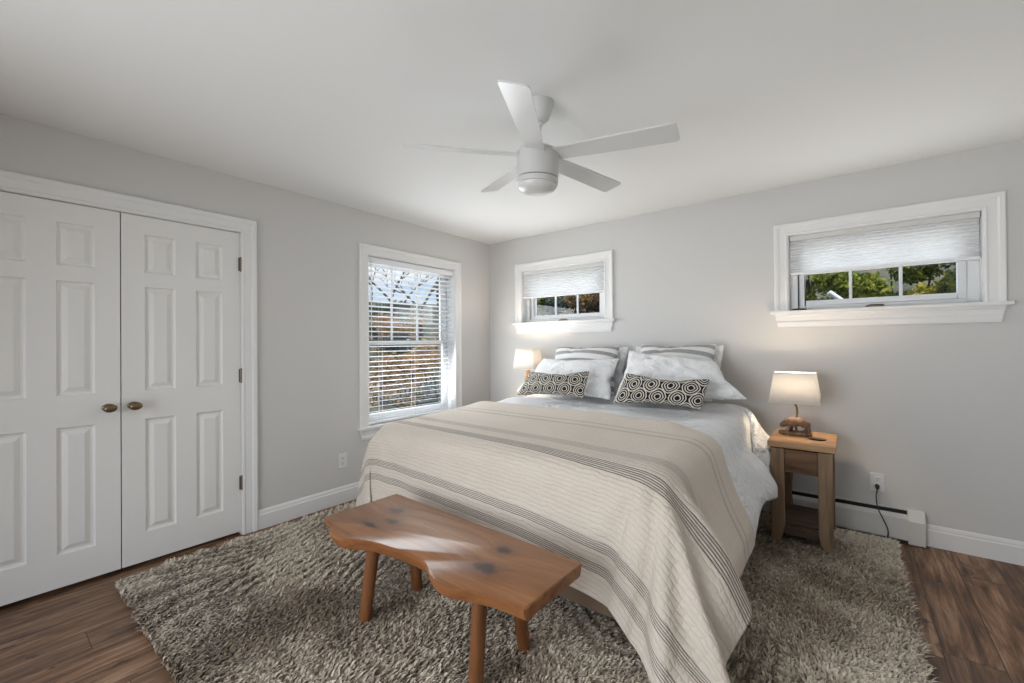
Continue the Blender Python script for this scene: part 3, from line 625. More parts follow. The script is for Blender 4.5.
0,0,0,0,0,0,0,0,0,0,0,0,0,0,0,0,0,0,1,0,0,0,0,0,0,0,0,0,0,0,0,0,0,0,0,0,1,0,0,0,1,0,1,0,1,1,0,1,0,1,1,1,1,1,1,1,1,1,0,1,0,1,29,0,0,-1,0,-1,0,-1,0,-1,0,-1,-1,0,-1,0,-1,0,-1,0,0,0,
-1,0,0,0,0,0,1,-1,0,0,0,0,0,0,0,1,0,0,0,0,0,0,0,0,0,0,0,0,0,0,0,0,1,0,0,0,0,0,1,0,0,1,0,0,1,1,0,1,1,0,1,2,1,0,1,1,1,1,1,0,1,0,29,0,0,0,-1,0,-1,-1,0,-1,0,-1,-1,0,-1,0,0,-1,-1,0,0,0,
0,0,0,-1,1,0,0,0,-1,0,0,0,0,0,1,0,0,0,0,0,0,0,0,0,0,0,0,0,0,0,0,1,0,0,0,0,1,0,0,0,1,0,0,1,0,1,1,0,1,1,1,1,1,1,0,1,1,1,1,0,1,0,30,0,-1,0,-1,0,-1,0,-1,-1,0,-1,0,-1,0,-1,0,0,-1,-1,0,
0,0,0,0,0,0,0,0,0,0,0,0,0,0,0,0,0,0,0,0,1,0,-1,0,0,0,0,1,0,0,0,0,0,0,0,0,1,0,0,0,1,0,0,1,0,1,0,1,1,0,1,1,1,1,1,1,1,1,0,1,1,0,1,29,0,0,-1,0,-1,0,-1,-1,-1,0,-1,0,0,-1,0,-1,0,0,-1,0,
0,-1,0,0,0,0,0,0,0,0,0,0,0,0,0,0,0,0,0,1,0,0,-1,0,1,0,0,0,0,0,0,0,0,1,0,0,0,0,0,1,0,0,1,0,0,1,0,1,1,1,1,0,1,1,1,1,1,1,0,1,1,1,0,29,0,0,-1,0,-1,0,-1,0,-1,0,-1,0,-1,0,-1,0,-1,0,0,-1,
0,0,0,-1,0,0,0,0,0,0,0,0,0,0,0,0,0,1,0,0,0,0,0,0,0,0,0,0,0,0,0,0,0,1,0,0,0,0,0,1,0,0,1,0,1,1,0,1,1,0,1,1,0,1,1,1,1,1,1,0,1,1,0,29,0,0,-1,0,-1,0,0,-1,-1,0,0,-1,-1,0,-1,0,-1,0,0,-1,
0,0,0,0,0,0,0,0,0,0,-1,0,0,0,0,1,0,0,0,0,0,0,0,0,0,0,0,0,0,1,-1,0,0,1,0,0,1,0,0,0,0,1,0,1,1,0,1,0,1,1,0,1,0,1,1,2,0,1,1,1,0,1,0,30,-1,0,0,-1,0,-1,0,-1,0,-1,0,-1,0,-1,-1,0,0,-1,0,0,
0,0,-1,0,0,0,0,0,0,0,0,0,0,0,0,0,0,0,0,0,0,0,0,0,0,0,0,0,1,0,0,0,0,0,1,0,0,0,0,0,1,0,1,0,1,1,0,1,0,1,1,0,1,1,1,1,1,0,1,1,1,0,1,29,0,-1,0,-1,0,0,-1,0,-1,-1,0,0,-1,-1,0,-1,0,0,-1,0,
0,0,0,-1,0,0,0,0,0,0,0,0,0,0,0,0,0,0,0,0,1,0,0,0,0,-1,1,0,0,0,0,0,0,1,0,0,0,0,0,1,0,0,1,0,1,1,0,1,1,0,1,1,1,0,1,1,1,1,0,1,1,0,1,29,0,0,-1,0,-1,0,-1,0,-1,0,-1,0,-1,-1,0,0,-1,0,0,-1,
0,0,0,0,-1,0,0,0,0,0,0,0,0,0,0,0,0,1,-1,1,0,0,0,0,0,0,0,0,0,0,0,0,0,1,0,0,0,1,0,0,0,1,0,1,0,1,1,0,1,1,0,1,1,1,1,1,0,1,1,0,1,1,0,30,-1,0,0,-1,0,-1,0,-1,0,-1,-1,0,-1,0,-1,0,0,-1,0,0,
-1,0,0,0,0,0,0,-1,0,0,0,0,1,0,0,0,0,0,0,0,0,0,0,0,0,0,0,0,0,0,1,0,0,0,0,0,0,1,0,0,0,1,0,1,0,1,1,0,1,1,1,0,1,1,1,1,0,1,1,1,0,1,0,30,0,-1,0,-1,0,-1,0,-1,0,-1,0,-1,0,0,-1,-1,0,-1,0,0,
0,0,0,-1,0,0,0,0,0,0,0,0,0,0,0,0,0,0,0,0,0,0,1,0,0,-1,0,1,0,0,0,0,0,0,0,0,1,0,0,0,1,0,1,0,1,1,0,1,0,1,1,1,1,0,1,1,1,1,0,1,1,0,1,29,0,-1,0,-1,0,-1,0,0,-1,-1,0,-1,0,0,-1,0,-1,0,0,-1,
0,0,0,0,0,-1,0,0,0,0,0,0,0,0,0,0,0,0,0,1,0,-1,1,0,0,-1,1,0,0,0,0,0,0,0,1,0,0,0,0,1,0,1,0,1,0,1,0,1,0,1,1,1,1,1,0,1,1,1,1,0,1,1,0,30,-1,0,-1,0,-1,0,-1,0,-1,0,-1,0,0,-1,-1,0,0,0,0,
-1,0,-1,0,0,0,0,0,-1,0,0,0,0,0,0,0,0,0,0,1,0,0,0,0,0,0,0,0,0,0,0,0,1,0,0,0,1,0,0,0,1,0,0,0,1,0,1,1,0,1,1,0,1,1,1,1,0,1,1,1,1,0,1,1,29,-1,0,-1,0,-1,0,-1,0,-1,0,-1,0,0,-1,0,-1,0,0,0,
-1,0,0,-1,0,0,0,0,0,-1,1,-1,0,0,0,1,0,-1,0,1,0,0,0,0,0,0,0,0,0,0,0,1,0,0,0,1,0,0,0,0,1,0,0,1,0,1,0,1,0,1,1,0,1,1,1,1,1,1,1,0,1,1,1,0,30,0,-1,-1,0,-1,-1,0,-1,0,-1,0,-1,0,0,-1,-1,0,
0,0,-1,0,0,0,0,-1,0,0,0,0,0,0,-1,1,0,0,0,0,0,0,0,0,1,-1,0,0,1,-1,0,0,1,0,0,0,1,0,0,0,0,1,0,0,0,1,0,1,0,1,0,1,1,1,0,1,1,1,1,1,1,1,0,1,1,0,31,-1,-1,0,-1,-1,0,-1,-1,0,-1,0,0,-1,0,-1,
0,0,-1,0,0,-1,0,0,0,0,0,-1,0,0,0,0,0,0,0,0,0,0,1,-1,0,1,0,0,0,0,0,0,0,0,0,0,0,1,0,0,0,0,1,0,0,0,1,0,0,1,0,1,1,0,1,1,1,1,1,1,0,1,1,1,1,0,1,1,30,0,-1,-1,-1,0,-1,-1,0,-1,0,-1,0,-1,0,
0,-1,0,0,-1,0,0,0,0,-1,0,0,0,-1,0,0,0,0,0,0,0,1,0,0,0,0,0,0,0,0,0,0,0,0,0,0,0,1,0,0,0,0,1,0,0,0,1,0,0,1,0,0,1,1,0,2,0,1,1,1,1,1,0,1,1,1,1,0,1,30,0,-1,-1,0,-1,-1,0,-1,-1,0,-1,0,0,
-1,0,0,-1,0,0,-1,0,0,0,-1,0,0,0,0,-1,0,0,0,1,0,0,0,0,0,0,0,0,0,0,0,0,0,0,0,0,0,1,0,0,1,0,0,0,0,0,1,0,0,0,1,0,0,1,1,1,1,1,0,1,1,1,1,1,1,1,0,1,1,1,30,-1,-1,0,-1,-1,0,-1,-1,0,-1,0,-1,
0,-1,0,0,0,-1,0,0,-1,0,0,0,0,-1,0,0,0,0,0,0,0,0,0,0,0,0,0,0,1,0,-1,0,0,0,1,0,0,0,0,0,0,1,0,0,0,0,1,0,0,0,1,0,0,1,0,1,2,0,1,0,2,1,0,1,1,1,1,1,0,1,1,30,-1,0,-1,-1,-1,0,-1,0,-1,-1,0,
-1,0,0,-1,0,0,0,-1,0,0,0,-1,0,0,0,-1,0,0,0,0,0,0,0,0,0,0,0,1,0,0,0,0,0,-1,1,0,0,0,0,0,0,0,1,0,0,0,0,1,0,0,1,0,0,0,1,1,1,1,1,0,1,1,1,1,1,1,0,1,1,1,1,0,30,0,-1,-1,-1,0,-1,-1,0,-1,0,
-1,0,-1,0,-1,0,0,0,0,-1,0,0,0,-1,0,0,0,-1,0,0,0,0,1,0,0,0,0,0,0,0,0,0,0,0,0,0,0,0,0,0,0,0,1,0,0,0,0,1,0,0,1,0,0,1,0,1,0,1,1,1,1,1,1,0,1,1,1,1,1,1,0,1,0,31,-1,-1,-1,0,-1,-1,0,-1,-1,
0,-1,0,-1,0,0,0,-1,0,0,0,-1,0,0,-1,0,0,0,0,0,-1,0,1,0,0,0,0,0,0,0,0,0,0,0,0,0,0,0,0,0,0,0,0,1,0,0,1,0,0,0,1,0,1,0,0,0,0,1,1,1,1,1,1,1,0,1,1,1,1,1,1,1,0,0,31,-1,-1,0,-1,-1,0,-1,-1,
0,-1,0,-1,0,-1,0,0,0,-1,0,0,0,-1,0,0,-1,0,0,0,0,0,-1,0,1,0,0,0,0,0,0,0,0,0,0,0,0,0,0,0,0,0,0,1,0,0,1,0,0,0,1,0,0,1,0,0,1,1,0,1,0,1,1,1,1,1,1,1,1,1,0,2,0,0,0,31,-1,0,-1,-1,0,-1,-1,
-1,0,-1,0,-1,0,0,-1,0,0,0,-1,0,0,-1,0,0,0,-1,0,0,0,0,-1,0,0,1,0,0,0,0,0,0,1,-1,0,0,0,0,1,-1,0,1,0,0,0,0,1,0,0,0,1,0,0,1,0,1,0,1,0,1,1,1,0,1,1,1,0,1,0,0,0,3,-1,3,-26,58,-1,-1,-1,0,
-1,-1,-1,0,-1,-1,0,-1,0,0,0,-1,0,0,0,-1,0,0,-1,0,0,0,-1,1,-1,0,0,0,0,0,1,-1,1,0,0,0,0,-1,1,0,0,0,0,0,-1,1,0,0,0,1,0,1,-1,0,1,0,1,0,1,0,0,1,0,1,1,2,0,1,1,0,0,-1,-1,1,2,1,0,-31,-33,
100,-1,-1,-1,0,-1,-1,-1,0,-1,0,-1,0,0,-1,0,-1,0,0,0,0,0,-1,0,0,0,-1,0,0,0,-1,0,0,0,0,1,0,0,0,0,0,0,0,0,0,0,0,0,0,0,0,0,0,1,0,0,0,0,1,0,1,0,0,1,0,1,0,1,0,2,1,1,0,1,-1,-1,-1,1,1,2,
-8,-34,-33,-33,146,-2,0,-1,-1,-1,-1,0,-1,-1,0,-1,0,0,-1,0,-1,0,1,-1,0,0,-1,0,0,0,-1,0,0,0,0,-1,0,0,0,1,0,0,0,0,0,0,0,0,0,0,0,0,1,-1,0,0,0,0,1,0,0,0,1,0,1,0,1,0,0,1,0,1,1,1,1,1,1,0,
-1,-1,0,0,0,-21,-31,-34,-32,-25,184,-1,-1,-1,-1,-1,-1,0,-1,-1,0,-1,0,0,-1,0,-1,0,1,0,-1,0,-1,0,0,0,0,-1,0,0,0,0,0,-1,1,0,0,0,0,0,0,0,0,0,0,1,0,0,0,0,-1,0,0,1,0,0,0,1,0,1,0,0,1,0,0,
1,0,1,1,1,1,1,1,-1,-1,0,-1,-4,-31,-32,-30,-31,-16,-18,204,-1,-1,-1,-1,-1,0,-1,-1,0,-1,-1,0,0,-1,0,-1,0,-1,2,-1,0,0,-1,0,0,0,-1,0,0,0,0,0,0,-1,0,1,1,0,0,-1,0,0,0,1,0,0,0,0,0,0,0,0,
0,0,0,1,0,0,1,0,1,0,0,0,0,1,1,1,1,2,0,0,0,0,-6,-20,-27,-32,-27,-22,-4,-15,-31,224,-1,-1,-1,-1,-1,0,-1,-1,0,-1,-1,0,0,-1,0,-1,-1,0,0,2,-1,0,-1,1,-1,0,0,-1,0,0,0,0,0,-1,0,0,2,0,0,0,
0,-1,0,1,0,0,0,1,-1,0,0,0,0,0,1,0,0,1,0,0,1,0,-1,1,0,1,1,1,1,2,0,0,0,-14,-30,-24,-31,-33,-10,6,-15,-29,-33,254,-1,-2,-1,-1,-1,0,-1,-1,0,-1,0,0,-1,-1,0,-1,-1,0,-1,0,2,0,-1,0,1,-1,0,
-1,0,0,-1,1,0,-1,0,-1,1,2,0,0,0,0,0,1,0,0,0,0,-1,0,-1,0,1,0,1,-1,1,1,0,1,0,0,0,0,0,0,2,1,2,1,0,-3,-25,-32,-26,-31,-18,1,-14,-25,-1,-34,-33,282,-1,-2,-1,-1,-1,0,-1,-1,0,-1,0,0,-1,
-1,0,-1,0,-1,-1,-1,1,2,-1,-1,0,2,-1,0,-1,-1,0,2,-1,-1,0,0,0,2,0,0,0,0,-1,2,0,0,-1,-1,1,0,-1,1,0,0,-1,1,1,1,0,0,1,-1,-2,2,0,1,2,2,1,2,-15,-32,-29,-33,-19,-6,-5,-4,-16,-20,-32,-31,
-29,311,-1,-1,-2,-1,-1,0,-1,0,-1,-1,0,0,-1,0,-1,-1,-1,-1,0,-1,0,1,1,0,-1,-1,2,0,-2,1,0,1,-1,-1,1,0,-1,2,0,0,1,-1,-2,2,0,0,-2,1,1,0,-1,1,0,-2,1,1,1,1,-2,1,-1,-1,0,2,0,1,3,3,-1,-33,
-27,-32,-23,-8,-5,-4,-4,-12,-23,-28,-28,-29,-22,321,-1,-1,-1,-1,-2,-1,0,0,-1,-1,0,0,-1,0,-2,-1,-1,-1,0,0,0,-1,1,0,0,0,0,1,-1,1,0,-1,0,-1,1,1,-1,1,0,0,0,1,-2,0,0,1,-1,1,0,-1,1,0,-1,
0,1,-1,1,0,-1,0,0,1,0,-1,1,1,5,-17,-29,-33,-20,-11,-6,-6,-4,-6,-8,-18,-26,-29,-28,-21,-23,330,-1,-1,-1,-1,-2,0,-1,0,-1,0,-1,0,-1,-1,-1,-1,-1,-1,0,0,0,0,0,0,0,0,0,1,-1,1,-1,0,0,-1,
1,1,-1,1,0,0,0,0,-1,0,0,1,-1,1,0,-1,1,0,-1,1,0,-1,1,0,-1,0,0,0,1,-1,0,2,-33,-26,-20,-10,-9,-7,-7,-6,-6,-8,-12,-23,-30,-29,-30,-19,-20,346,-2,-1,-1,-1,-1,-1,0,-1,-1,0,-1,0,-1,-1,-1,
-1,-1,-1,0,0,0,0,0,0,0,0,0,1,-1,1,-1,0,0,0,0,0,0,1,0,-1,1,0,-1,0,0,1,-1,1,0,0,0,0,-1,1,0,-1,1,0,-1,0,0,1,0,-1,-4,-23,-21,-18,-13,-9,-9,-7,-7,-7,-8,-11,-18,-30,-29,-29,-31,-26,-25,),
(199,28,27,25,25,24,24,24,22,21,18,17,16,12,12,11,5,-2,-3,0,1,0,0,1,1,0,0,0,0,0,0,0,0,1,-1,1,0,0,0,0,0,0,0,-1,0,0,1,0,0,0,0,0,0,0,1,0,0,0,0,0,0,1,1,0,3,8,-3,-15,-17,-15,-16,-17,-16,
-17,-26,-28,-29,-29,-29,-28,-28,-28,-28,-29,91,31,29,27,26,25,24,24,24,23,21,16,17,14,12,11,6,-2,-2,0,1,0,1,0,1,0,0,0,1,-1,0,1,0,0,0,0,0,0,0,0,0,0,0,-1,1,0,0,0,0,0,1,0,0,0,0,0,0,0,
0,0,0,1,1,0,3,7,-6,-16,-19,-13,-16,-15,-17,-27,-28,-30,-28,-29,-27,-28,-28,-28,-28,-29,80,33,32,31,29,27,25,24,24,23,23,21,17,16,12,11,8,-3,-1,0,1,1,0,0,1,0,0,1,0,0,0,0,0,0,0,0,0,
0,0,0,0,0,0,0,0,0,0,0,0,1,0,0,0,0,0,0,0,0,0,0,1,0,1,1,1,6,-8,-17,-20,-12,-14,-16,-27,-30,-29,-28,-28,-28,-27,-28,-28,-28,-29,-28,65,34,33,34,33,31,28,27,25,23,24,21,21,17,14,9,7,
-2,0,0,1,0,1,0,0,1,0,0,0,0,0,0,0,1,0,0,0,-1,0,0,0,0,0,1,-1,0,0,0,1,0,0,0,0,0,0,0,0,0,0,0,0,1,1,0,1,4,-10,-17,-14,-12,-14,-29,-29,-29,-28,-28,-28,-27,-28,-28,-28,-28,-28,-28,50,34,
34,34,34,33,33,31,29,26,23,22,17,23,13,10,7,-2,1,1,0,1,0,0,1,0,0,0,0,0,0,0,0,1,0,0,0,-1,0,0,0,0,0,0,0,1,0,0,0,0,0,0,0,0,0,0,0,0,0,0,0,0,2,1,0,1,-17,-9,-11,-9,-29,-30,-28,-29,-28,
-28,-28,-26,-27,-28,-27,-29,-28,-28,37,34,34,34,34,34,32,34,33,32,28,23,16,14,23,9,8,1,1,0,1,1,0,0,0,0,0,1,0,0,0,0,0,0,0,0,0,1,-1,0,0,0,0,0,0,0,0,0,1,0,0,0,0,0,0,0,0,0,0,0,0,0,0,1,
-3,0,-18,-8,-6,-25,-25,-30,-29,-28,-26,-26,-26,-27,-28,-28,-28,-28,-29,-29,24,34,34,34,34,35,34,34,33,33,34,27,18,17,16,20,7,0,2,1,0,1,0,0,0,0,0,1,0,0,0,0,0,0,0,0,0,0,0,0,0,0,0,0,
0,1,-1,1,0,0,-1,0,0,1,0,0,0,0,0,0,0,-1,0,1,-1,-6,-15,-7,-25,-23,-24,-25,-26,-26,-26,-26,-29,-29,-30,-30,-32,-33,-32,-33,30,34,34,34,35,35,35,34,35,34,34,28,26,19,21,17,9,2,1,0,1,0,
0,1,0,0,0,0,0,0,0,0,0,0,0,0,0,0,0,0,0,0,0,0,1,0,0,-1,0,0,0,0,0,0,0,1,-1,0,1,0,-1,0,0,0,-1,-5,-13,-23,-24,-20,-21,-21,-27,-29,-30,-32,-34,-33,-33,-33,-34,-33,-32,-33,45,34,34,35,35,
34,35,34,35,34,34,27,29,27,21,18,11,1,0,1,0,0,0,0,0,0,0,0,0,1,0,0,0,0,0,0,0,0,0,0,0,0,0,0,0,0,0,0,0,0,0,0,0,0,0,0,0,0,0,0,0,0,0,0,-1,-5,-15,-23,-23,-22,-23,-25,-32,-33,-34,-33,-34,
-34,-33,-34,-33,-34,-33,-32,59,35,34,34,35,35,34,34,35,34,33,28,28,26,25,19,10,2,0,0,0,0,0,0,0,0,0,0,0,0,0,0,-1,0,1,0,0,0,0,0,0,0,0,0,0,0,0,0,0,0,-1,0,1,0,-1,0,1,0,0,-1,1,-1,0,0,0,
-4,-14,-23,-25,-27,-27,-27,-33,-34,-33,-32,-32,-32,-32,-32,-33,-34,-35,-34,66,34,35,34,34,35,34,34,35,34,33,27,28,27,24,17,10,3,-1,0,0,0,0,0,0,0,0,0,0,0,0,0,0,0,0,0,0,0,0,0,0,0,0,
0,0,0,0,0,0,0,0,0,0,0,0,0,0,0,0,0,0,0,0,0,0,-5,-13,-21,-26,-28,-27,-28,-33,-32,-33,-32,-32,-32,-32,-32,-33,-34,-35,-34,65,34,34,35,34,34,35,34,35,34,33,28,28,28,23,18,9,3,-1,0,1,0,
0,0,0,0,0,0,0,0,0,0,0,0,0,0,0,0,0,0,0,0,0,0,0,0,0,0,0,0,0,0,0,0,0,0,0,0,0,0,0,0,0,0,0,-6,-13,-20,-26,-29,-27,-27,-33,-33,-33,-31,-32,-33,-32,-32,-33,-34,-35,-34,62,35,34,34,35,34,
35,36,34,35,32,29,29,27,24,17,9,3,0,0,0,0,0,0,0,0,0,0,0,0,0,0,0,0,0,0,0,0,0,0,0,0,0,0,0,0,0,0,0,0,0,0,0,0,0,0,0,0,0,0,0,0,0,0,0,-5,-14,-20,-26,-28,-28,-27,-33,-33,-33,-32,-32,-32,
-32,-32,-32,-35,-35,-34,60,35,35,34,35,34,36,35,35,34,33,29,29,27,24,18,9,2,0,0,0,0,0,0,0,0,0,0,0,0,0,0,0,0,0,0,0,0,0,0,0,0,0,0,0,0,0,0,0,0,0,0,0,0,0,0,0,0,0,0,0,0,0,0,0,-4,-14,
-21,-26,-28,-28,-28,-32,-33,-33,-32,-32,-33,-32,-32,-32,-34,-35,-35,61,35,35,34,35,34,35,35,35,35,33,28,29,28,24,18,9,2,0,0,0,0,0,0,0,0,0,0,0,0,0,0,0,0,0,0,0,0,0,0,0,0,0,0,0,0,0,0,
0,0,0,0,0,0,0,0,0,0,0,0,0,0,0,0,1,-5,-13,-22,-26,-28,-28,-28,-32,-33,-33,-32,-32,-33,-32,-32,-32,-34,-35,-35,61,34,35,35,34,35,34,35,35,35,33,29,29,28,25,17,9,3,-1,0,0,0,0,0,0,0,0,
0,0,0,0,0,0,0,0,0,0,0,0,0,0,0,0,0,0,0,0,0,0,0,0,0,0,0,0,0,0,0,0,0,0,0,0,0,1,-5,-13,-22,-26,-28,-28,-28,-33,-33,-32,-33,-32,-32,-32,-32,-32,-34,-35,-35,61,34,35,34,35,34,35,35,35,
34,33,30,29,29,24,17,9,3,0,0,0,0,-1,0,0,0,1,0,0,0,-1,1,0,-1,1,0,0,0,0,0,0,0,0,0,0,0,0,0,0,0,0,0,0,0,0,0,0,0,0,0,0,0,0,0,0,-4,-14,-21,-27,-28,-28,-28,-33,-33,-33,-32,-32,-32,-32,
-32,-32,-34,-35,-35,60,34,35,34,35,35,34,35,35,35,33,29,30,29,24,18,9,2,0,0,0,0,0,0,0,0,0,0,0,0,0,0,0,0,0,0,0,0,0,0,0,0,0,0,0,0,0,0,0,0,0,0,0,0,0,0,0,0,0,0,0,0,0,0,0,-4,-13,-22,
-27,-28,-29,-28,-33,-33,-32,-32,-32,-32,-32,-31,-32,-35,-35,-35,59,34,35,34,35,35,35,35,34,35,33,30,30,29,24,18,9,2,0,0,0,0,0,0,0,0,0,0,0,0,0,0,0,0,0,0,0,0,0,0,0,0,0,0,0,0,0,0,0,0,
0,0,0,0,0,0,0,0,0,0,0,0,0,0,0,-4,-13,-22,-26,-30,-28,-29,-33,-32,-33,-32,-32,-32,-32,-32,-32,-34,-35,-34,58,34,35,34,35,36,34,35,35,34,33,30,30,29,25,18,9,2,0,0,0,0,0,0,0,0,0,0,0,
0,0,0,0,0,0,0,0,0,0,0,0,0,0,0,0,0,0,0,0,0,0,0,0,0,0,0,0,0,0,0,0,0,0,0,1,-5,-13,-21,-27,-30,-28,-29,-33,-32,-33,-32,-32,-32,-32,-32,-32,-34,-35,-34,57,34,35,34,35,36,34,35,35,34,33,
31,30,29,25,18,10,2,-1,0,0,0,0,0,0,0,0,0,0,0,0,0,0,0,0,0,0,0,0,0,0,0,0,0,0,0,0,0,0,0,0,0,0,0,0,0,0,0,0,0,0,0,0,0,1,-4,-14,-21,-27,-30,-29,-29,-32,-33,-33,-32,-32,-32,-32,-32,-32,
-34,-34,-35,57,35,34,35,35,35,35,34,35,34,34,30,31,29,25,19,9,2,0,0,0,0,0,0,0,0,0,0,-1,0,0,0,0,0,0,0,1,0,0,0,0,0,0,0,0,0,0,0,0,0,0,0,0,0,0,0,0,0,0,0,0,0,0,0,0,-4,-13,-22,-27,-30,
-30,-29,-32,-32,-33,-32,-32,-32,-33,-32,-31,-34,-35,-34,57,34,35,34,35,35,35,34,35,35,33,31,31,29,25,19,9,2,0,0,0,0,0,0,0,0,0,0,0,0,0,0,0,0,0,0,0,0,0,0,0,0,0,0,0,0,0,0,0,0,0,0,0,0,
0,0,0,0,0,0,0,0,0,0,0,-4,-13,-22,-27,-30,-30,-29,-33,-32,-32,-33,-32,-32,-32,-32,-32,-34,-35,-34,57,34,35,34,35,35,34,36,34,35,33,31,31,30,25,19,10,1,0,0,0,0,0,0,0,0,0,0,0,0,0,0,0,
0,0,0,0,0,0,0,0,0,0,0,0,0,0,0,0,0,0,0,0,0,0,0,0,0,0,0,0,0,0,0,1,-4,-14,-21,-28,-30,-30,-30,-32,-33,-32,-32,-32,-32,-32,-32,-32,-34,-35,-35,57,35,34,35,34,34,35,35,35,35,33,32,31,
30,26,18,10,1,0,0,0,0,0,0,0,0,0,0,0,0,0,0,0,0,0,0,0,0,0,0,0,0,0,0,0,0,0,0,0,0,0,0,0,0,0,0,0,0,0,0,0,0,0,0,1,-4,-14,-21,-28,-30,-30,-30,-33,-32,-33,-32,-32,-32,-32,-32,-32,-33,-35,
-35,56,35,34,35,34,35,35,34,35,35,33,32,31,31,26,18,10,2,-1,0,0,0,0,0,0,0,0,0,0,0,0,0,0,0,0,0,0,0,0,0,0,0,0,0,0,0,0,0,0,0,0,0,0,0,0,0,0,0,0,0,0,1,0,0,0,-4,-13,-22,-28,-31,-30,-30,
-32,-33,-32,-32,-32,-32,-32,-32,-32,-34,-34,-35,55,35,35,34,35,34,35,35,34,35,34,31,32,31,26,18,10,2,0,0,0,0,0,0,0,0,0,0,0,0,0,0,0,0,0,0,0,0,0,0,0,0,0,0,0,0,0,0,0,0,0,0,0,0,0,0,0,
0,0,0,0,0,0,0,0,-4,-13,-22,-28,-31,-30,-31,-32,-33,-32,-32,-31,-33,-32,-32,-32,-33,-35,-35,56,34,35,34,35,35,34,35,34,35,34,32,32,30,27,19,9,2,0,0,0,0,0,0,0,0,0,0,0,0,0,0,0,0,0,0,
0,0,0,0,0,0,0,0,0,0,0,0,0,0,0,0,0,0,0,0,0,0,0,0,0,0,0,0,0,-3,-13,-22,-29,-31,-30,-31,-32,-33,-32,-32,-32,-32,-32,-32,-32,-34,-35,-34,55,35,34,35,34,35,34,35,35,34,34,32,33,30,27,
19,10,1,0,0,0,0,0,0,0,0,0,0,0,0,0,0,0,0,0,0,0,0,0,0,0,0,0,0,0,0,0,0,0,0,0,0,0,0,0,0,0,0,0,0,0,0,0,0,1,-4,-13,-22,-28,-32,-31,-31,-32,-32,-33,-32,-32,-32,-32,-32,-32,-33,-35,-34,54,
35,34,35,34,35,35,34,35,35,33,33,32,31,27,19,10,1,0,0,0,0,0,0,0,0,0,0,0,0,0,0,0,0,0,0,0,0,0,0,0,0,0,0,0,0,0,0,0,0,0,0,0,0,0,0,0,0,0,0,0,0,0,0,1,-4,-12,-23,-28,-32,-31,-31,-32,-32,
-31,-32,-31,-32,-31,-32,-31,-33,-34,-34,48,34,35,34,35,34,35,34,35,35,34,32,33,31,27,19,10,1,0,0,0,0,0,0,0,0,0,0,0,0,0,0,0,0,0,0,0,0,0,0,0,0,0,0,0,0,0,0,0,0,0,0,0,0,0,0,0,0,0,1,0,
0,0,0,1,-4,-13,-22,-29,-32,-31,-31,-32,-30,-30,-29,-30,-31,-31,-30,-31,-32,-33,-33,34,34,35,34,35,34,35,35,34,35,34,33,33,31,27,19,10,2,0,0,0,0,0,0,0,0,0,0,0,0,0,0,0,0,0,0,0,0,0,0,
0,0,0,0,0,0,0,0,0,0,0,0,0,0,0,0,0,0,0,0,0,0,0,0,1,-4,-13,-22,-29,-32,-30,-30,-31,-30,-28,-27,-28,-29,-29,-30,-29,-31,-32,-32,15,35,34,35,34,35,34,35,35,35,33,33,34,31,28,19,10,1,0,
0,0,0,0,0,0,0,0,0,0,0,0,0,0,0,0,0,0,0,0,0,0,0,0,0,0,0,0,0,0,0,0,0,0,0,0,0,0,0,0,0,0,0,0,0,1,-4,-13,-22,-29,-32,-31,-29,-29,-27,-26,-25,-25,-28,-28,-28,-28,-30,-30,-31,-6,34,35,34,
35,34,35,34,35,35,34,33,34,32,27,19,10,1,0,0,0,0,0,0,0,0,0,0,0,0,0,0,0,0,0,0,0,0,0,0,0,0,0,0,0,0,0,0,0,0,0,0,0,0,0,0,0,0,0,0,0,0,0,0,0,-3,-13,-22,-29,-32,-32,-29,-26,-25,-24,-22,
-23,-25,-27,-27,-27,-28,-29,-29,-29,34,35,34,35,35,34,35,35,34,34,34,34,32,27,19,10,1,0,0,0,0,0,0,0,0,0,0,0,0,0,0,0,0,0,0,0,0,0,0,0,0,0,0,0,0,0,0,0,0,0,0,0,0,0,0,0,0,0,0,0,0,0,0,1,
-4,-12,-23,-29,-32,-33,-29,-24,-23,-21,-19,-20,-24,-26,-25,-26,-27,-27,-28,-51,35,34,35,34,35,35,34,35,35,34,34,33,33,27,20,9,2,0,0,-1,0,0,0,0,0,0,0,0,0,0,0,0,0,0,0,0,0,0,1,-1,0,0,
0,0,0,0,0,0,0,0,0,0,0,0,0,0,0,0,0,1,0,0,0,0,-4,-12,-22,-29,-33,-33,-29,-24,-20,-18,-17,-18,-23,-25,-24,-24,-26,-27,-26,-69,34,35,34,35,34,35,35,34,35,34,34,34,33,27,20,10,1,0,0,0,
0,0,0,0,0,0,0,0,0,0,0,0,0,0,0,0,0,0,0,0,0,0,0,0,0,0,0,0,0,0,0,0,0,0,0,0,0,0,0,0,0,0,0,1,-4,-13,-22,-29,-34,-33,-28,-23,-19,-17,-15,-16,-22,-24,-24,-24,-25,-25,-26,-82,35,34,35,34,
35,34,35,35,34,35,34,35,32,28,19,10,1,0,0,0,0,0,0,0,0,0,0,0,0,0,0,0,0,0,0,0,0,0,5,-5,0,0,0,0,0,0,0,0,0,0,0,0,0,0,0,0,0,0,0,0,0,0,0,1,-4,-13,-22,-30,-34,-32,-28,-23,-19,-15,-15,-16,
-21,-23,-24,-23,-25,-26,-25,-87,34,35,34,35,35,34,35,34,35,35,34,34,33,28,19,11,0,0,0,0,0,0,0,0,0,0,0,0,0,0,0,0,0,0,0,0,0,0,0,0,0,0,0,0,0,0,0,0,0,0,0,0,0,0,0,0,0,0,0,0,0,0,0,0,-3,
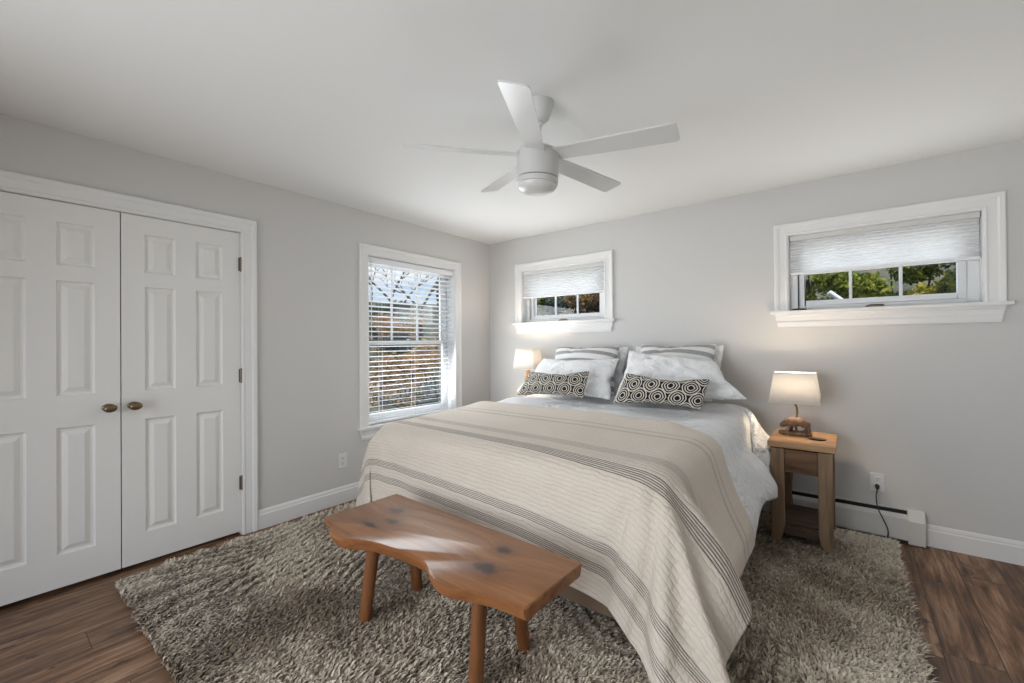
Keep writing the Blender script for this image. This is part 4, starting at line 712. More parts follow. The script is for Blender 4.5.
-13,-22,-30,-33,-31,-30,-24,-18,-16,-14,-16,-21,-24,-23,-23,-26,-25,-26,-87,35,35,34,35,34,35,34,35,34,35,35,35,32,28,20,10,0,0,0,0,0,0,0,0,0,0,0,0,0,0,0,0,0,1,-1,0,0,0,0,0,0,0,0,
0,0,0,1,-1,0,0,0,0,0,0,0,0,0,0,0,0,0,0,0,1,-4,-12,-23,-29,-33,-32,-31,-23,-19,-16,-14,-15,-21,-24,-24,-23,-25,-25,-26,-87,35,34,35,34,35,34,35,34,35,34,36,34,33,28,19,10,1,0,0,0,0,
0,0,0,0,0,0,0,0,0,0,0,0,3,-3,0,0,0,0,0,0,0,0,0,0,0,4,-4,0,0,0,0,0,0,0,0,0,0,0,0,0,0,0,0,-3,-13,-22,-29,-32,-33,-31,-24,-15,-19,-14,-16,-21,-24,-23,-23,-25,-26,-25,-87,34,35,34,35,
34,35,35,34,35,34,35,35,33,27,20,9,1,0,0,0,0,0,0,0,0,0,0,0,0,0,0,0,0,0,0,0,0,0,0,0,0,0,0,0,0,0,0,0,0,0,0,0,0,0,0,0,0,0,0,0,0,0,0,0,-3,-10,-24,-30,-32,-33,-31,-23,-12,-22,-15,-16,
-20,-24,-24,-23,-24,-26,-26,-86,34,35,34,35,34,35,34,35,35,34,35,35,32,28,20,8,1,0,0,0,0,0,0,0,0,0,0,0,0,0,0,0,0,0,0,0,0,0,0,0,0,0,0,0,0,0,0,0,0,0,0,0,0,0,0,0,0,0,0,0,0,0,0,0,0,
-11,-24,-31,-33,-33,-30,-23,-14,-21,-15,-15,-20,-24,-24,-23,-25,-25,-26,-86,34,35,34,35,34,35,34,35,34,35,35,35,32,27,19,9,1,0,0,0,0,0,0,0,0,0,0,0,0,0,4,-4,0,0,0,0,0,0,0,0,0,0,0,0,
0,0,0,0,0,0,0,0,0,0,0,0,0,0,0,0,0,0,0,0,1,-16,-19,-31,-33,-34,-29,-24,-15,-20,-14,-15,-20,-24,-24,-23,-25,-26,-25,-86,34,35,34,35,34,35,34,35,34,35,35,34,33,27,19,8,1,0,0,0,0,0,0,
0,0,0,0,0,0,0,0,5,-5,0,0,0,0,0,0,0,0,0,0,0,0,2,-2,0,0,0,0,0,0,0,0,0,0,0,0,0,0,0,0,1,-2,-14,-19,-30,-33,-35,-28,-24,-14,-21,-14,-16,-20,-24,-24,-23,-24,-26,-25,-86,34,35,34,35,34,
35,34,35,34,35,35,34,33,26,19,8,1,0,0,0,0,0,0,0,0,0,0,0,0,0,0,0,7,-7,0,0,0,0,0,0,0,4,-4,0,0,0,0,0,0,0,0,0,2,-2,0,0,0,0,0,0,0,0,0,1,-2,-14,-18,-30,-33,-34,-32,-23,-13,-25,-17,-17,
-18,-20,-24,-22,-25,-24,-5,-105,34,35,34,35,34,35,35,34,35,34,35,34,33,26,19,8,0,0,0,0,0,0,0,0,0,0,0,0,0,0,0,0,9,-7,-2,0,0,0,0,0,0,7,-7,0,0,0,0,0,0,0,0,0,5,-5,0,0,4,-4,0,0,0,0,0,1,
-3,-12,-18,-29,-34,-34,-33,-24,-16,-27,-22,-19,-20,-14,-15,-24,-18,-3,-3,-132,35,34,35,34,35,34,35,34,35,34,35,35,33,26,19,6,0,0,0,0,0,0,0,0,0,0,0,0,0,0,0,0,8,3,-11,0,0,0,0,0,0,8,
-8,0,0,0,0,0,0,0,0,0,5,-5,0,4,-4,0,0,0,0,0,0,0,-3,-6,-22,-29,-33,-35,-33,-25,-23,-28,-27,-24,-12,-6,-12,-11,-5,-3,-4,-157,35,35,34,35,34,34,35,34,35,35,34,35,33,26,17,11,-4,0,0,0,
0,0,0,4,-4,0,0,0,0,0,0,0,2,11,-12,-1,0,2,-2,0,0,9,-9,0,0,0,0,0,0,0,0,7,-7,0,3,-3,0,0,0,0,0,0,0,0,1,-9,-25,-26,-33,-34,-33,-26,-28,-32,-29,-15,-3,-2,-1,-11,-7,-2,1,-182,35,34,35,34,
35,34,34,35,34,35,35,34,33,26,16,11,5,-9,0,0,0,0,0,5,-5,0,0,0,0,0,0,0,0,12,-8,-4,4,-4,0,0,0,8,-8,0,0,0,0,0,0,0,0,8,-8,0,0,0,0,0,0,0,0,0,0,5,-2,-16,-17,-28,-33,-34,-31,-29,-33,-31,
-25,-4,10,4,-11,-14,2,-2,-3,-203,35,34,35,34,35,34,35,35,34,35,35,34,32,26,16,6,11,0,-11,0,0,2,-2,0,0,0,0,6,-5,-1,0,0,0,4,10,-12,-2,0,0,5,-5,7,-7,0,0,0,0,0,0,0,0,9,-9,0,0,0,0,0,0,
0,0,0,7,-2,-7,-7,-19,-29,-32,-34,-32,-34,-31,-28,0,13,-26,8,-23,16,-15,-5,7,-220,34,35,34,35,34,35,35,34,35,34,35,35,32,25,16,5,1,11,-1,-11,0,0,5,-5,0,0,0,0,7,-6,-1,0,0,1,13,-2,
-12,0,0,8,-8,0,0,0,0,0,0,0,0,4,-4,9,-9,0,0,0,2,-2,0,0,0,7,-6,-1,-2,-4,-23,-26,-33,-34,-34,-33,-26,4,4,-30,-16,1,14,-14,-5,3,7,-245,34,35,35,34,35,35,34,35,35,34,35,35,31,25,15,5,0,
5,11,-2,-12,-2,0,9,-9,0,0,0,0,10,-1,-9,1,1,6,12,-10,-10,0,8,-8,0,0,0,4,-4,0,0,7,-7,9,-6,-3,0,0,6,-6,0,0,0,5,-5,0,2,2,-14,-13,-30,-33,-36,-33,-21,2,-6,-27,-3,2,-32,21,-7,-7,6,6,
-270,35,35,35,34,35,34,35,34,35,35,35,35,30,25,15,5,0,2,7,11,-5,-10,-5,2,9,-11,-1,0,0,5,9,-10,2,4,-3,12,0,-16,-3,5,-5,1,10,-7,-1,-1,4,6,-9,1,8,-8,-4,3,7,-9,-1,0,0,5,-1,3,8,-5,-11,
-8,-15,-34,-27,-35,-10,-9,-19,-6,-1,-13,-22,-23,-9,19,3,8,8,-296,35,35,35,34,35,35,34,35,35,34,36,34,31,24,15,6,5,0,0,7,11,-8,-9,-2,4,5,-13,0,3,-3,13,-7,3,6,-6,3,9,-16,-2,-4,0,1,
15,-4,-3,-1,9,-8,-5,4,6,-11,2,9,-11,-1,-1,1,8,1,6,4,-13,-8,-2,-5,-18,-32,-21,-6,-23,-9,-6,-14,-21,-23,-21,-16,-2,7,14,14,-7,-299,34,35,35,35,34,35,35,35,34,35,36,34,31,23,15,13,7,
0,-2,0,9,3,-6,-6,3,2,-4,-8,5,-5,3,8,0,7,-5,-3,8,-8,-2,-4,2,-4,13,1,-2,-2,4,-8,0,3,-3,-5,8,-4,-5,5,0,3,5,5,0,-9,-6,1,-4,-19,-17,-3,-18,-8,-14,-20,-22,-23,-22,-19,-18,-12,2,14,15,
-17,-14,-283,35,34,35,35,35,34,35,35,34,35,35,35,31,22,15,12,4,-1,1,6,6,1,-5,-10,6,3,3,-10,3,-4,9,6,-5,5,-4,-3,9,-5,-7,-7,6,-1,12,-1,-7,3,4,-11,5,1,-7,2,8,-7,-3,7,-2,-1,5,0,1,-2,
-4,0,-8,-16,5,-4,-8,-24,-27,-26,-22,-20,-19,-20,-17,-4,12,9,2,-18,-21,-278,34,35,34,34,35,35,35,34,35,35,35,35,30,23,15,10,1,0,4,6,6,1,-5,-11,5,1,11,-5,0,-4,10,-2,-9,6,-4,9,0,-2,
-11,4,-5,0,10,1,-8,7,7,-10,4,0,-6,5,6,-8,-9,8,-4,2,4,-4,0,3,3,0,0,3,-6,-13,-25,-28,-27,-22,-19,-17,-19,-19,-10,7,2,0,-1,-21,-28,))
QUILT = (
(541,33,33,33,33,33,28,13,11,14,26,24,-1,-18,-21,11,32,21,17,39,24,27,32,18,20,35,42,40,40,40,38,37,35,34,33,33,33,33,32,33,33,33,33,33,33,33,33,34,33,33,33,33,33,33,33,33,33,33,33,
34,33,33,33,33,33,33,31,25,15,4,-7,-4,10,28,27,12,6,11,28,25,23,22,21,19,18,29,32,33,34,33,21,20,-2396,33,33,33,33,30,21,12,11,12,22,28,10,-14,-22,-2,32,32,17,14,32,38,39,14,22,37,
41,41,40,40,38,37,35,34,33,33,33,33,32,33,33,33,33,33,33,33,33,34,33,33,33,33,33,33,33,33,33,33,33,33,34,33,33,33,33,33,32,26,15,4,-5,-4,13,29,26,12,7,14,29,26,25,24,22,22,-7,33,
31,33,34,33,22,20,-2396,33,33,33,30,24,19,13,11,11,17,28,21,-6,-22,-10,26,27,7,38,34,38,33,14,26,39,41,41,40,40,38,37,35,33,33,33,33,33,33,33,33,33,33,33,33,33,33,33,34,33,33,33,
33,33,33,33,33,33,33,33,33,34,33,33,33,33,32,28,16,4,-5,-1,14,31,25,12,7,17,30,25,16,20,13,18,24,15,32,33,33,33,23,20,-2395,33,33,30,23,20,20,17,14,8,13,23,28,6,-17,-18,18,20,22,
37,37,36,27,17,30,40,41,41,39,40,39,37,35,33,33,33,33,33,33,33,33,33,33,33,33,33,33,33,34,33,33,33,33,33,33,33,33,33,33,33,33,34,33,33,33,33,32,30,17,3,-5,2,17,31,25,11,8,21,29,18,
15,15,19,28,18,13,27,31,33,33,23,20,-2394,33,30,22,19,20,21,20,16,9,10,19,28,18,-12,-19,12,31,15,36,37,34,23,20,34,41,41,40,40,40,38,37,36,33,33,33,33,33,33,33,33,33,33,33,33,33,
33,33,33,34,33,33,33,33,33,33,33,33,33,33,33,33,34,33,33,33,33,30,19,0,-2,4,20,31,25,11,9,23,27,14,15,17,26,25,11,17,27,24,31,33,23,20,-2393,31,22,19,18,19,22,21,19,12,8,15,24,26,
-1,-20,5,35,17,34,37,31,22,24,35,41,42,40,40,40,38,37,36,33,33,33,33,33,33,33,33,33,33,33,33,33,33,33,33,33,34,33,33,33,33,33,33,33,33,33,33,33,33,34,33,33,33,31,22,-1,-1,6,21,31,
25,11,11,27,22,11,16,22,28,19,10,18,25,23,27,32,24,19,-2394,22,19,18,19,19,21,22,21,16,9,11,20,28,12,-18,0,34,22,29,38,29,22,27,37,41,42,40,40,40,38,37,36,33,33,33,33,33,33,33,33,
33,33,33,33,33,33,33,33,33,33,34,33,33,33,33,33,33,33,33,33,33,33,33,33,33,34,32,24,2,-1,7,22,31,25,11,12,30,17,11,19,26,25,13,12,18,23,23,25,28,23,20,-2396,11,18,19,19,19,21,21,
23,20,12,9,15,25,25,-9,-8,31,23,30,38,28,22,29,39,41,41,41,40,40,38,37,35,34,33,33,33,33,33,33,33,33,33,33,33,33,33,33,33,33,33,33,34,33,33,33,33,33,33,33,33,33,33,33,33,33,33,33,
27,4,0,8,23,31,24,13,14,29,13,13,23,28,17,11,15,19,21,23,25,27,19,17,-2391,6,11,16,19,18,20,21,22,22,18,11,10,20,29,7,-14,26,26,29,39,26,23,32,39,42,41,41,40,40,38,37,35,34,33,33,
33,33,33,33,33,33,33,33,33,33,33,33,33,33,33,33,33,34,33,33,33,33,33,33,33,33,33,33,33,33,33,33,30,8,-1,8,25,31,24,16,15,25,10,18,27,23,13,11,17,20,24,26,27,21,17,16,-2390,3,5,10,
16,17,19,19,22,22,21,16,10,14,25,21,-10,18,29,29,38,25,25,34,40,42,41,41,40,40,38,37,35,34,33,33,33,33,33,33,33,33,33,33,33,33,33,33,33,33,33,33,33,33,34,33,33,33,33,33,33,33,33,
33,33,33,33,33,31,14,-1,8,26,31,24,12,24,19,10,23,28,15,11,14,20,25,26,25,23,18,16,16,-2389,2,3,5,10,14,17,18,20,21,23,21,13,10,20,28,0,8,31,31,38,24,27,35,41,41,42,41,40,39,39,37,
35,33,34,33,33,33,33,33,33,33,33,33,33,33,33,33,33,33,33,33,33,33,34,33,33,33,33,33,33,33,33,33,33,33,33,33,32,19,0,8,27,31,22,13,29,12,15,28,21,10,13,19,26,25,23,25,22,16,14,9,
-2387,4,4,4,5,10,13,15,18,21,21,23,20,11,13,27,20,-1,32,28,38,24,29,37,41,41,41,41,40,40,38,37,36,33,33,33,33,34,33,33,33,33,33,33,33,33,33,33,33,33,33,33,33,34,33,33,33,33,33,33,
33,33,33,33,33,33,33,32,33,24,2,8,28,31,20,16,29,9,22,26,13,12,19,26,24,23,25,26,14,8,5,5,-2374,4,6,5,5,7,9,12,14,18,21,22,24,17,11,18,29,2,32,27,38,24,31,38,41,42,41,41,40,40,38,
37,36,33,33,33,33,33,33,33,34,33,33,33,33,33,33,33,33,33,33,33,33,34,33,33,33,33,33,33,33,33,33,33,33,33,33,32,33,29,4,8,29,30,22,18,21,14,28,19,10,19,25,24,24,25,24,13,4,3,2,5,
-2349,1,2,4,6,6,8,10,11,13,18,20,24,24,15,13,25,15,27,28,36,25,33,40,41,41,42,41,40,40,38,37,36,33,33,33,33,33,33,33,33,33,34,33,33,33,33,33,33,33,33,33,33,33,34,33,33,33,33,33,33,
33,33,33,33,33,32,33,32,33,8,8,30,30,24,21,13,22,26,11,18,25,23,25,25,16,6,4,3,5,7,5,-2310,-5,-3,-1,2,3,7,8,10,11,12,18,21,25,24,13,17,31,15,32,36,25,36,41,41,41,41,41,41,39,39,37,
35,34,33,33,33,33,33,33,33,33,34,33,33,33,33,33,33,33,33,33,33,34,33,33,33,33,33,33,33,33,33,33,33,33,32,33,33,32,13,10,31,30,19,28,12,27,17,15,26,24,25,20,6,1,3,6,8,11,13,10,
-2280,-4,-6,-5,-5,-2,1,4,8,9,12,14,16,23,25,25,12,25,21,35,33,27,39,41,40,42,41,41,40,40,39,37,35,34,33,33,33,33,33,33,33,33,33,34,33,33,33,33,33,33,33,33,33,34,33,33,33,33,33,33,
33,33,33,33,33,33,33,32,33,31,22,10,31,29,18,26,20,25,14,26,25,23,11,-1,3,6,12,15,15,16,11,10,-2268,-2,-3,-3,-5,-6,-5,-3,1,4,9,12,15,17,25,27,21,16,32,29,31,34,38,40,41,41,42,41,
40,40,38,37,36,33,33,34,33,33,33,33,33,33,33,33,34,33,33,33,33,33,33,33,33,34,33,33,33,33,33,33,33,33,33,33,33,33,33,33,32,30,29,12,31,27,24,19,28,18,26,25,17,6,-1,7,15,18,18,15,
16,10,10,9,-2267,-1,0,1,0,-2,-3,-6,-5,-4,0,6,11,17,21,24,28,19,25,32,33,38,38,40,41,41,41,41,41,39,39,37,36,33,33,33,33,34,33,33,33,33,33,33,34,33,33,33,33,33,33,33,34,33,33,33,33,
33,33,33,33,33,33,33,33,33,33,33,31,32,29,20,30,22,31,21,27,24,23,10,1,7,15,19,19,20,17,17,9,10,10,9,-2268,0,0,1,1,3,0,-2,-1,-3,-6,-5,2,8,20,24,24,28,21,32,36,37,40,40,41,41,41,41,
41,40,39,37,35,34,33,33,33,33,34,33,33,33,33,33,33,34,33,33,33,33,33,33,34,33,33,33,33,33,33,33,33,33,33,33,33,33,33,33,32,32,32,24,28,24,28,28,26,19,4,8,16,19,17,20,21,19,17,11,
10,10,10,10,-2256,0,-1,-1,0,0,-1,0,0,-1,-1,-1,-2,-3,1,20,29,22,27,30,37,38,40,41,41,41,42,41,41,40,39,37,36,34,33,33,33,33,33,34,33,33,33,33,33,34,33,33,33,33,33,33,34,33,33,33,33,
33,34,33,33,33,33,33,33,33,33,32,32,32,33,30,28,27,29,27,15,9,15,16,19,20,21,21,19,19,11,11,11,10,11,10,-2237,0,-2,1,0,-1,0,0,0,-1,-1,-1,-3,-2,-5,-2,16,30,25,31,36,40,40,41,42,41,
42,42,40,40,39,38,36,33,33,34,33,33,33,33,34,33,33,33,33,33,34,33,33,33,33,33,34,33,33,33,33,34,33,33,33,33,33,33,33,33,33,33,33,33,32,31,30,30,28,15,14,17,20,22,21,21,20,19,19,14,
11,11,11,11,11,11,-2262,-3,-4,3,3,1,2,1,1,1,2,1,3,2,2,2,-2,24,27,32,36,40,40,42,42,42,41,42,41,40,39,38,35,34,33,33,34,33,33,33,34,33,33,33,33,33,34,33,33,33,33,33,34,33,33,33,33,
34,33,33,33,34,33,33,33,33,33,34,33,33,34,32,32,29,20,16,21,22,21,21,22,20,20,19,17,11,11,10,10,10,10,9,-2285,-2,-1,0,1,1,1,1,0,1,1,1,3,4,5,9,21,18,25,31,37,39,41,41,42,42,42,42,
41,40,39,37,36,34,33,33,34,33,33,33,33,34,33,33,33,33,34,33,33,33,33,34,33,33,33,33,34,33,33,33,34,33,33,33,34,33,33,34,33,34,34,34,31,29,19,21,23,23,22,21,20,19,18,16,15,9,8,9,8,
8,7,8,-2291,1,1,1,2,1,2,3,2,4,3,5,5,10,9,9,9,17,26,31,35,40,40,41,42,42,42,41,41,41,39,37,36,34,33,33,33,34,33,33,33,34,33,33,33,33,34,33,33,33,33,34,33,33,33,33,34,33,33,33,34,33,
33,34,33,33,34,33,34,34,34,34,34,28,21,24,24,21,18,17,16,13,13,12,13,13,10,8,7,8,8,8,-2279,3,3,3,3,3,4,3,4,5,4,4,3,5,5,9,13,17,25,31,36,38,41,40,42,42,42,41,41,41,39,37,36,34,33,
33,33,34,33,33,33,34,33,33,33,33,34,33,33,33,33,34,33,33,33,33,34,33,33,34,33,33,33,34,33,34,33,34,33,33,33,36,33,29,22,23,16,14,14,13,12,11,13,13,13,13,13,13,11,8,7,7,-2255,4,4,4,
4,4,5,4,4,4,5,5,4,3,1,5,7,19,25,31,36,38,40,41,41,42,42,41,41,41,39,37,36,34,33,33,33,34,33,33,33,33,34,33,33,33,33,34,33,33,33,34,33,33,33,34,33,33,33,34,33,33,34,33,33,34,33,34,
33,34,33,33,33,28,24,13,10,9,11,12,12,14,10,12,11,13,13,13,13,12,13,7,-2226,4,4,4,4,4,5,4,4,3,3,3,1,1,0,2,10,19,25,31,36,38,40,40,41,42,42,41,42,40,39,37,36,34,33,33,33,33,34,33,
33,34,33,33,33,33,33,34,33,33,33,34,33,33,33,34,33,33,33,34,33,33,34,33,33,34,33,33,34,33,34,32,32,29,23,17,13,5,6,10,11,12,13,12,13,12,13,13,14,-3,5,10,-2190,3,4,4,4,3,4,3,2,2,1,
-1,-1,0,1,7,9,18,26,31,35,39,39,41,41,41,42,42,41,40,39,37,36,34,33,33,33,33,34,33,33,34,33,33,33,33,33,34,33,33,33,34,33,33,33,34,33,33,34,33,33,33,34,33,33,34,33,33,33,34,33,33,
32,28,24,14,11,10,9,8,11,13,12,13,12,11,13,13,13,0,-1,5,-2172,3,3,3,3,3,3,1,1,2,0,0,0,0,1,4,9,18,26,31,36,38,40,40,41,42,41,42,41,40,39,37,36,34,33,33,33,33,34,33,33,34,33,33,33,
33,33,34,33,33,33,34,33,33,33,34,33,33,34,33,33,33,34,33,33,33,34,33,33,33,33,33,32,29,23,15,10,9,10,10,10,11,13,13,13,11,13,14,11,3,-1,3,-2167,3,2,2,2,2,2,1,1,1,0,0,0,0,1,5,9,19,
25,31,36,38,40,40,42,41,42,41,41,40,39,37,36,34,33,33,33,34,33,33,33,33,34,33,33,33,34,33,33,33,33,34,33,33,33,33,34,33,33,34,33,33,33,34,33,33,33,34,33,33,33,33,32,29,23,15,13,11,
10,10,9,8,11,13,12,13,12,15,11,4,-1,3,-2164,2,2,1,1,1,1,0,1,0,0,1,0,1,2,5,9,19,25,32,35,39,39,41,41,41,42,41,41,40,39,37,36,34,33,33,33,34,33,33,33,33,34,33,33,33,34,33,33,33,33,
34,33,33,33,33,34,33,33,34,33,33,33,34,33,33,33,33,33,34,33,33,32,28,23,16,10,11,11,12,11,12,11,11,11,11,11,13,13,5,1,1,-2162,1,1,1,1,0,1,0,0,0,0,-1,1,1,3,5,10,19,25,32,36,38,40,
40,41,42,41,42,40,40,39,37,36,34,33,33,33,34,33,33,33,33,34,33,33,33,34,33,33,33,33,34,33,33,33,33,34,33,33,33,34,33,33,33,34,33,33,33,33,33,33,33,32,29,23,15,11,9,10,10,12,11,12,
12,12,12,12,13,13,5,2,0,-2161,1,1,0,1,0,1,1,0,0,0,1,1,1,1,5,9,19,26,31,36,38,40,40,41,42,41,42,40,40,39,38,35,34,33,33,34,33,33,33,33,33,34,33,33,33,34,33,33,33,33,33,34,33,33,33,
34,33,33,33,34,33,33,33,33,34,33,33,33,33,33,33,32,29,23,15,11,9,10,10,11,11,11,13,12,13,12,13,12,6,2,0,-2160,1,0,0,0,0,0,1,1,1,1,0,1,1,2,4,9,19,26,31,36,38,40,41,41,41,42,41,41,
40,38,38,35,34,33,33,34,33,33,33,33,33,34,33,33,33,33,34,33,33,33,33,34,33,33,33,34,33,33,33,33,34,33,33,33,33,33,33,34,33,33,33,32,29,23,15,11,8,10,11,11,11,11,13,12,13,12,13,12,
5,3,1,-2159,-1,0,0,-1,0,0,0,2,3,1,0,0,1,2,4,9,19,26,32,35,39,39,41,41,41,42,41,41,40,39,37,35,34,33,33,34,33,33,33,33,34,33,33,33,33,33,34,33,33,33,33,34,33,33,33,34,33,33,33,33,
33,33,34,33,33,33,33,33,33,34,33,32,29,23,15,11,8,10,10,12,11,12,12,12,13,14,12,11,5,2,1,-2157,-1,-1,0,-1,0,1,1,2,2,0,0,0,1,1,5,9,19,26,32,36,38,40,40,41,42,41,41,41,40,39,37,35,
34,33,33,34,33,33,33,33,34,33,33,33,33,33,34,33,33,33,33,34,33,33,33,33,34,33,33,33,33,33,34,33,33,33,33,33,33,33,33,32,29,24,15,10,9,10,10,11,11,13,12,12,13,14,14,11,3,1,0,-2154,
-1,-2,0,-1,1,1,0,2,1,1,0,0,1,2,4,10,19,25,32,36,38,40,40,41,42,41,41,41,40,39,37,36,33,33,34,33,33,33,33,33,34,33,33,33,33,33,34,33,33,33,33,33,34,33,33,33,34,33,33,33,33,33,33,34,
33,33,33,33,33,33,33,32,29,24,15,11,9,9,10,10,12,12,12,13,12,13,14,12,5,1,0,-2155,0,-1,-1,-1,1,1,0,0,2,0,1,0,1,2,4,10,19,25,32,36,38,40,40,42,41,41,42,40,40,39,37,36,33,33,33,34,
33,33,33,33,34,33,33,33,33,33,34,33,33,33,33,33,34,33,33,33,33,34,33,33,33,33,33,33,33,33,34,33,33,33,33,32,29,23,16,10,9,10,10,11,11,12,12,13,12,13,13,12,6,2,1,-2156,0,0,-1,-1,1,
0,0,0,1,0,0,1,0,2,5,10,19,26,31,36,39,39,41,41,41,42,41,40,40,39,37,36,33,33,34,33,33,33,33,34,33,33,33,33,33,33,34,33,33,33,33,33,34,33,33,33,33,33,34,33,33,33,33,33,33,33,33,33,
34,33,33,32,28,24,16,10,9,9,11,11,11,11,13,12,13,12,13,13,5,3,1,-2156,1,1,-1,-1,0,0,-1,0,1,0,1,0,0,2,5,10,19,26,32,35,39,39,41,41,41,42,41,41,39,39,37,36,33,34,33,33,33,33,33,34,
33,33,33,33,33,33,33,34,33,33,33,33,34,33,33,33,33,33,33,34,33,33,33,33,33,33,33,33,33,34,33,31,29,24,16,10,8,9,11,11,12,11,13,12,13,12,13,12,6,2,2,-2156,1,-1,0,0,-1,0,0,0,0,1,1,1,
0,1,5,10,19,26,32,36,38,39,41,41,42,41,41,41,40,38,37,36,34,33,33,33,33,33,33,34,33,33,33,33,33,33,34,33,33,33,33,33,33,34,33,33,33,33,33,33,34,33,33,33,33,33,33,33,33,33,33,32,29,
24,16,10,8,9,10,11,12,12,13,12,13,12,13,12,5,3,2,-2157,1,-1,0,0,0,0,0,0,0,1,0,2,0,2,4,10,19,26,32,36,38,40,40,41,42,41,41,41,40,38,38,35,34,33,33,33,33,33,33,33,34,33,33,33,33,33,
34,33,33,33,33,33,33,34,33,33,33,33,33,33,33,33,34,33,33,33,33,33,33,33,33,32,29,24,16,10,8,10,9,11,12,12,13,12,13,12,13,12,5,3,2,-2157,1,-1,-1,0,2,0,0,0,0,0,1,1,1,1,4,10,19,27,31,
36,38,40,40,41,42,41,41,41,40,38,38,35,34,33,33,33,33,33,33,33,34,33,33,33,33,34,33,33,33,33,33,33,33,34,33,33,33,33,33,33,33,33,33,34,33,33,33,33,33,33,33,32,29,24,15,11,8,10,10,
10,12,12,12,13,12,13,13,12,6,2,3,-2158,2,-1,-2,0,1,2,0,-1,1,0,1,0,1,1,5,10,19,26,32,35,38,40,40,41,42,41,41,41,40,38,38,35,34,33,33,33,33,33,33,34,33,33,33,33,33,34,33,33,33,33,33,
33,33,33,34,33,33,33,33,33,33,33,33,34,33,33,33,33,32,34,32,32,29,24,16,11,8,9,11,11,11,12,12,13,12,13,13,12,6,2,3,-2158,2,-1,-1,-2,1,2,0,0,1,0,0,1,0,1,5,11,19,27,31,36,37,40,40,
41,41,42,41,41,40,38,38,35,34,33,33,33,33,33,33,34,33,33,33,33,33,34,33,33,33,33,33,33,33,33,34,33,33,33,33,33,33,33,33,34,33,33,33,32,33,33,33,32,29,24,16,11,8,9,10,11,12,12,12,
13,12,13,13,12,7,2,3,-2159,1,0,0,0,-1,1,0,0,1,-1,1,0,1,2,5,10,19,27,33,34,37,39,41,41,41,42,41,41,40,38,38,35,34,33,33,33,33,33,33,34,33,33,33,33,33,33,34,33,33,33,33,33,33,33,33,
34,33,33,33,33,33,33,33,34,33,33,33,32,33,33,33,32,29,24,16,10,9,9,10,11,11,13,12,13,12,12,13,13,8,2,2,-2159,1,0,1,0,0,0,0,0,0,0,0,1,0,2,6,10,18,28,32,35,35,39,41,41,42,41,42,41,
40,38,38,35,34,33,33,33,33,33,33,34,33,33,33,33,33,33,34,33,33,33,33,33,33,33,33,34,33,33,33,33,33,33,33,34,33,33,33,32,33,32,33,32,29,24,17,10,9,9,10,11,11,12,13,13,12,12,13,12,9,
2,1,-2157,1,-1,1,0,0,0,1,0,0,0,0,0,0,2,5,11,19,28,32,34,35,39,41,41,42,41,42,41,40,38,38,35,34,33,33,33,33,33,33,34,33,33,33,33,33,33,34,33,33,33,33,33,33,33,33,34,33,33,33,33,33,
33,34,33,33,33,33,32,32,33,33,32,29,24,16,11,8,9,11,11,11,12,13,12,13,12,13,12,8,3,1,),
(-2120,0,0,0,0,1,-2,-3,-4,-4,-1,5,7,5,6,6,-1,-4,-3,0,0,4,4,6,6,9,4,-4,-5,-2,3,3,4,2,0,-3,-4,3,5,1,3,2,-1,1,-3,-3,-1,1,1,1,1,0,-1,-1,-1,0,1,1,0,0,-1,0,0,-2,-2,-5,-6,-5,-6,-6,-7,-6,
-6,-6,-5,2,6,5,-6,-17,-22,-24,-26,-26,-26,-7,-1,-1,-1,-1,-1,-1,171,0,0,0,0,0,-3,-4,-4,-3,-3,3,6,6,5,7,2,-1,-3,-4,3,2,2,7,5,11,2,-4,-5,-1,2,3,3,2,-2,-2,-2,2,4,3,2,1,-1,0,-1,-3,-1,2,
0,0,2,-1,-1,0,-1,0,1,1,0,0,-1,0,0,0,-2,-4,-8,-4,-6,-7,-6,-7,-6,-7,-6,3,7,4,-8,-16,-21,-22,-24,-22,-13,-5,-1,-1,-1,-1,-1,-1,155,0,0,0,-1,-2,-3,-4,-4,-4,-3,0,5,7,5,6,5,-3,-7,0,3,2,4,
6,5,12,1,-5,-5,0,2,2,4,1,-2,-2,-2,2,4,3,2,0,-2,1,0,-3,-1,2,0,0,2,-1,-1,0,0,-1,1,0,0,1,0,-1,0,0,0,-2,-8,-7,-6,-6,-7,-6,-6,-9,-6,4,6,4,-9,-18,-22,-24,-25,-24,2,12,-1,-1,-1,-1,-1,-1,
138,0,0,-1,-2,-3,-2,-3,-4,-4,-4,-2,3,7,5,6,6,-5,-5,0,2,3,5,6,8,9,0,-6,-6,2,3,1,1,2,-1,-1,-2,1,4,3,1,-2,0,2,0,-3,-1,1,0,1,1,0,-1,0,-1,0,0,0,0,1,0,-1,0,1,1,-1,-6,-9,-6,-7,-6,-7,-6,
-10,-6,4,7,3,-11,-21,-22,-24,-25,-12,10,13,5,0,-1,-1,-1,0,120,0,-1,-2,-3,-3,-2,-3,-3,-4,-4,-3,1,5,6,6,6,-3,-5,-2,2,4,5,6,10,8,-1,-6,-6,2,3,0,0,2,1,-1,-2,-1,4,4,0,-2,1,1,0,-2,0,0,
-1,1,1,0,0,-1,0,0,0,1,0,0,0,-1,-1,1,1,2,-4,-12,-6,-6,-7,-6,-8,-11,-5,5,8,0,-14,-21,-23,-25,-19,0,14,12,4,7,1,-1,-1,0,107,-2,-5,-2,-4,-2,-3,-2,-3,-4,-4,-4,-1,3,7,5,7,-1,-5,-3,2,4,6,
5,12,6,-1,-6,-5,0,3,1,0,2,1,-2,-2,-1,4,4,0,-2,1,1,-1,-1,1,-1,-1,1,1,0,-1,0,0,1,1,0,0,0,0,-2,-1,0,2,2,-1,-10,-9,-7,-6,-7,-8,-12,-5,6,8,-1,-18,-22,-23,-23,-10,10,14,11,7,7,4,1,-1,0,
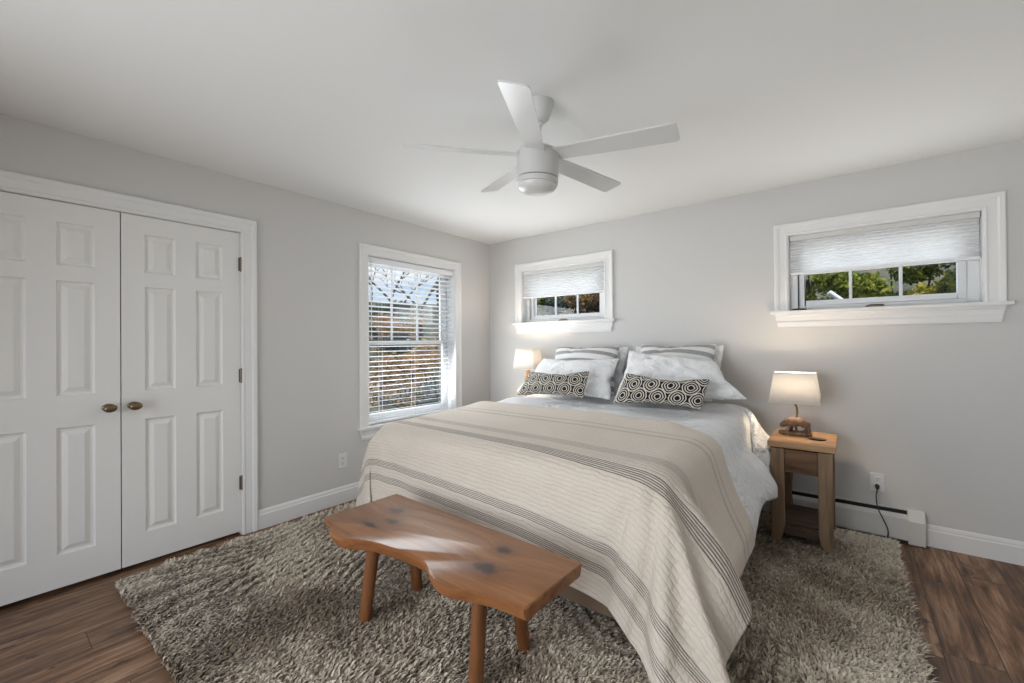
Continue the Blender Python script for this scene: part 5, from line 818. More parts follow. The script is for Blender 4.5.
113,-12,-14,-9,-3,-3,-3,-2,-2,-4,-4,-4,-3,1,7,5,7,1,-5,-4,2,5,5,5,14,4,-1,-6,-5,0,3,1,1,1,1,-2,-3,0,4,3,0,-1,-1,1,-1,0,1,0,-2,0,1,0,0,0,1,1,1,-1,0,1,0,-1,-3,-1,2,3,1,-7,-13,-6,-7,
-7,-9,-12,-4,7,8,-5,-20,-22,-24,-17,2,14,13,11,8,8,5,4,0,0,114,-19,-15,-15,-10,-3,-3,-2,-2,-3,-3,-5,-3,-1,4,6,7,2,-4,-4,1,5,5,9,11,3,-1,-6,-5,-1,4,2,0,1,0,0,-3,0,3,2,0,-1,-1,0,0,0,
1,0,-3,0,2,0,0,1,0,1,1,-1,0,1,0,-1,-2,-2,1,3,3,-4,-15,-7,-7,-7,-10,-11,-3,7,8,-10,-21,-23,-21,-7,10,14,13,10,9,8,6,5,3,2,116,-20,-19,-16,-15,-13,-3,-3,-2,-2,-3,-4,-4,-3,2,6,6,5,-5,
-3,0,5,6,11,9,2,-1,-6,-6,0,4,2,0,0,2,0,-3,0,2,1,1,-2,-1,1,0,-1,1,0,-3,-1,2,1,0,1,0,2,1,-1,1,0,-2,-1,-2,-1,0,2,4,0,-16,-7,-7,-8,-11,-11,-2,6,9,-15,-22,-22,-15,5,13,14,11,10,7,2,-2,
-6,2,0,155,-19,-20,-19,-17,-15,-15,-4,-3,-2,-2,-4,-4,-3,-1,5,6,5,-3,-4,1,5,5,14,6,0,0,-5,-6,-1,5,2,0,0,2,0,-2,-1,1,1,1,-1,-2,2,1,-2,0,0,-2,-1,1,1,-1,2,1,1,0,0,1,0,-3,-1,-2,-1,-1,2,
4,3,-11,-12,-7,-8,-11,-10,-1,8,5,-19,-23,-19,-4,11,14,13,9,5,-4,-5,-7,-3,-2,0,195,-19,-20,-19,-19,-18,-16,-15,-7,-3,-2,-2,-4,-4,-3,2,7,6,-3,-3,0,5,5,16,3,-2,1,-3,-6,0,4,2,-1,1,2,0,
-2,-1,1,1,0,-1,0,1,0,-2,0,0,-1,-2,1,1,0,2,1,1,-1,0,1,0,-2,-2,-3,0,0,-2,4,5,-4,-16,-8,-9,-11,-9,2,9,-2,-21,-22,-13,7,14,13,10,1,-6,-8,-5,-3,1,8,11,201,-19,-20,-19,-20,-19,-18,-17,
-15,-11,-2,-2,-3,-4,-3,-1,5,6,1,-4,-1,5,9,13,2,-4,2,-2,-6,0,4,2,-1,1,1,0,-2,0,1,1,0,-1,0,0,0,-1,0,0,-1,-2,0,2,1,1,1,1,-1,0,1,-1,-2,-2,-1,0,0,-4,0,6,2,-18,-8,-9,-11,-8,5,9,-9,-22,
-20,-1,13,13,10,-2,-7,-7,-5,0,7,10,9,9,208,-20,-19,-19,-20,-19,-19,-18,-18,-15,-13,-4,-2,-3,-4,-3,3,6,3,-4,-1,5,12,9,0,-4,2,0,-5,-1,4,2,-1,1,0,0,-1,0,1,0,0,0,0,0,-1,0,0,0,-1,-3,1,
2,1,0,1,0,0,0,1,0,-3,-1,0,1,-1,-4,-4,4,7,-16,-9,-10,-10,-7,5,9,-16,-21,-11,9,13,10,-4,-8,-7,-2,5,10,9,7,6,8,219,-19,-19,-19,-20,-19,-19,-19,-19,-18,-15,-13,-8,-1,-4,-3,-2,6,4,-3,
-2,5,16,5,-1,-4,2,0,-4,-1,4,1,0,0,1,-1,0,-1,1,0,0,0,0,0,0,0,0,0,-2,-1,1,1,0,1,0,1,0,-1,1,0,-3,-1,1,1,0,-3,-7,0,9,-7,-15,-9,-10,-5,4,8,-20,-18,0,13,11,-5,-8,-6,2,9,9,6,5,7,8,10,215,
-13,-15,-18,-19,-19,-19,-20,-18,-19,-18,-16,-12,-9,-5,-4,-3,2,7,-3,-2,8,14,2,-2,-3,2,1,-4,0,4,0,-1,0,1,-1,0,0,0,1,-1,0,1,0,-1,0,0,0,-1,0,0,0,0,1,1,0,0,0,0,0,-2,-2,2,1,0,-1,-6,-6,6,
4,-19,-10,-8,-3,7,0,-21,-11,10,11,-4,-8,-3,7,9,4,6,8,9,11,11,11,182,-5,-7,-11,-15,-16,-19,-19,-19,-19,-18,-17,-16,-11,-9,-9,-6,-2,9,-2,-4,14,5,2,-2,-1,2,-1,0,0,1,0,0,0,0,0,0,0,0,0,
0,0,0,0,-1,0,0,0,0,0,1,-1,1,0,0,0,1,-1,1,0,-2,-2,2,1,1,-1,-3,-9,0,10,-18,-11,-6,0,9,-11,-19,2,12,-4,-6,3,8,5,6,8,9,10,9,9,9,9,143,-1,-2,-3,-5,-9,-12,-15,-18,-19,-19,-18,-16,-16,
-10,-6,-12,-12,1,15,-15,16,1,5,-2,1,0,0,0,0,0,0,1,0,0,0,0,0,0,0,-1,0,0,0,-1,1,0,0,0,0,0,0,0,0,0,0,-1,0,0,0,-1,-1,0,0,0,0,-1,-3,-11,12,-14,-11,-3,2,7,-18,-9,9,-3,-1,7,7,4,8,9,6,6,8,
9,8,9,9,100,-1,0,0,0,-1,-3,-4,-10,-13,-17,-19,-18,-16,-13,-11,-3,-13,-9,13,-11,6,7,-3,3,1,-1,1,0,0,0,0,0,0,0,0,0,0,-1,1,0,0,-1,0,0,1,0,0,0,0,0,0,0,-1,-1,-1,-1,-1,-1,0,0,-1,0,0,-1,
0,-1,0,-13,7,-8,-13,0,7,-1,-17,0,2,3,8,4,10,8,6,6,3,6,8,8,8,8,9,56,-1,0,1,0,2,0,-1,0,-2,-4,-10,-17,-18,-14,-10,-10,-3,-12,-3,0,5,1,0,1,0,0,0,0,0,0,0,1,0,0,0,0,0,0,0,0,0,-1,1,0,0,0,
0,0,0,0,0,0,-1,-1,-1,-1,-1,-1,-1,-1,-1,-1,-1,-2,-1,-1,-1,-2,-9,5,-20,5,13,-18,-4,2,6,7,9,8,5,7,5,2,5,6,7,7,7,8,8,21,0,-1,-2,0,-1,0,0,1,0,2,0,3,-8,-14,-14,-5,-10,-6,-5,-1,3,1,1,1,0,
0,1,0,0,0,0,0,0,0,1,0,0,0,0,0,0,0,0,0,0,0,0,0,-1,1,0,0,-1,-2,-2,-2,-1,-2,-2,-1,-2,-2,-2,-2,-1,-2,-2,0,-8,0,-11,6,5,-14,0,10,6,8,7,6,4,3,4,4,5,6,7,6,6,7,7,9,-2,-2,-1,0,-1,-1,0,-1,0,
0,5,-4,-3,0,-1,-16,0,-7,-5,-1,2,2,1,1,0,0,1,0,0,0,0,0,0,0,0,0,0,1,0,0,0,0,0,0,0,0,0,0,0,0,0,0,-1,-2,-3,-3,-2,-2,-2,-2,-2,-2,-2,-2,-2,-2,-2,-3,-3,-7,-1,2,-4,-3,8,7,7,6,2,3,4,5,5,5,
5,6,6,5,6,6,6,17,-4,-4,1,1,1,0,0,0,0,0,2,-3,-2,-3,-4,-9,-5,-4,-5,-1,2,1,1,1,1,0,1,0,0,0,0,0,0,0,1,0,0,0,0,0,0,0,0,0,0,0,0,0,0,0,0,0,-1,-3,-2,-3,-2,-2,-2,-3,-2,-3,-2,-2,-3,-3,-2,-4,
-3,-4,-4,-1,1,3,7,5,3,4,3,4,4,5,5,5,6,6,7,6,7,6,7,8,-2,-2,-1,0,-1,0,-1,-1,-1,-1,-1,0,-1,1,0,-4,-4,-3,-3,-2,1,2,0,1,0,1,0,0,1,0,0,0,0,0,0,0,0,0,1,0,0,0,0,0,0,0,0,0,0,0,0,0,-2,-2,-3,
-2,-3,-2,-3,-2,-3,-3,-2,-3,-3,-3,-3,-3,-3,-5,-3,-1,1,4,4,3,3,3,4,5,5,6,6,7,6,6,6,5,5,5,4,11,-1,0,-1,0,0,-1,0,0,-1,0,-1,-1,-2,-1,-1,0,-3,-2,-2,-1,-1,1,0,1,0,1,0,0,1,0,0,0,0,0,0,0,0,
1,0,0,0,0,0,0,0,0,0,0,0,0,0,0,-2,-2,-3,-2,-3,-3,-2,-3,-2,-3,-3,-3,-2,-3,-3,-3,-4,-4,-3,-2,0,3,2,3,4,5,5,5,4,4,3,3,2,2,3,2,4,4,4,37,0,-1,0,0,-1,0,-1,-1,-1,0,-1,0,-1,-1,-2,0,-2,-2,
-2,0,-1,0,0,1,0,1,0,0,0,1,0,0,0,0,0,0,0,1,0,0,0,0,0,0,0,0,0,0,0,0,0,0,-2,-2,-3,-2,-3,-3,-2,-3,-2,-3,-3,-3,-3,-2,-3,-4,-3,-3,-2,-4,0,2,2,2,2,1,0,-1,-4,-1,0,1,1,0,1,3,5,8,7,69,0,-1,
-1,0,-1,-1,-1,-1,0,-1,-1,-1,0,0,-1,0,-2,-1,-1,-1,-1,0,1,0,0,1,0,0,0,0,1,0,0,0,0,0,0,0,0,1,0,0,0,0,0,0,0,0,0,0,0,0,-2,-2,-3,-2,-3,-3,-2,-3,-3,-2,-3,-3,-3,-3,-3,-3,-3,-2,-3,-2,-1,1,
-1,-2,-3,-1,-2,-1,-1,-4,-3,-3,-2,-2,-2,-2,4,8,6,105,-1,-1,0,-1,-1,0,-1,-1,0,-1,0,0,0,0,-1,-1,-1,-1,-1,-1,0,-1,1,0,0,0,1,0,0,0,0,1,0,0,0,0,0,0,0,0,0,1,0,0,0,0,0,0,0,0,0,0,-2,-3,-2,
-3,-2,-3,-2,-3,-3,-3,-2,-3,-3,-3,-3,-3,-3,-2,-2,-2,-2,0,-1,-2,-2,-2,-2,-2,-2,-3,-2,-2,-3,-2,-2,-1,-3,-3,-1,127,0,-1,0,-1,-1,0,0,-1,0,0,0,-1,0,0,0,-1,-1,-1,-1,-1,0,0,0,0,0,0,1,0,0,
0,0,0,1,0,0,0,0,0,0,0,0,0,1,0,0,0,0,0,0,0,0,0,-2,-3,-2,-3,-2,-3,-3,-2,-3,-3,-2,-3,-3,-3,-3,-3,-2,-3,-2,-2,-1,-1,-2,-2,-1,-2,-2,-3,-2,-2,-2,-3,-2,-2,-2,-2,-2,-3,-2,127,-1,0,0,-1,0,
-1,0,0,0,0,-1,0,0,0,-1,-1,0,-1,-1,-1,0,0,0,0,0,0,1,0,0,0,0,0,1,0,0,0,0,0,0,0,0,0,0,0,0,0,0,0,0,0,0,0,-1,-3,-2,-3,-3,-2,-3,-2,-3,-3,-3,-2,-3,-3,-3,-3,-2,-3,-2,-2,-1,-2,-1,-2,-2,-2,
-2,-2,-2,-2,-2,-3,-2,-2,-2,-2,-3,-2,-2,126,0,0,-1,0,0,-1,0,0,0,-1,0,0,0,-1,0,-1,-1,0,-1,0,-1,0,0,0,0,0,0,1,0,0,0,0,0,1,0,0,0,0,0,0,0,0,0,0,0,0,0,0,0,0,0,0,-1,-3,-2,-3,-3,-2,-3,-3,
-2,-3,-3,-2,-3,-3,-3,-2,-3,-2,-3,-2,-1,-2,-2,-1,-2,-2,-2,-2,-2,-2,-3,-2,-2,-2,-2,-2,-3,-2,-3,127,0,-1,0,0,-1,0,0,0,-1,0,0,0,-1,0,0,-1,-1,0,-1,0,-1,0,0,0,0,0,0,1,0,0,0,0,0,0,1,0,0,
0,0,0,0,0,0,0,0,0,0,0,0,0,0,0,-1,-3,-3,-2,-3,-2,-3,-3,-2,-3,-3,-3,-2,-3,-3,-2,-3,-2,-2,-2,-2,-2,-2,-2,-2,-2,-2,-2,-2,-2,-2,-2,-2,-2,-3,-2,-2,-2,-3,127,-1,0,0,0,-1,0,0,-1,0,0,0,-1,
0,0,-1,0,-1,-1,0,0,-1,0,0,0,0,0,1,0,0,0,0,0,0,0,1,0,0,0,0,0,0,0,0,0,0,0,0,0,0,0,0,0,-2,-2,-3,-2,-3,-3,-2,-3,-2,-3,-3,-3,-2,-3,-3,-2,-3,-2,-2,-2,-2,-2,-2,-2,-2,-2,-2,-2,-2,-2,-2,-2,
-3,-2,-2,-2,-2,-3,-2,126,0,0,0,-1,0,0,0,-1,0,0,-1,0,0,-1,0,0,-1,-1,0,0,-1,0,0,0,0,0,0,1,0,0,0,0,0,0,0,0,1,0,0,0,0,0,0,0,0,0,0,0,0,0,0,0,-2,-2,-3,-2,-3,-3,-2,-3,-3,-2,-3,-3,-2,-3,
-3,-2,-3,-2,-2,-2,-2,-2,-2,-2,-2,-2,-2,-2,-2,-3,-2,-2,-2,-2,-2,-2,-2,-3,-2,126,0,0,-1,0,0,0,-1,0,0,-1,0,0,-1,0,0,-1,0,-1,0,0,0,-1,0,0,0,0,0,1,0,0,0,0,0,0,0,0,0,1,0,0,0,0,0,0,0,0,0,
0,0,0,0,0,-2,-2,-3,-3,-2,-3,-2,-3,-3,-2,-3,-3,-3,-2,-3,-2,-3,-2,-2,-2,-2,-2,-2,-2,-2,-2,-3,-2,-2,-2,-2,-2,-2,-2,-2,-2,-3,-2,-2,126,0,0,-1,0,0,0,-1,0,0,-1,0,0,-1,0,0,-1,0,-1,0,0,-1,
0,0,0,0,0,0,1,0,0,0,0,0,0,0,0,0,0,1,0,0,0,0,0,0,0,0,0,0,0,0,0,-2,-2,-3,-3,-2,-3,-2,-3,-3,-2,-3,-3,-3,-2,-3,-2,-3,-2,-2,-2,-2,-3,-2,-2,-2,-2,-2,-2,-2,-2,-2,-2,-2,-2,-2,-3,-2,-2,-2,
126,0,-1,0,0,0,-1,0,0,-1,0,0,-1,0,0,-1,0,0,-1,0,0,-1,0,0,0,0,0,0,0,1,0,0,0,0,0,0,0,0,0,0,1,0,0,0,0,0,0,0,0,0,0,0,0,-2,-3,-2,-3,-2,-3,-3,-2,-3,-3,-2,-3,-3,-2,-3,-2,-3,-2,-2,-2,-3,
-2,-2,-2,-2,-2,-2,-2,-2,-2,-2,-2,-2,-2,-3,-2,-2,-2,-2,126,-1,0,0,0,-1,0,0,0,-1,0,0,-1,0,0,-1,0,-1,0,0,0,-1,0,0,0,0,0,0,0,1,0,0,0,0,0,0,0,0,0,0,0,1,0,0,0,0,0,0,0,0,0,0,0,-2,-3,-2,
-3,-2,-3,-3,-2,-3,-3,-2,-3,-3,-2,-3,-2,-3,-2,-2,-3,-2,-2,-2,-2,-2,-2,-2,-2,-2,-2,-2,-2,-3,-2,-2,-2,-2,-2,-3,127,-1,0,0,0,-1,0,0,-1,0,0,-1,0,0,-1,0,0,-1,0,0,-1,0,0,0,0,0,0,0,0,1,0,
0,0,0,0,0,0,0,0,0,0,0,0,1,0,0,0,0,0,0,0,0,0,-2,-3,-2,-3,-2,-3,-3,-2,-3,-3,-2,-3,-3,-2,-3,-2,-3,-2,-2,-3,-2,-2,-2,-2,-2,-2,-2,-2,-2,-2,-3,-2,-2,-2,-2,-2,-3,-2,-2,126,0,0,0,-1,0,0,0,
-1,0,0,-1,0,0,-1,0,0,-1,0,0,-1,0,0,0,0,0,0,0,0,0,1,0,0,0,0,0,0,0,0,0,0,0,1,0,0,0,0,0,0,0,0,0,-1,-1,-3,-2,-3,-3,-2,-3,-2,-3,-3,-2,-3,-3,-2,-3,-2,-3,-2,-2,-3,-2,-2,-2,-2,-2,-2,-2,-3,
-2,-2,-2,-2,-2,-2,-2,-2,-3,-2,-2,126,0,0,-1,0,0,0,-1,0,0,-1,0,0,-1,0,0,-1,0,0,0,-1,0,0,0,0,0,0,0,0,0,1,0,0,0,0,0,0,0,0,0,0,0,0,1,0,0,0,0,0,-1,0,0,0,-1,-3,-2,-3,-3,-2,-3,-2,-3,-3,
-2,-3,-3,-2,-3,-2,-3,-2,-3,-2,-2,-2,-2,-2,-3,-2,-2,-2,-2,-2,-2,-2,-2,-2,-2,-3,-2,-2,-2,126,0,0,-1,0,0,-1,0,0,0,-1,0,0,-1,0,0,-1,0,0,-1,0,0,0,0,0,0,0,0,0,0,0,1,0,0,0,0,0,0,0,0,0,0,
0,0,0,1,0,0,0,-1,0,0,0,-1,-3,-2,-3,-3,-2,-3,-2,-3,-3,-2,-3,-3,-2,-3,-2,-3,-2,-3,-2,-2,-2,-2,-3,-2,-2,-2,-2,-2,-2,-2,-2,-2,-2,-3,-2,-2,-2,-2,126,0,-1,0,0,0,-1,0,0,-1,0,0,-1,0,0,0,
-1,0,0,-1,0,0,0,0,0,0,0,0,0,0,0,0,1,0,0,0,0,0,0,0,0,0,0,0,0,0,1,-1,0,0,0,0,0,-1,-3,-3,-2,-3,-2,-3,-2,-3,-3,-2,-3,-3,-3,-2,-3,-2,-2,-3,-2,-2,-2,-2,-3,-2,-2,-2,-2,-2,-2,-2,-2,-3,-2,
-2,-2,-2,-2,-2,126,0,-1,0,0,-1,0,0,0,-1,0,0,-1,0,0,-1,0,0,-1,0,0,0,0,0,0,0,0,0,0,0,0,0,0,0,1,0,0,0,0,0,0,0,0,0,0,0,0,0,0,0,0,0,0,-2,-2,-3,-2,-3,-2,-3,-3,-2,-3,-2,-3,-3,-3,-2,-3,-2,
-3,-2,-2,-2,-2,-3,-2,-2,-2,-2,-2,-2,-2,-2,-3,-2,-2,-2,-2,-2,-2,-3,127,-1,0,0,0,-1,0,0,-1,0,0,-1,0,0,0,-1,0,0,-1,0,0,0,0,0,0,0,0,0,0,0,0,0,0,0,0,0,0,0,0,1,0,0,0,0,0,0,0,0,0,0,-1,0,
0,-1,-3,-2,-3,-2,-3,-2,-3,-3,-2,-3,-3,-2,-3,-3,-2,-2,-3,-2,-2,-2,-2,-3,-2,-2,-2,-2,-2,-3,-2,-2,-2,-2,-2,-2,-2,-2,-3,-2,127,-1,0,0,-1,0,0,-1,0,0,0,-1,0,0,0,-1,0,0,-1,0,-1,0,0,0,0,0,
0,0,0,0,0,0,0,0,0,1,0,0,0,0,0,0,0,0,0,0,0,0,0,0,0,0,0,-2,-2,-3,-2,-3,-2,-3,-2,-3,-3,-2,-3,-3,-3,-2,-2,-3,-2,-2,-2,-2,-3,-2,-2,-2,-2,-3,-2,-2,-2,-2,-2,-2,-2,-2,-2,-3,-2,-2,126,0,0,
-1,0,0,0,-1,0,0,-1,0,0,0,-1,0,0,0,-1,-1,0,0,-1,0,0,0,0,0,0,0,0,0,0,0,1,0,0,0,0,0,0,0,0,0,0,0,0,0,0,0,0,0,0,-2,-2,-3,-2,-3,-2,-3,-2,-3,-2,-3,-3,-3,-2,-3,-2,-2,-2,-2,-2,-2,-3,-2,-2,
-2,-3,-2,-2,-2,-2,-2,-2,-2,-2,-2,-3,-2,-2,-2,126,0,0,-1,0,0,-1,0,0,-1,0,0,0,-1,0,0,0,0,-1,-1,0,-1,-1,0,0,0,0,0,0,0,0,0,0,0,0,1,0,0,0,0,0,0,0,0,0,0,-1,1,0,0,-1,0,0,-1,-3,-2,-2,-3,
-2,-2,-3,-3,-2,-3,-3,-3,-2,-3,-2,-1,-2,-2,-2,-3,-2,-2,-2,-2,-3,-2,-2,-2,-2,-2,-2,-2,-3,-2,-2,-2,-2,-2,126,0,-1,0,0,-1,0,0,0,-1,0,0,-1,0,0,0,0,-1,0,-1,-1,0,-1,0,0,0,0,0,0,-1,0,0,1,
0,0,0,0,1,0,0,-1,1,0,0,-1,0,0,0,0,0,0,0,0,-2,-2,-3,-2,-2,-2,-3,-2,-3,-3,-2,-3,-3,-3,-2,-2,-2,-2,-1,-3,-2,-2,-2,-2,-2,-3,-2,-2,-2,-2,-2,-2,-3,-2,-2,-2,-2,-2,-3,),
(97,0,0,0,0,0,16,22,22,23,19,8,3,1,2,4,11,20,23,8,-24,-15,-4,-5,-4,-2,0,0,1,0,0,0,0,1,0,0,0,0,0,0,0,0,0,0,0,0,0,0,0,1,0,0,0,-2,-2,-3,-2,-3,-2,-2,-2,-3,-2,-2,-2,-2,-1,-6,-5,3,9,8,-2,
-21,-22,-17,-15,-16,-16,-10,-9,-7,-4,3,1,-16,-5,-2,0,0,0,0,48,0,0,0,1,14,21,22,22,23,21,13,4,2,1,2,7,12,24,-23,1,0,1,-6,-4,-1,0,0,0,1,0,0,0,0,0,0,1,0,0,0,0,0,0,0,0,0,0,0,0,0,0,0,0,
-1,-3,-2,-2,-3,-2,-2,-3,-2,-2,-2,-2,-2,-2,-7,-5,3,8,8,-4,-21,-19,-16,-15,-16,-16,-12,-11,-8,-7,-6,-25,2,-10,0,0,0,0,0,48,0,0,1,13,20,21,22,23,22,22,18,7,2,2,1,4,13,2,2,1,0,-1,-5,
-4,0,0,0,0,0,1,0,0,0,0,0,0,0,0,0,1,0,0,0,0,0,0,0,0,0,0,0,0,-2,-2,-2,-3,-2,-2,-3,-2,-2,-2,-3,-2,-2,-2,-8,-5,3,8,6,-5,-19,-17,-16,-15,-17,-15,-11,-9,-10,-10,-11,-21,-25,-8,0,0,0,0,0,
48,0,1,12,20,21,21,22,22,23,22,20,12,4,1,2,2,9,8,2,0,0,-2,-5,-2,-1,1,0,0,0,0,0,0,1,0,0,0,0,0,0,0,0,0,0,0,0,1,0,0,0,0,0,0,-2,-2,-3,-2,-2,-3,-2,-2,-3,-2,-2,-2,-2,-2,-9,-6,4,8,4,-7,
-16,-16,-16,-15,-17,-14,-10,-9,-10,-10,-16,-24,-25,-19,-11,0,0,0,0,48,0,12,21,21,21,21,21,22,22,23,22,16,6,2,2,2,5,10,3,1,-1,-3,-4,-2,0,0,0,1,0,0,0,0,0,0,1,0,0,0,0,0,0,0,0,0,0,0,0,
0,0,0,0,0,-1,-3,-2,-2,-3,-2,-2,-3,-2,-2,-2,-2,-3,-2,-9,-7,5,7,3,-8,-13,-16,-16,-15,-17,-13,-9,-9,-10,-13,-21,-25,-24,-18,-21,-12,-1,0,0,48,12,20,21,22,21,21,20,22,22,23,22,19,11,3,
1,2,4,10,5,0,-1,-4,-3,-1,0,0,0,0,1,0,0,0,0,0,0,0,1,0,0,0,0,0,0,0,0,0,0,0,0,0,0,0,-2,-2,-2,-3,-2,-2,-3,-2,-2,-2,-3,-2,-2,-2,-10,-8,6,6,2,-8,-11,-16,-16,-16,-16,-11,-9,-9,-11,-18,
-23,-26,-23,-20,-22,-17,-12,-3,0,58,21,22,21,21,21,21,21,21,22,22,23,21,15,5,2,1,4,8,7,1,-2,-4,-3,0,0,0,0,0,0,0,0,1,0,0,0,0,0,0,0,0,0,0,0,1,0,0,0,0,0,0,0,0,-2,-2,-3,-2,-2,-3,-2,-2,
-3,-2,-2,-2,-2,-2,-10,-9,4,6,2,-7,-10,-16,-16,-16,-15,-10,-9,-10,-14,-21,-25,-25,-24,-22,-21,-20,-17,-11,-5,57,41,24,22,21,21,21,21,20,21,23,22,23,18,10,1,2,2,9,7,1,-2,-4,-2,-1,0,
1,0,0,0,0,0,0,0,1,0,0,0,0,0,0,0,0,0,0,0,0,0,0,0,0,0,0,-1,-2,-3,-2,-3,-2,-2,-3,-2,-2,-2,-2,-3,-2,-9,-10,3,6,2,-6,-10,-16,-16,-16,-14,-9,-9,-12,-18,-23,-26,-25,-23,-23,-21,-20,-19,
-17,-17,50,43,42,28,21,21,22,21,20,21,21,23,22,21,15,3,2,1,8,7,2,-2,-4,-2,0,0,0,0,1,0,0,0,0,0,0,0,1,0,0,0,0,0,0,0,0,0,0,0,0,0,0,0,0,-1,-3,-2,-3,-2,-2,-3,-2,-2,-2,-3,-2,-2,-2,-9,
-11,2,6,2,-5,-10,-16,-17,-16,-12,-8,-10,-14,-22,-25,-26,-24,-23,-21,-20,-19,-22,-17,-19,44,27,38,42,32,21,22,21,21,20,21,22,23,22,18,7,2,1,7,8,2,-3,-3,-1,0,0,0,0,0,0,1,0,0,0,0,0,0,
0,0,0,1,0,0,0,0,0,0,0,0,0,0,0,0,-2,-2,-2,-3,-2,-3,-2,-2,-2,-3,-2,-2,-2,-2,-8,-12,0,7,2,-4,-11,-16,-17,-16,-10,-8,-12,-19,-24,-25,-25,-23,-21,-20,-21,-22,-20,-21,-18,41,26,27,33,41,
34,23,21,22,20,21,20,23,23,21,12,3,0,7,7,3,-3,-3,-1,0,0,1,0,0,0,0,0,0,1,0,0,0,0,0,0,0,0,0,0,1,-1,0,1,0,0,0,0,0,-2,-2,-3,-2,-2,-3,-2,-2,-3,-2,-2,-3,-2,-2,-7,-11,-2,6,3,-3,-12,-16,
-17,-15,-9,-9,-15,-23,-25,-25,-23,-21,-21,-21,-21,-20,-20,-21,-26,40,27,26,27,29,38,36,25,22,21,21,20,21,22,23,18,5,1,4,9,4,-4,-3,0,0,0,0,0,1,0,0,0,0,0,0,1,0,0,0,0,0,0,0,0,0,0,0,0,
0,0,0,0,0,-1,-3,-2,-2,-3,-2,-2,-3,-2,-2,-3,-2,-2,-2,-6,-11,-3,6,4,-5,-12,-17,-17,-13,-7,-12,-19,-26,-25,-23,-21,-21,-21,-21,-20,-22,-27,-29,-31,54,27,26,27,26,26,35,37,28,21,21,21,
19,22,23,22,10,2,2,9,5,-4,-2,-1,1,0,0,0,1,0,0,0,0,0,0,0,1,0,0,0,0,0,0,0,0,0,0,0,0,0,0,0,0,-1,-3,-2,-3,-2,-2,-3,-2,-2,-3,-2,-2,-2,-2,-6,-9,-5,5,5,-6,-12,-18,-17,-9,-8,-16,-24,-25,
-24,-21,-20,-21,-21,-23,-26,-30,-32,-32,-30,68,27,27,26,27,26,25,32,35,31,22,21,19,20,22,23,18,3,1,9,5,-3,-2,0,0,1,0,0,0,1,-1,1,0,0,0,0,0,0,1,0,0,0,0,0,0,0,0,0,0,0,0,0,0,-2,-2,-2,
-3,-2,-3,-2,-2,-3,-2,-2,-3,-2,-2,-5,-8,-5,5,4,-7,-13,-17,-17,-7,-11,-20,-26,-24,-20,-21,-21,-22,-26,-30,-32,-33,-31,-31,-29,72,30,29,28,27,27,26,25,29,33,32,23,21,19,19,23,22,8,1,
6,5,-3,0,0,0,0,0,1,0,0,0,0,0,0,0,1,0,0,0,0,0,0,0,0,0,0,0,0,0,0,0,0,0,-1,-2,-2,-2,-2,-2,-2,-2,-2,-2,-3,-2,-2,-2,-5,-7,-5,4,4,-8,-13,-18,-15,-7,-15,-24,-25,-20,-21,-21,-25,-30,-33,
-32,-31,-30,-28,-27,-26,57,33,31,31,30,28,28,26,26,27,31,31,25,20,18,19,22,14,2,4,7,-3,0,1,0,0,0,0,1,0,0,0,0,0,0,0,1,0,0,0,0,0,0,0,0,0,0,0,0,0,0,0,0,-1,-2,-2,-2,-2,-2,-2,-2,-2,-2,
-2,-2,-2,-2,-3,-6,-4,1,4,-8,-13,-19,-9,-9,-21,-25,-21,-20,-24,-29,-33,-32,-30,-29,-27,-26,-26,-26,-25,34,33,33,33,32,32,30,29,28,27,26,29,29,26,20,15,17,19,8,1,9,-2,0,0,0,0,1,0,0,
0,0,1,0,0,0,0,0,0,0,0,0,0,0,1,0,-1,0,1,0,0,-1,0,0,-1,-2,-2,-2,-2,-1,-2,-2,-2,-2,-2,-2,-2,-2,-4,-4,-3,-2,5,-10,-13,-16,-4,-14,-25,-21,-21,-27,-31,-33,-31,-27,-27,-26,-26,-26,-26,
-25,-24,11,33,33,33,33,33,33,32,32,30,28,27,26,28,22,17,13,18,16,2,8,0,-1,2,-1,1,0,0,0,0,0,1,0,0,0,0,0,0,0,0,0,0,1,0,0,0,0,0,0,0,0,-1,1,-2,-1,-2,-2,-2,-2,-2,-2,-2,-2,-2,-2,-2,-2,
-3,-3,-3,-2,3,-11,-16,-11,-5,-16,-22,-23,-30,-33,-31,-27,-26,-26,-25,-26,-26,-25,-25,-25,-24,-12,33,33,33,33,33,33,33,33,33,33,31,28,25,20,18,18,13,19,10,4,1,1,1,0,1,0,0,0,0,1,0,0,
0,0,0,0,0,0,0,0,0,1,-1,0,1,-1,0,0,0,0,0,0,-1,-1,-2,-2,-2,-2,-2,-2,-1,-2,-2,-2,-1,-2,-3,-5,1,-5,2,-13,-16,-4,-13,-18,-22,-32,-31,-28,-26,-26,-24,-24,-26,-25,-26,-25,-24,-25,-24,-35,
33,33,33,33,33,33,33,34,33,32,33,33,28,24,19,14,20,15,13,6,1,1,0,0,0,1,0,0,0,0,0,0,0,0,1,0,0,0,0,0,0,0,0,0,0,0,0,0,0,0,0,0,-1,-1,-2,-1,-2,-1,-2,-1,-2,-1,-1,-2,-2,-1,-3,-4,1,-4,-2,
-13,-14,-7,-16,-24,-25,-28,-28,-26,-24,-22,-24,-25,-25,-26,-25,-24,-25,-24,-24,-58,33,34,33,33,33,33,33,33,33,33,34,32,28,27,27,21,12,19,12,7,1,1,0,0,1,0,0,0,0,0,0,0,0,0,1,0,0,0,0,
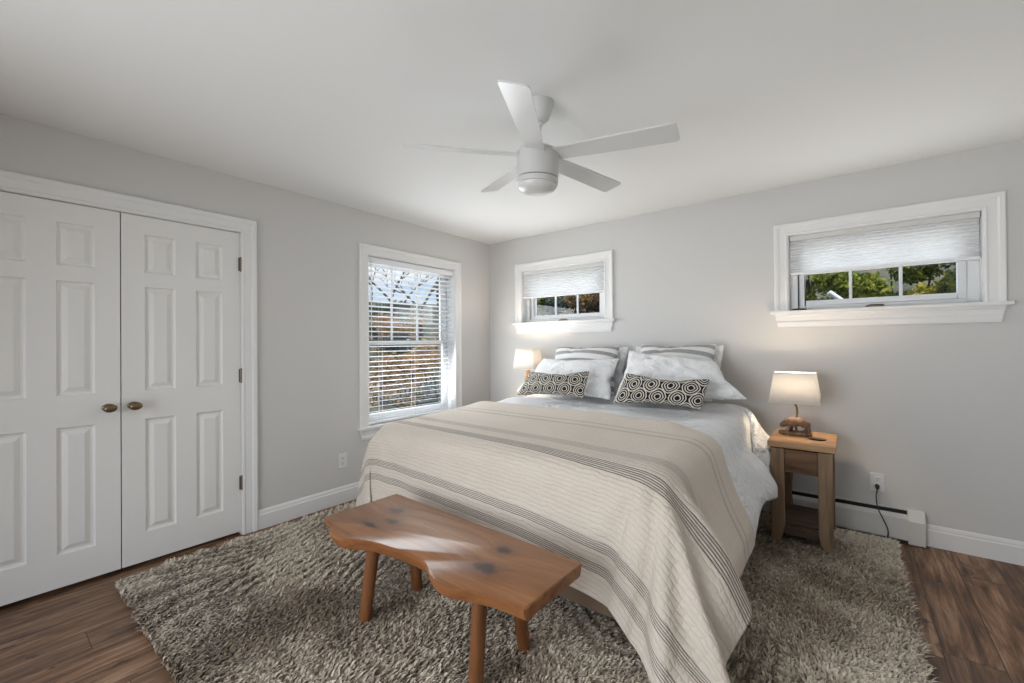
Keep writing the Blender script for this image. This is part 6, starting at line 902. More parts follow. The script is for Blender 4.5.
0,0,0,0,0,0,0,0,0,0,0,0,0,-1,-1,-1,-1,0,-2,-1,-1,-2,-2,-1,-2,-1,-2,-1,-2,-2,0,-7,-11,-10,-15,-24,-24,-23,-23,-24,-24,-22,-23,-25,-25,-25,-25,-24,-25,-24,-24,-24,-78,33,32,33,33,33,
33,33,33,34,33,33,33,28,27,27,26,20,16,13,8,0,0,1,0,0,0,0,0,0,0,0,0,0,0,0,0,1,0,0,0,0,0,-1,0,0,0,0,1,0,0,0,-1,0,-1,-1,-1,0,-1,-1,-1,-1,-1,-1,-1,-1,-1,-1,-1,-2,-1,-5,-10,-14,-22,
-24,-21,-20,-21,-23,-22,-22,-23,-25,-25,-25,-24,-25,-25,-25,-25,-26,-93,33,33,33,33,33,33,34,33,33,33,34,33,28,28,26,21,24,20,12,8,1,-1,0,1,0,-1,1,-1,0,0,0,1,0,0,0,0,-1,0,0,1,0,0,
0,0,0,0,0,0,0,0,0,0,-1,0,0,-1,0,0,0,0,-1,0,0,0,-1,-1,-1,0,-1,0,-6,-11,-15,-23,-22,-20,-20,-20,-19,-22,-23,-25,-26,-26,-26,-27,-26,-28,-27,-27,-28,-91,33,33,33,33,33,33,34,33,33,33,
33,33,26,26,27,26,24,19,12,9,1,-1,-1,1,-1,0,0,0,0,0,0,0,0,1,0,-1,0,0,0,0,1,0,-1,0,0,0,0,0,0,0,0,0,0,0,0,0,0,1,0,0,-1,0,0,0,-1,0,-1,0,0,0,-3,-9,-16,-22,-20,-20,-21,-22,-21,-24,-25,
-27,-27,-29,-28,-28,-28,-27,-28,-28,-27,-82,33,33,33,33,32,33,33,33,33,33,33,33,28,27,27,25,24,18,13,7,2,-1,0,0,0,0,0,0,0,0,0,0,0,0,0,0,0,0,0,0,0,0,0,0,0,0,0,0,0,0,0,0,0,-1,0,0,0,
0,0,0,0,0,0,0,0,0,0,0,1,0,-2,-8,-16,-22,-20,-24,-25,-25,-25,-29,-27,-26,-25,-25,-28,-28,-28,-28,-27,-27,-27,-73,32,33,33,33,33,33,32,33,33,33,33,33,28,28,27,27,23,18,13,7,2,-1,0,0,
0,0,0,0,0,0,0,0,0,0,0,0,0,0,0,0,0,0,0,0,0,0,0,0,0,0,0,0,0,0,-1,0,0,0,0,0,0,0,0,0,0,-1,0,0,0,1,-3,-7,-16,-20,-25,-26,-26,-26,-27,-31,-30,-28,-27,-25,-24,-24,-27,-29,-27,-27,-27,-64,
33,32,33,33,33,33,33,32,33,33,33,34,28,28,28,26,24,18,12,8,2,-1,0,0,0,0,0,0,0,0,0,0,0,0,0,0,0,0,0,0,0,0,0,0,0,0,0,0,0,0,0,0,0,0,0,0,-1,0,0,0,0,0,0,0,0,0,-1,0,0,1,-4,-7,-15,-20,-24,
-26,-27,-27,-29,-31,-31,-29,-27,-24,-23,-23,-26,-27,-30,-30,-30,-58,33,32,33,33,33,33,33,33,33,33,34,33,29,28,27,27,24,18,12,7,3,-1,0,0,0,0,0,0,0,0,0,0,0,0,0,0,0,0,0,0,0,0,0,0,0,0,
0,0,0,0,0,0,0,0,0,0,0,-1,0,0,0,0,0,0,0,0,0,-1,0,1,-3,-8,-14,-21,-25,-26,-27,-26,-29,-32,-30,-29,-26,-25,-24,-23,-25,-28,-30,-31,-30,-58,33,33,33,33,33,33,33,33,33,33,34,33,29,28,
28,27,24,18,12,7,3,-1,0,0,0,0,0,0,0,0,0,0,0,0,0,0,0,0,0,0,0,0,0,0,0,0,0,0,0,0,0,0,0,0,0,0,0,0,-1,0,0,0,0,0,0,0,0,0,0,0,-3,-8,-15,-20,-25,-27,-27,-26,-29,-31,-31,-30,-25,-24,-24,
-24,-24,-29,-30,-31,-30,-58,33,33,33,33,33,33,33,33,33,34,33,33,29,29,28,27,24,18,13,6,3,-1,0,0,0,0,0,0,0,0,0,0,0,0,0,0,0,0,0,0,0,0,0,0,0,0,0,0,0,0,0,0,0,0,0,0,0,0,0,-1,0,0,0,0,0,
0,0,0,0,0,-3,-9,-13,-21,-25,-26,-27,-26,-28,-33,-32,-29,-27,-24,-24,-23,-24,-29,-30,-31,-30,-58,33,33,33,33,33,33,34,33,33,33,33,33,29,29,28,28,24,18,13,7,2,-1,0,0,0,0,0,0,0,0,0,0,
0,0,0,0,0,0,0,0,0,0,0,0,0,0,0,0,0,0,0,0,0,0,0,0,0,0,0,0,0,-1,0,0,0,0,0,0,0,1,-4,-8,-14,-21,-25,-27,-27,-27,-27,-31,-31,-29,-27,-25,-25,-24,-25,-28,-30,-30,-31,-58,33,33,33,33,34,
33,33,33,33,33,33,34,29,29,28,28,24,18,13,7,2,-1,0,0,0,0,0,0,0,0,0,0,0,0,0,0,0,0,0,0,0,0,0,0,0,0,0,0,0,0,0,0,0,0,0,0,0,0,0,0,0,0,-1,0,0,0,0,0,0,1,-4,-8,-14,-21,-26,-27,-27,-27,-28,
-32,-31,-29,-27,-25,-23,-24,-24,-28,-31,-30,-30,-59,33,34,33,33,33,33,33,33,33,33,33,34,29,29,29,28,24,19,12,7,2,0,0,0,-1,0,0,0,0,0,0,0,0,0,0,0,0,0,1,0,0,0,0,0,0,0,0,0,0,0,0,0,-1,
0,0,0,0,0,0,0,0,0,0,-1,0,0,0,0,0,1,-3,-9,-14,-21,-26,-27,-27,-28,-28,-32,-31,-29,-27,-25,-23,-23,-25,-28,-30,-31,-30,-58,33,33,33,33,33,33,33,33,33,34,33,33,30,29,29,28,24,18,13,7,
2,0,0,0,0,0,0,0,0,0,0,0,0,0,0,0,0,0,0,0,0,0,0,0,0,0,0,0,0,0,0,0,0,-1,0,0,0,0,0,0,0,0,0,0,-1,0,0,0,0,1,-3,-9,-14,-21,-26,-27,-28,-28,-28,-31,-31,-30,-27,-25,-23,-23,-25,-28,-30,-30,
-31,-58,33,33,33,33,33,33,33,34,33,33,33,33,30,29,29,29,24,19,12,7,3,-1,0,0,0,0,0,0,0,0,0,0,0,0,0,0,0,0,0,0,0,0,0,0,0,0,0,0,0,0,0,0,0,0,0,-1,0,0,0,0,0,0,0,0,0,-1,0,0,0,1,-3,-8,-15,
-21,-26,-28,-28,-27,-29,-31,-31,-29,-28,-24,-23,-22,-26,-29,-30,-30,-31,-58,33,33,33,33,34,33,33,33,33,33,33,33,30,30,29,28,25,19,13,7,2,-1,0,0,0,0,0,0,0,0,0,0,0,0,0,0,0,0,0,0,0,0,
0,0,0,0,0,0,0,0,0,0,0,0,0,0,0,-1,0,0,0,0,0,0,0,0,0,-1,0,1,-3,-8,-15,-21,-26,-28,-28,-28,-29,-31,-31,-29,-27,-25,-23,-22,-25,-29,-30,-31,-30,-59,33,34,33,33,33,33,33,33,33,33,34,33,
30,29,30,28,25,19,13,7,2,-1,0,0,0,0,0,0,0,0,0,0,0,0,0,0,0,0,0,0,0,0,0,0,0,0,0,0,0,0,0,0,0,0,0,0,0,0,-1,0,0,0,0,0,0,0,0,0,0,0,-3,-8,-15,-21,-26,-28,-28,-28,-29,-32,-31,-30,-26,-25,
-23,-23,-25,-28,-30,-30,-31,-58,33,33,33,33,33,33,33,33,34,33,33,33,30,30,30,28,25,19,13,7,2,-1,0,0,0,0,0,0,0,0,0,0,0,0,0,0,0,0,0,0,0,0,0,0,0,0,0,0,0,0,0,0,0,0,0,0,0,0,0,0,-1,0,0,
0,0,0,0,0,0,1,-4,-8,-15,-21,-26,-28,-29,-28,-29,-31,-32,-29,-27,-25,-23,-23,-25,-28,-30,-30,-31,-58,33,33,33,33,33,33,33,34,33,33,33,33,31,30,29,29,25,19,13,7,2,-1,0,0,0,0,0,0,0,0,
0,0,0,0,0,0,0,0,0,0,0,0,0,0,0,0,0,0,0,0,0,0,0,0,0,0,0,0,0,0,0,-1,0,0,0,0,0,0,0,0,-2,-9,-15,-21,-26,-29,-28,-29,-29,-31,-31,-30,-27,-25,-23,-23,-25,-28,-30,-30,-31,-58,33,33,33,33,
34,33,33,33,33,33,33,34,30,30,30,29,25,19,13,7,2,-1,0,0,0,1,0,0,0,0,0,0,0,-1,0,0,0,0,0,0,0,0,0,0,0,0,0,0,1,0,0,-1,0,0,0,0,0,0,0,0,0,0,-1,0,0,0,0,0,0,0,-3,-8,-15,-21,-26,-29,-29,
-29,-29,-31,-31,-30,-27,-24,-24,-23,-24,-28,-31,-30,-30,-59,33,33,34,33,33,33,33,33,33,33,34,33,30,31,30,29,25,19,14,7,1,0,0,0,1,0,1,0,0,-1,0,0,0,0,0,-1,0,0,0,0,0,0,0,0,0,0,0,0,1,
0,0,0,0,0,-1,0,0,0,-1,0,0,0,0,0,0,0,-1,0,0,1,-3,-9,-15,-21,-26,-29,-29,-29,-30,-31,-31,-29,-27,-25,-23,-23,-25,-28,-30,-31,-30,-58,33,33,33,33,33,33,33,33,34,33,33,33,31,30,31,29,
25,19,14,7,1,0,2,0,1,0,1,0,1,0,-1,0,0,0,-1,0,0,0,0,0,0,0,0,0,-1,1,0,0,0,0,0,1,-1,0,-1,0,0,0,-1,0,0,-1,0,0,0,0,-1,-1,0,2,-4,-9,-15,-21,-27,-29,-29,-29,-29,-32,-31,-29,-27,-25,-23,
-23,-25,-28,-30,-30,-31,-58,33,33,33,33,34,33,33,33,33,33,33,33,31,31,31,29,25,20,13,8,1,2,1,1,1,1,0,1,1,0,-1,0,0,-1,0,0,-1,0,0,0,0,0,0,0,0,1,0,0,0,0,1,0,-1,0,-1,0,-1,0,-1,0,0,-1,
0,0,0,0,-2,-1,-1,1,-4,-8,-16,-21,-27,-29,-29,-29,-30,-31,-31,-30,-27,-25,-23,-23,-24,-28,-31,-30,-30,-59,33,33,34,33,33,33,33,33,33,33,34,33,31,31,31,29,26,19,14,8,3,3,2,1,1,1,0,1,
1,0,0,0,-1,-1,0,0,-1,0,0,0,0,0,0,0,1,0,0,0,1,0,0,0,0,-1,-1,0,-1,-1,-1,0,0,0,0,0,0,-1,-2,-2,-3,0,-4,-9,-14,-22,-27,-29,-30,-29,-30,-31,-31,-30,-27,-24,-24,-23,-24,-28,-30,-31,-30,
-58,33,33,33,33,33,33,33,33,34,33,33,33,31,32,31,29,26,19,14,8,8,3,2,2,1,1,1,0,1,0,0,0,-1,0,-1,0,0,-1,0,0,0,0,0,1,0,1,0,0,0,1,0,-1,0,-1,-1,0,-1,-1,-1,-1,0,0,0,0,0,0,-2,-5,-4,-2,-3,
-9,-15,-22,-27,-29,-30,-30,-29,-32,-31,-29,-27,-25,-23,-23,-25,-28,-30,-30,-30,-59,33,33,33,33,33,34,33,33,33,33,33,33,32,31,31,31,26,19,13,12,8,5,3,2,1,1,1,1,1,0,0,0,-1,-1,-1,0,0,
-1,1,0,-1,0,1,1,0,1,0,0,0,1,-1,0,0,-1,-1,-1,-1,-1,-1,-1,0,0,0,0,0,-1,-2,-5,-7,-5,-3,-9,-15,-21,-28,-29,-30,-30,-30,-31,-31,-30,-27,-25,-23,-23,-25,-28,-29,-31,-30,-59,33,33,33,34,
33,33,33,33,33,33,33,34,31,32,31,30,27,19,13,13,14,6,3,2,0,1,2,1,1,0,1,-1,0,-2,0,-1,0,-1,1,0,0,-1,1,1,1,1,0,-1,1,0,0,0,-1,0,-1,-2,-1,-1,-2,-1,0,0,1,0,0,-1,-2,-9,-8,-6,-5,-9,-14,
-22,-28,-30,-30,-30,-30,-31,-31,-30,-27,-24,-24,-23,-25,-27,-30,-30,-31,-58,33,33,33,33,33,33,33,33,33,34,33,33,32,32,31,30,27,19,14,13,15,8,4,2,0,1,1,1,1,1,0,-1,0,-2,0,0,-2,-1,1,
1,-1,0,1,2,1,0,-1,0,1,0,1,0,-1,0,-1,-3,-2,-2,-1,0,0,1,0,0,1,-1,-3,-10,-8,-8,-6,-8,-15,-22,-28,-30,-30,-30,-30,-31,-32,-29,-27,-25,-24,-23,-24,-28,-30,-30,-30,))
# a plump pillow, 34 by 22 points on its upper side
P_KING = (
(-459,28,29,28,28,29,28,28,29,28,28,28,29,28,27,27,26,27,25,22,26,28,28,29,28,28,29,28,28,29,28,28,28,29,-910,20,29,28,28,29,29,28,29,28,28,28,29,28,28,28,27,25,28,24,23,27,29,28,
29,28,28,29,28,28,29,29,28,22,-900,14,27,28,28,29,29,28,29,28,29,28,29,28,27,28,28,27,27,25,24,28,28,28,28,29,28,29,28,29,29,28,26,18,-889,8,25,27,28,29,28,29,29,28,29,29,28,29,27,
27,28,28,27,26,27,27,28,28,29,28,29,28,29,28,29,27,24,15,-877,1,23,27,28,28,29,28,29,28,29,29,28,29,27,27,29,27,28,28,29,26,28,29,28,29,28,28,29,28,28,27,22,12,-862,-8,22,26,27,28,
28,29,28,29,28,29,28,28,28,28,29,28,29,28,29,28,28,28,28,29,28,28,28,28,28,26,19,11,-864,0,20,25,28,28,28,28,28,28,29,28,28,29,28,29,29,28,29,29,28,29,29,28,28,28,28,28,28,28,28,
24,15,10,-859,6,17,23,27,28,28,28,29,28,28,29,28,29,28,29,29,28,29,29,29,28,29,28,28,29,28,28,28,28,28,21,10,10,-852,13,12,21,27,28,28,28,28,29,28,28,29,29,28,29,29,29,28,29,29,28,
29,28,29,28,28,29,28,28,27,15,5,12,-842,17,12,17,25,28,29,28,28,28,29,28,29,29,28,29,29,29,28,29,29,28,29,29,28,28,29,28,28,28,27,13,-2,10,-829,17,12,18,23,27,28,29,28,28,29,28,29,
29,28,29,29,29,28,29,29,29,28,29,28,28,29,28,28,28,26,15,3,-9,-814,9,16,19,23,28,29,28,28,28,29,28,29,28,29,29,29,29,28,29,29,29,28,29,28,28,29,28,28,28,23,14,14,-4,-821,5,20,15,
23,28,28,28,28,28,29,28,29,28,29,29,29,29,28,29,29,28,29,28,29,28,28,29,28,27,26,15,14,2,-817,-7,13,20,24,28,28,29,28,28,28,28,29,28,29,29,29,29,28,29,29,28,29,28,29,28,28,28,28,
28,25,21,14,6,-827,-1,5,22,26,28,28,28,28,28,28,28,29,28,29,29,29,28,29,29,28,29,28,29,28,29,28,28,28,27,26,22,13,12,-846,5,10,24,27,28,28,28,28,28,29,28,27,28,29,29,29,28,29,28,
29,29,28,28,29,28,28,29,27,28,27,22,16,13,-859,9,15,25,26,28,29,28,28,29,28,27,29,26,28,29,28,29,28,28,29,29,28,29,28,28,29,28,28,28,26,24,17,16,-870,15,16,25,27,28,29,28,29,28,28,
27,26,28,29,28,28,26,28,29,29,28,28,29,28,29,28,29,28,28,27,24,19,18,-879,16,22,24,28,29,28,29,28,28,26,27,28,28,28,28,28,25,28,27,29,27,29,28,29,28,29,28,29,28,28,25,23,18,-888,
18,24,28,28,29,28,29,28,28,24,29,27,28,26,28,28,28,24,27,27,28,28,29,29,28,28,29,28,29,28,28,24,20,-896,20,28,28,29,28,29,27,27,28,27,29,25,28,26,29,28,27,22,28,25,28,28,29,28,28,
29,28,29,28,28,29,28,22,-905,28,28,28,28,29,28,28,28,26,25,28,28,29,28,24,26,27,22,25,28,28,28,29,28,28,29,28,28,29,28,28,28,29,),
(-275,4,4,4,4,4,4,5,4,4,4,6,5,6,7,9,14,6,-11,-17,-12,-5,-5,-5,-3,-4,-4,-4,-4,-4,-5,-4,-5,-4,29,-3,2,4,5,2,1,2,3,5,6,5,6,5,4,6,9,12,-7,-14,-16,-7,-4,-3,-2,-2,-6,-4,-4,-3,-2,-2,-2,2,
29,-4,-1,1,3,1,2,1,3,3,5,4,4,5,6,6,2,9,-1,-13,-14,-3,-1,-6,-3,-4,-3,-2,-3,-1,-1,-1,1,3,28,-3,-1,-1,0,1,1,1,1,2,3,3,3,4,7,7,0,-1,2,-12,-8,4,-3,-5,-3,-3,-2,-2,-1,0,-1,1,2,3,27,-1,-2,
-1,-1,0,0,1,0,1,1,1,2,3,5,6,1,-8,-2,-5,0,6,-2,-5,-3,-2,-1,0,0,-1,1,1,2,3,25,1,-2,-1,-1,0,-1,0,0,0,0,1,1,3,-3,-1,0,-1,0,0,0,2,1,-1,-3,0,0,0,0,0,0,2,3,2,25,1,-2,-1,-1,0,-1,0,0,0,-1,
0,0,0,0,0,0,-1,1,0,0,0,0,0,0,0,0,0,0,0,0,2,3,2,25,1,-1,-2,-1,0,-1,0,0,0,-1,0,0,0,0,0,0,0,0,0,0,0,0,0,0,0,0,0,0,0,0,2,2,3,25,0,0,-2,-1,0,0,-1,0,0,0,0,0,-1,0,0,0,0,0,0,0,0,0,0,0,0,0,
0,0,0,1,0,1,3,28,-1,0,-1,-1,-1,0,0,0,-1,0,0,0,0,0,0,0,0,0,0,0,0,0,0,0,0,0,0,0,0,0,-1,0,3,30,-1,0,-1,-1,0,-1,0,0,0,0,-1,0,0,0,0,0,0,0,0,0,0,0,0,0,0,0,0,0,0,0,-1,-2,3,32,-2,1,-1,0,
-1,0,0,-1,0,0,0,0,0,0,0,0,0,0,0,0,0,0,0,0,0,0,0,0,0,-1,-1,-3,0,36,-2,0,0,0,0,-1,0,0,0,-1,0,0,0,0,0,0,0,0,0,0,0,0,0,0,0,0,0,0,0,-1,-2,-2,-1,34,1,-1,1,0,0,0,0,-1,0,0,0,0,0,0,0,0,0,0,
0,0,0,0,0,0,0,0,-1,0,0,-1,-2,-2,-2,32,4,-1,1,1,0,-1,0,0,0,-1,0,0,0,0,0,0,0,0,0,0,0,0,0,0,0,0,0,-1,0,-1,-2,-2,-2,29,4,2,2,0,0,0,-1,0,0,-1,-4,1,2,1,0,0,0,0,0,0,0,0,0,0,0,0,0,0,-1,-1,
-2,-2,-2,28,5,3,1,0,0,-1,0,-1,-1,-4,-5,-1,6,2,1,0,1,-1,0,2,0,0,0,0,0,0,0,0,-1,-1,-1,-3,-2,28,4,3,2,0,-1,-1,-1,-2,-2,-7,-6,4,3,0,-3,-4,10,2,1,1,-1,1,2,0,1,0,0,0,0,0,-2,-2,-3,28,4,3,
1,-1,-2,-1,-2,-3,-6,-9,0,2,-2,-1,-6,2,8,-3,5,4,-3,4,3,2,2,2,1,1,0,0,-1,-2,-3,28,4,2,-2,-2,-2,-3,-3,-4,-6,-8,1,-7,-3,4,-5,4,0,-10,9,10,2,3,3,1,2,5,3,2,2,1,1,-2,-3,28,3,-4,-4,-3,-3,
-4,-9,-8,5,-4,-4,-11,-2,8,-1,-1,-7,-12,8,14,6,3,3,0,5,5,3,4,4,3,2,2,-1,27,-6,-6,-5,-6,-5,-6,-6,-6,-10,-7,7,-1,-2,-4,-12,1,3,-8,13,8,5,5,4,5,3,4,5,4,4,5,4,5,5,),
(3,-1,0,-1,-1,0,0,0,0,-1,-1,-1,-2,-2,-2,-2,-2,-1,4,6,3,0,1,0,0,0,0,1,0,0,-1,-1,1,0,3,19,2,0,-2,2,1,2,0,-1,-2,-2,-1,-2,0,-1,-2,-2,2,4,6,1,0,0,-1,-1,2,0,0,-1,-2,-2,-2,-19,2,25,11,3,1,
2,2,1,1,0,-1,-1,-1,-1,-2,-1,0,-1,1,3,5,-1,-3,3,0,0,0,-1,-2,-2,-3,-4,-11,-23,1,28,13,9,4,3,3,2,2,1,1,0,0,-1,-3,-2,2,2,0,4,2,-7,0,2,0,-1,-2,-2,-3,-4,-5,-8,-14,-26,2,28,16,10,7,5,4,3,
4,3,2,2,1,0,-1,-2,1,5,1,2,-2,-9,-2,2,0,-2,-4,-4,-5,-5,-6,-10,-18,-27,4,25,19,12,8,6,5,5,5,4,4,3,2,0,6,1,2,2,-1,-2,-2,-5,-5,-1,-2,-5,-5,-5,-6,-6,-7,-12,-21,-27,-1,29,21,13,9,7,6,5,
6,4,5,5,5,3,2,1,1,0,-1,-2,-2,-2,-2,-6,-5,-5,-6,-6,-5,-6,-7,-15,-24,-28,-2,30,23,16,9,7,6,6,5,5,5,4,4,3,2,2,0,0,-1,-1,-2,-2,-3,-4,-6,-5,-6,-5,-6,-6,-7,-17,-26,-29,-2,28,25,19,11,7,
5,6,6,4,5,4,3,3,1,2,0,0,0,-1,-2,-2,-4,-4,-4,-5,-6,-5,-6,-5,-9,-20,-27,-28,-1,25,27,20,14,7,5,6,5,5,4,4,3,2,2,1,1,0,-1,-1,-2,-3,-3,-3,-5,-5,-5,-5,-5,-6,-10,-23,-27,-28,1,24,27,19,
17,8,5,6,5,5,4,4,3,2,2,0,1,-1,0,-2,-2,-2,-3,-4,-4,-5,-5,-5,-6,-6,-11,-24,-27,-28,3,28,24,22,15,6,6,6,5,5,5,3,4,2,1,1,0,-1,-1,-2,-2,-2,-3,-4,-4,-5,-6,-5,-5,-7,-13,-25,-24,-29,6,28,
20,24,15,7,6,6,5,5,5,5,3,2,2,0,-1,-1,-1,-2,-3,-3,-3,-3,-5,-5,-5,-5,-6,-9,-11,-24,-24,-29,8,28,23,21,13,6,6,6,6,6,6,4,4,2,1,0,-1,-1,-2,-2,-3,-3,-4,-3,-5,-5,-5,-6,-6,-7,-14,-19,-25,
-29,9,28,24,18,11,7,6,6,6,6,7,6,3,2,0,0,-1,-1,-2,-2,-4,-3,-4,-4,-4,-5,-6,-6,-7,-8,-12,-17,-25,-28,7,30,24,15,10,7,6,6,6,6,5,0,4,5,2,1,0,0,-2,-3,-3,-4,-3,-4,-5,-5,-5,-6,-7,-9,-10,
-17,-24,-27,6,28,23,13,11,7,5,6,5,4,-1,-2,2,9,5,2,1,2,-5,-2,0,-3,-3,-4,-4,-5,-5,-6,-6,-8,-11,-16,-22,-25,4,26,21,15,8,5,4,4,3,1,-4,-2,7,6,2,-1,-1,8,0,-1,-1,-4,-2,-2,-3,-4,-4,-5,-5,
-5,-10,-15,-22,-23,4,24,17,13,5,4,2,3,1,-2,-5,4,5,1,1,-3,3,7,-2,1,-1,-5,0,0,-2,-1,-3,-3,-4,-4,-6,-13,-17,-24,3,23,14,5,3,2,2,1,-1,-2,-3,4,-1,1,3,-2,4,2,-3,2,1,-1,-1,-1,-2,-1,0,-1,
-2,-3,-3,-6,-14,-22,1,20,3,0,2,1,1,-1,-1,2,0,0,-4,1,6,1,1,-2,-3,1,3,0,-1,-1,-2,0,1,-1,-1,-1,-1,-3,-3,-19,0,1,-1,0,0,0,1,0,0,0,2,-3,0,2,2,5,-3,-3,-2,4,0,-1,-1,0,0,0,-1,0,0,0,-1,-1,
0,1,))
P_CUSH = (
(-290,23,24,24,23,24,23,24,23,23,21,23,24,23,22,24,24,24,24,24,22,19,23,23,23,24,-577,20,23,24,24,24,23,24,22,23,24,23,24,24,24,22,24,23,24,24,24,23,21,23,23,19,-575,19,22,23,23,24,
24,24,23,23,24,24,24,23,24,24,23,24,24,24,23,23,24,23,20,18,-573,18,22,22,23,24,23,24,24,24,24,23,24,24,24,24,24,24,24,24,23,24,23,22,20,17,-572,18,22,22,23,23,24,24,23,24,24,24,
24,24,24,24,24,24,24,24,23,24,23,21,20,18,-571,18,21,22,23,23,24,23,24,24,24,24,24,24,24,24,24,24,24,24,23,23,23,22,20,17,-570,19,20,22,23,23,24,23,24,24,24,24,24,24,24,24,24,24,
24,23,24,23,23,22,19,18,-569,18,20,22,23,24,23,24,23,24,24,24,24,24,24,24,24,24,23,24,23,24,22,22,20,18,-569,18,20,23,23,23,23,24,23,24,24,24,24,24,24,24,24,23,24,24,23,23,23,22,
20,18,-569,18,21,22,23,23,23,24,23,24,24,24,24,24,24,24,23,24,24,23,23,23,23,22,21,18,-569,18,21,22,23,23,24,24,23,24,24,24,23,24,24,22,23,24,24,23,24,23,23,23,21,18,-570,19,22,23,
23,24,24,23,23,23,23,24,23,24,23,23,23,22,23,23,24,24,24,23,21,19,-570,20,23,24,23,24,24,23,24,22,21,22,23,24,23,23,23,23,21,23,23,24,24,23,23,21,-572,24,23,24,24,23,24,23,23,23,
22,20,22,23,23,22,20,22,23,24,23,23,24,23,24,23,),
(-152,4,4,4,4,4,5,5,5,7,-1,-4,1,7,-8,-1,-2,-1,1,3,2,-14,-7,-7,-6,-5,24,-1,2,2,2,2,4,5,5,-5,2,-1,-1,0,4,5,-4,-5,-3,-1,-1,3,-4,-7,-3,-1,24,0,-1,1,0,1,1,1,3,-2,1,1,1,-2,1,2,-2,-1,-1,2,
-2,0,-3,-1,0,0,24,0,-1,0,0,0,-1,0,0,1,1,2,-1,-1,-1,0,0,0,0,0,0,0,0,1,0,0,24,-1,0,0,-1,0,0,0,0,0,-1,1,0,0,0,0,0,0,0,0,1,0,0,0,1,0,24,-1,0,0,-1,0,0,0,-1,0,0,0,0,0,0,0,1,0,0,0,1,0,0,
0,0,0,24,0,0,-1,0,0,0,-1,0,0,0,0,0,0,0,0,0,1,0,0,0,1,0,0,0,0,24,0,-1,0,0,0,-1,0,0,0,0,0,0,0,0,0,0,0,1,0,0,1,0,0,0,0,24,0,-1,0,0,0,-1,0,0,0,0,0,0,-1,1,0,0,0,1,0,0,0,1,0,0,0,23,0,0,
0,0,-1,0,0,0,0,0,-1,0,0,0,1,0,0,0,1,0,0,0,1,0,-1,24,0,0,0,-1,0,0,-1,0,0,0,-1,-1,-1,-4,-3,4,3,2,2,0,1,0,0,0,0,24,0,0,-1,-2,-2,-1,-2,1,-4,-5,1,-3,2,0,-5,-2,5,7,4,2,2,2,1,0,0,24,-1,
-2,-4,-3,-2,-1,-3,-4,-9,-12,2,4,2,-4,4,0,-1,9,7,5,4,3,2,3,1,23,-4,-4,-5,-4,-4,-5,-5,-6,-8,-9,-13,5,6,-7,0,12,8,7,6,5,6,5,5,4,5,),
(-1,0,0,0,0,0,0,0,-1,2,0,0,0,2,-2,0,0,0,0,1,2,-1,0,0,1,0,-4,15,3,2,2,1,0,0,-1,3,1,0,0,0,-1,-2,1,1,1,0,-1,-3,-1,2,-3,-16,-4,17,10,5,4,3,3,2,0,2,-1,0,-1,2,1,-2,1,0,-2,-2,1,-3,-1,-5,
-12,-18,-4,18,10,9,6,5,5,3,2,2,0,-3,1,3,1,0,-1,-1,-1,-2,-1,-5,-6,-10,-13,-19,-2,18,11,8,7,6,5,4,3,3,3,1,0,0,0,-1,-1,-2,-2,-2,-4,-6,-8,-10,-12,-19,-2,18,12,8,7,6,5,4,4,3,3,1,1,0,0,
-1,-2,-2,-2,-4,-4,-6,-8,-10,-13,-19,-1,17,13,9,7,6,5,4,4,3,3,1,2,0,0,-1,-2,-2,-4,-4,-5,-6,-7,-10,-15,-17,-1,18,12,9,7,6,6,4,4,3,3,2,1,1,0,-2,-2,-3,-3,-5,-5,-6,-8,-10,-13,-18,-1,18,
12,9,7,7,5,5,4,3,3,2,2,1,-1,-1,-2,-4,-4,-5,-6,-6,-8,-10,-12,-18,-1,18,12,9,7,7,5,5,4,3,3,2,2,1,0,-2,-3,-3,-5,-5,-6,-6,-8,-10,-12,-18,0,18,11,9,7,6,5,3,4,3,2,1,-1,0,-4,-5,0,0,-2,-3,
-4,-5,-7,-9,-12,-17,0,18,10,5,4,2,3,2,5,2,-1,-1,-2,1,-1,-5,-4,0,2,-1,-1,-3,-3,-5,-11,-17,1,15,4,0,2,2,3,1,2,-1,-1,-1,0,0,0,-3,-3,-4,3,1,0,-1,-1,-2,-3,-14,2,0,0,0,0,1,1,0,1,0,0,-1,
-2,-1,2,-1,-4,-1,0,1,0,1,0,0,0,1,))
# ------------------------------------------------------------------ room shell
H = 2.44
def st(o, kind='structure'):
    o['kind'] = kind
    return o
m = MB().box(-0.2, 4.5, -5.6, 0.2, -0.12, 0.0)
st(m.build('floor', M['floor']))
m = MB().box(-0.2, 4.5, -5.6, 0.2, H, H + 0.12)
st(m.build('ceiling', M['ceiling']))
WIN1 = (-1.597, -0.563, 0.585, 2.067)
DOOR = (-3.812, -2.580, 0.0, 2.066)
WIN2 = (0.472, 1.452, 1.515, 2.068)
WIN3 = (2.920, 3.900, 1.515, 2.068)
def wall_cells(a0, a1, holes, put):
    """fill the wall a0..a1 x 0..H around the holes with boxes"""
    xs = sorted({a0, a1} | {h[0] for h in holes} | {h[1] for h in holes})
    zs = sorted({0.0, H} | {h[2] for h in holes} | {h[3] for h in holes})
    for p, q in zip(xs, xs[1:]):
        for r, s_ in zip(zs, zs[1:]):
            if any(h[0] <= p and q <= h[1] and h[2] <= r and s_ <= h[3] for h in holes): continue
            put(p, q, r, s_)
m = MB(); wall_cells(-5.4, 0.0, [WIN1, DOOR], lambda p, q, r, s_: m.box(-0.2, 0, p, q, r, s_))
m.box(-0.85, -0.8, -4.0, -2.4, 0, H); m.box(-0.85, -0.2, -4.0, -3.95, 0, H); m.box(-0.85, -0.2, -2.45, -2.4, 0, H)
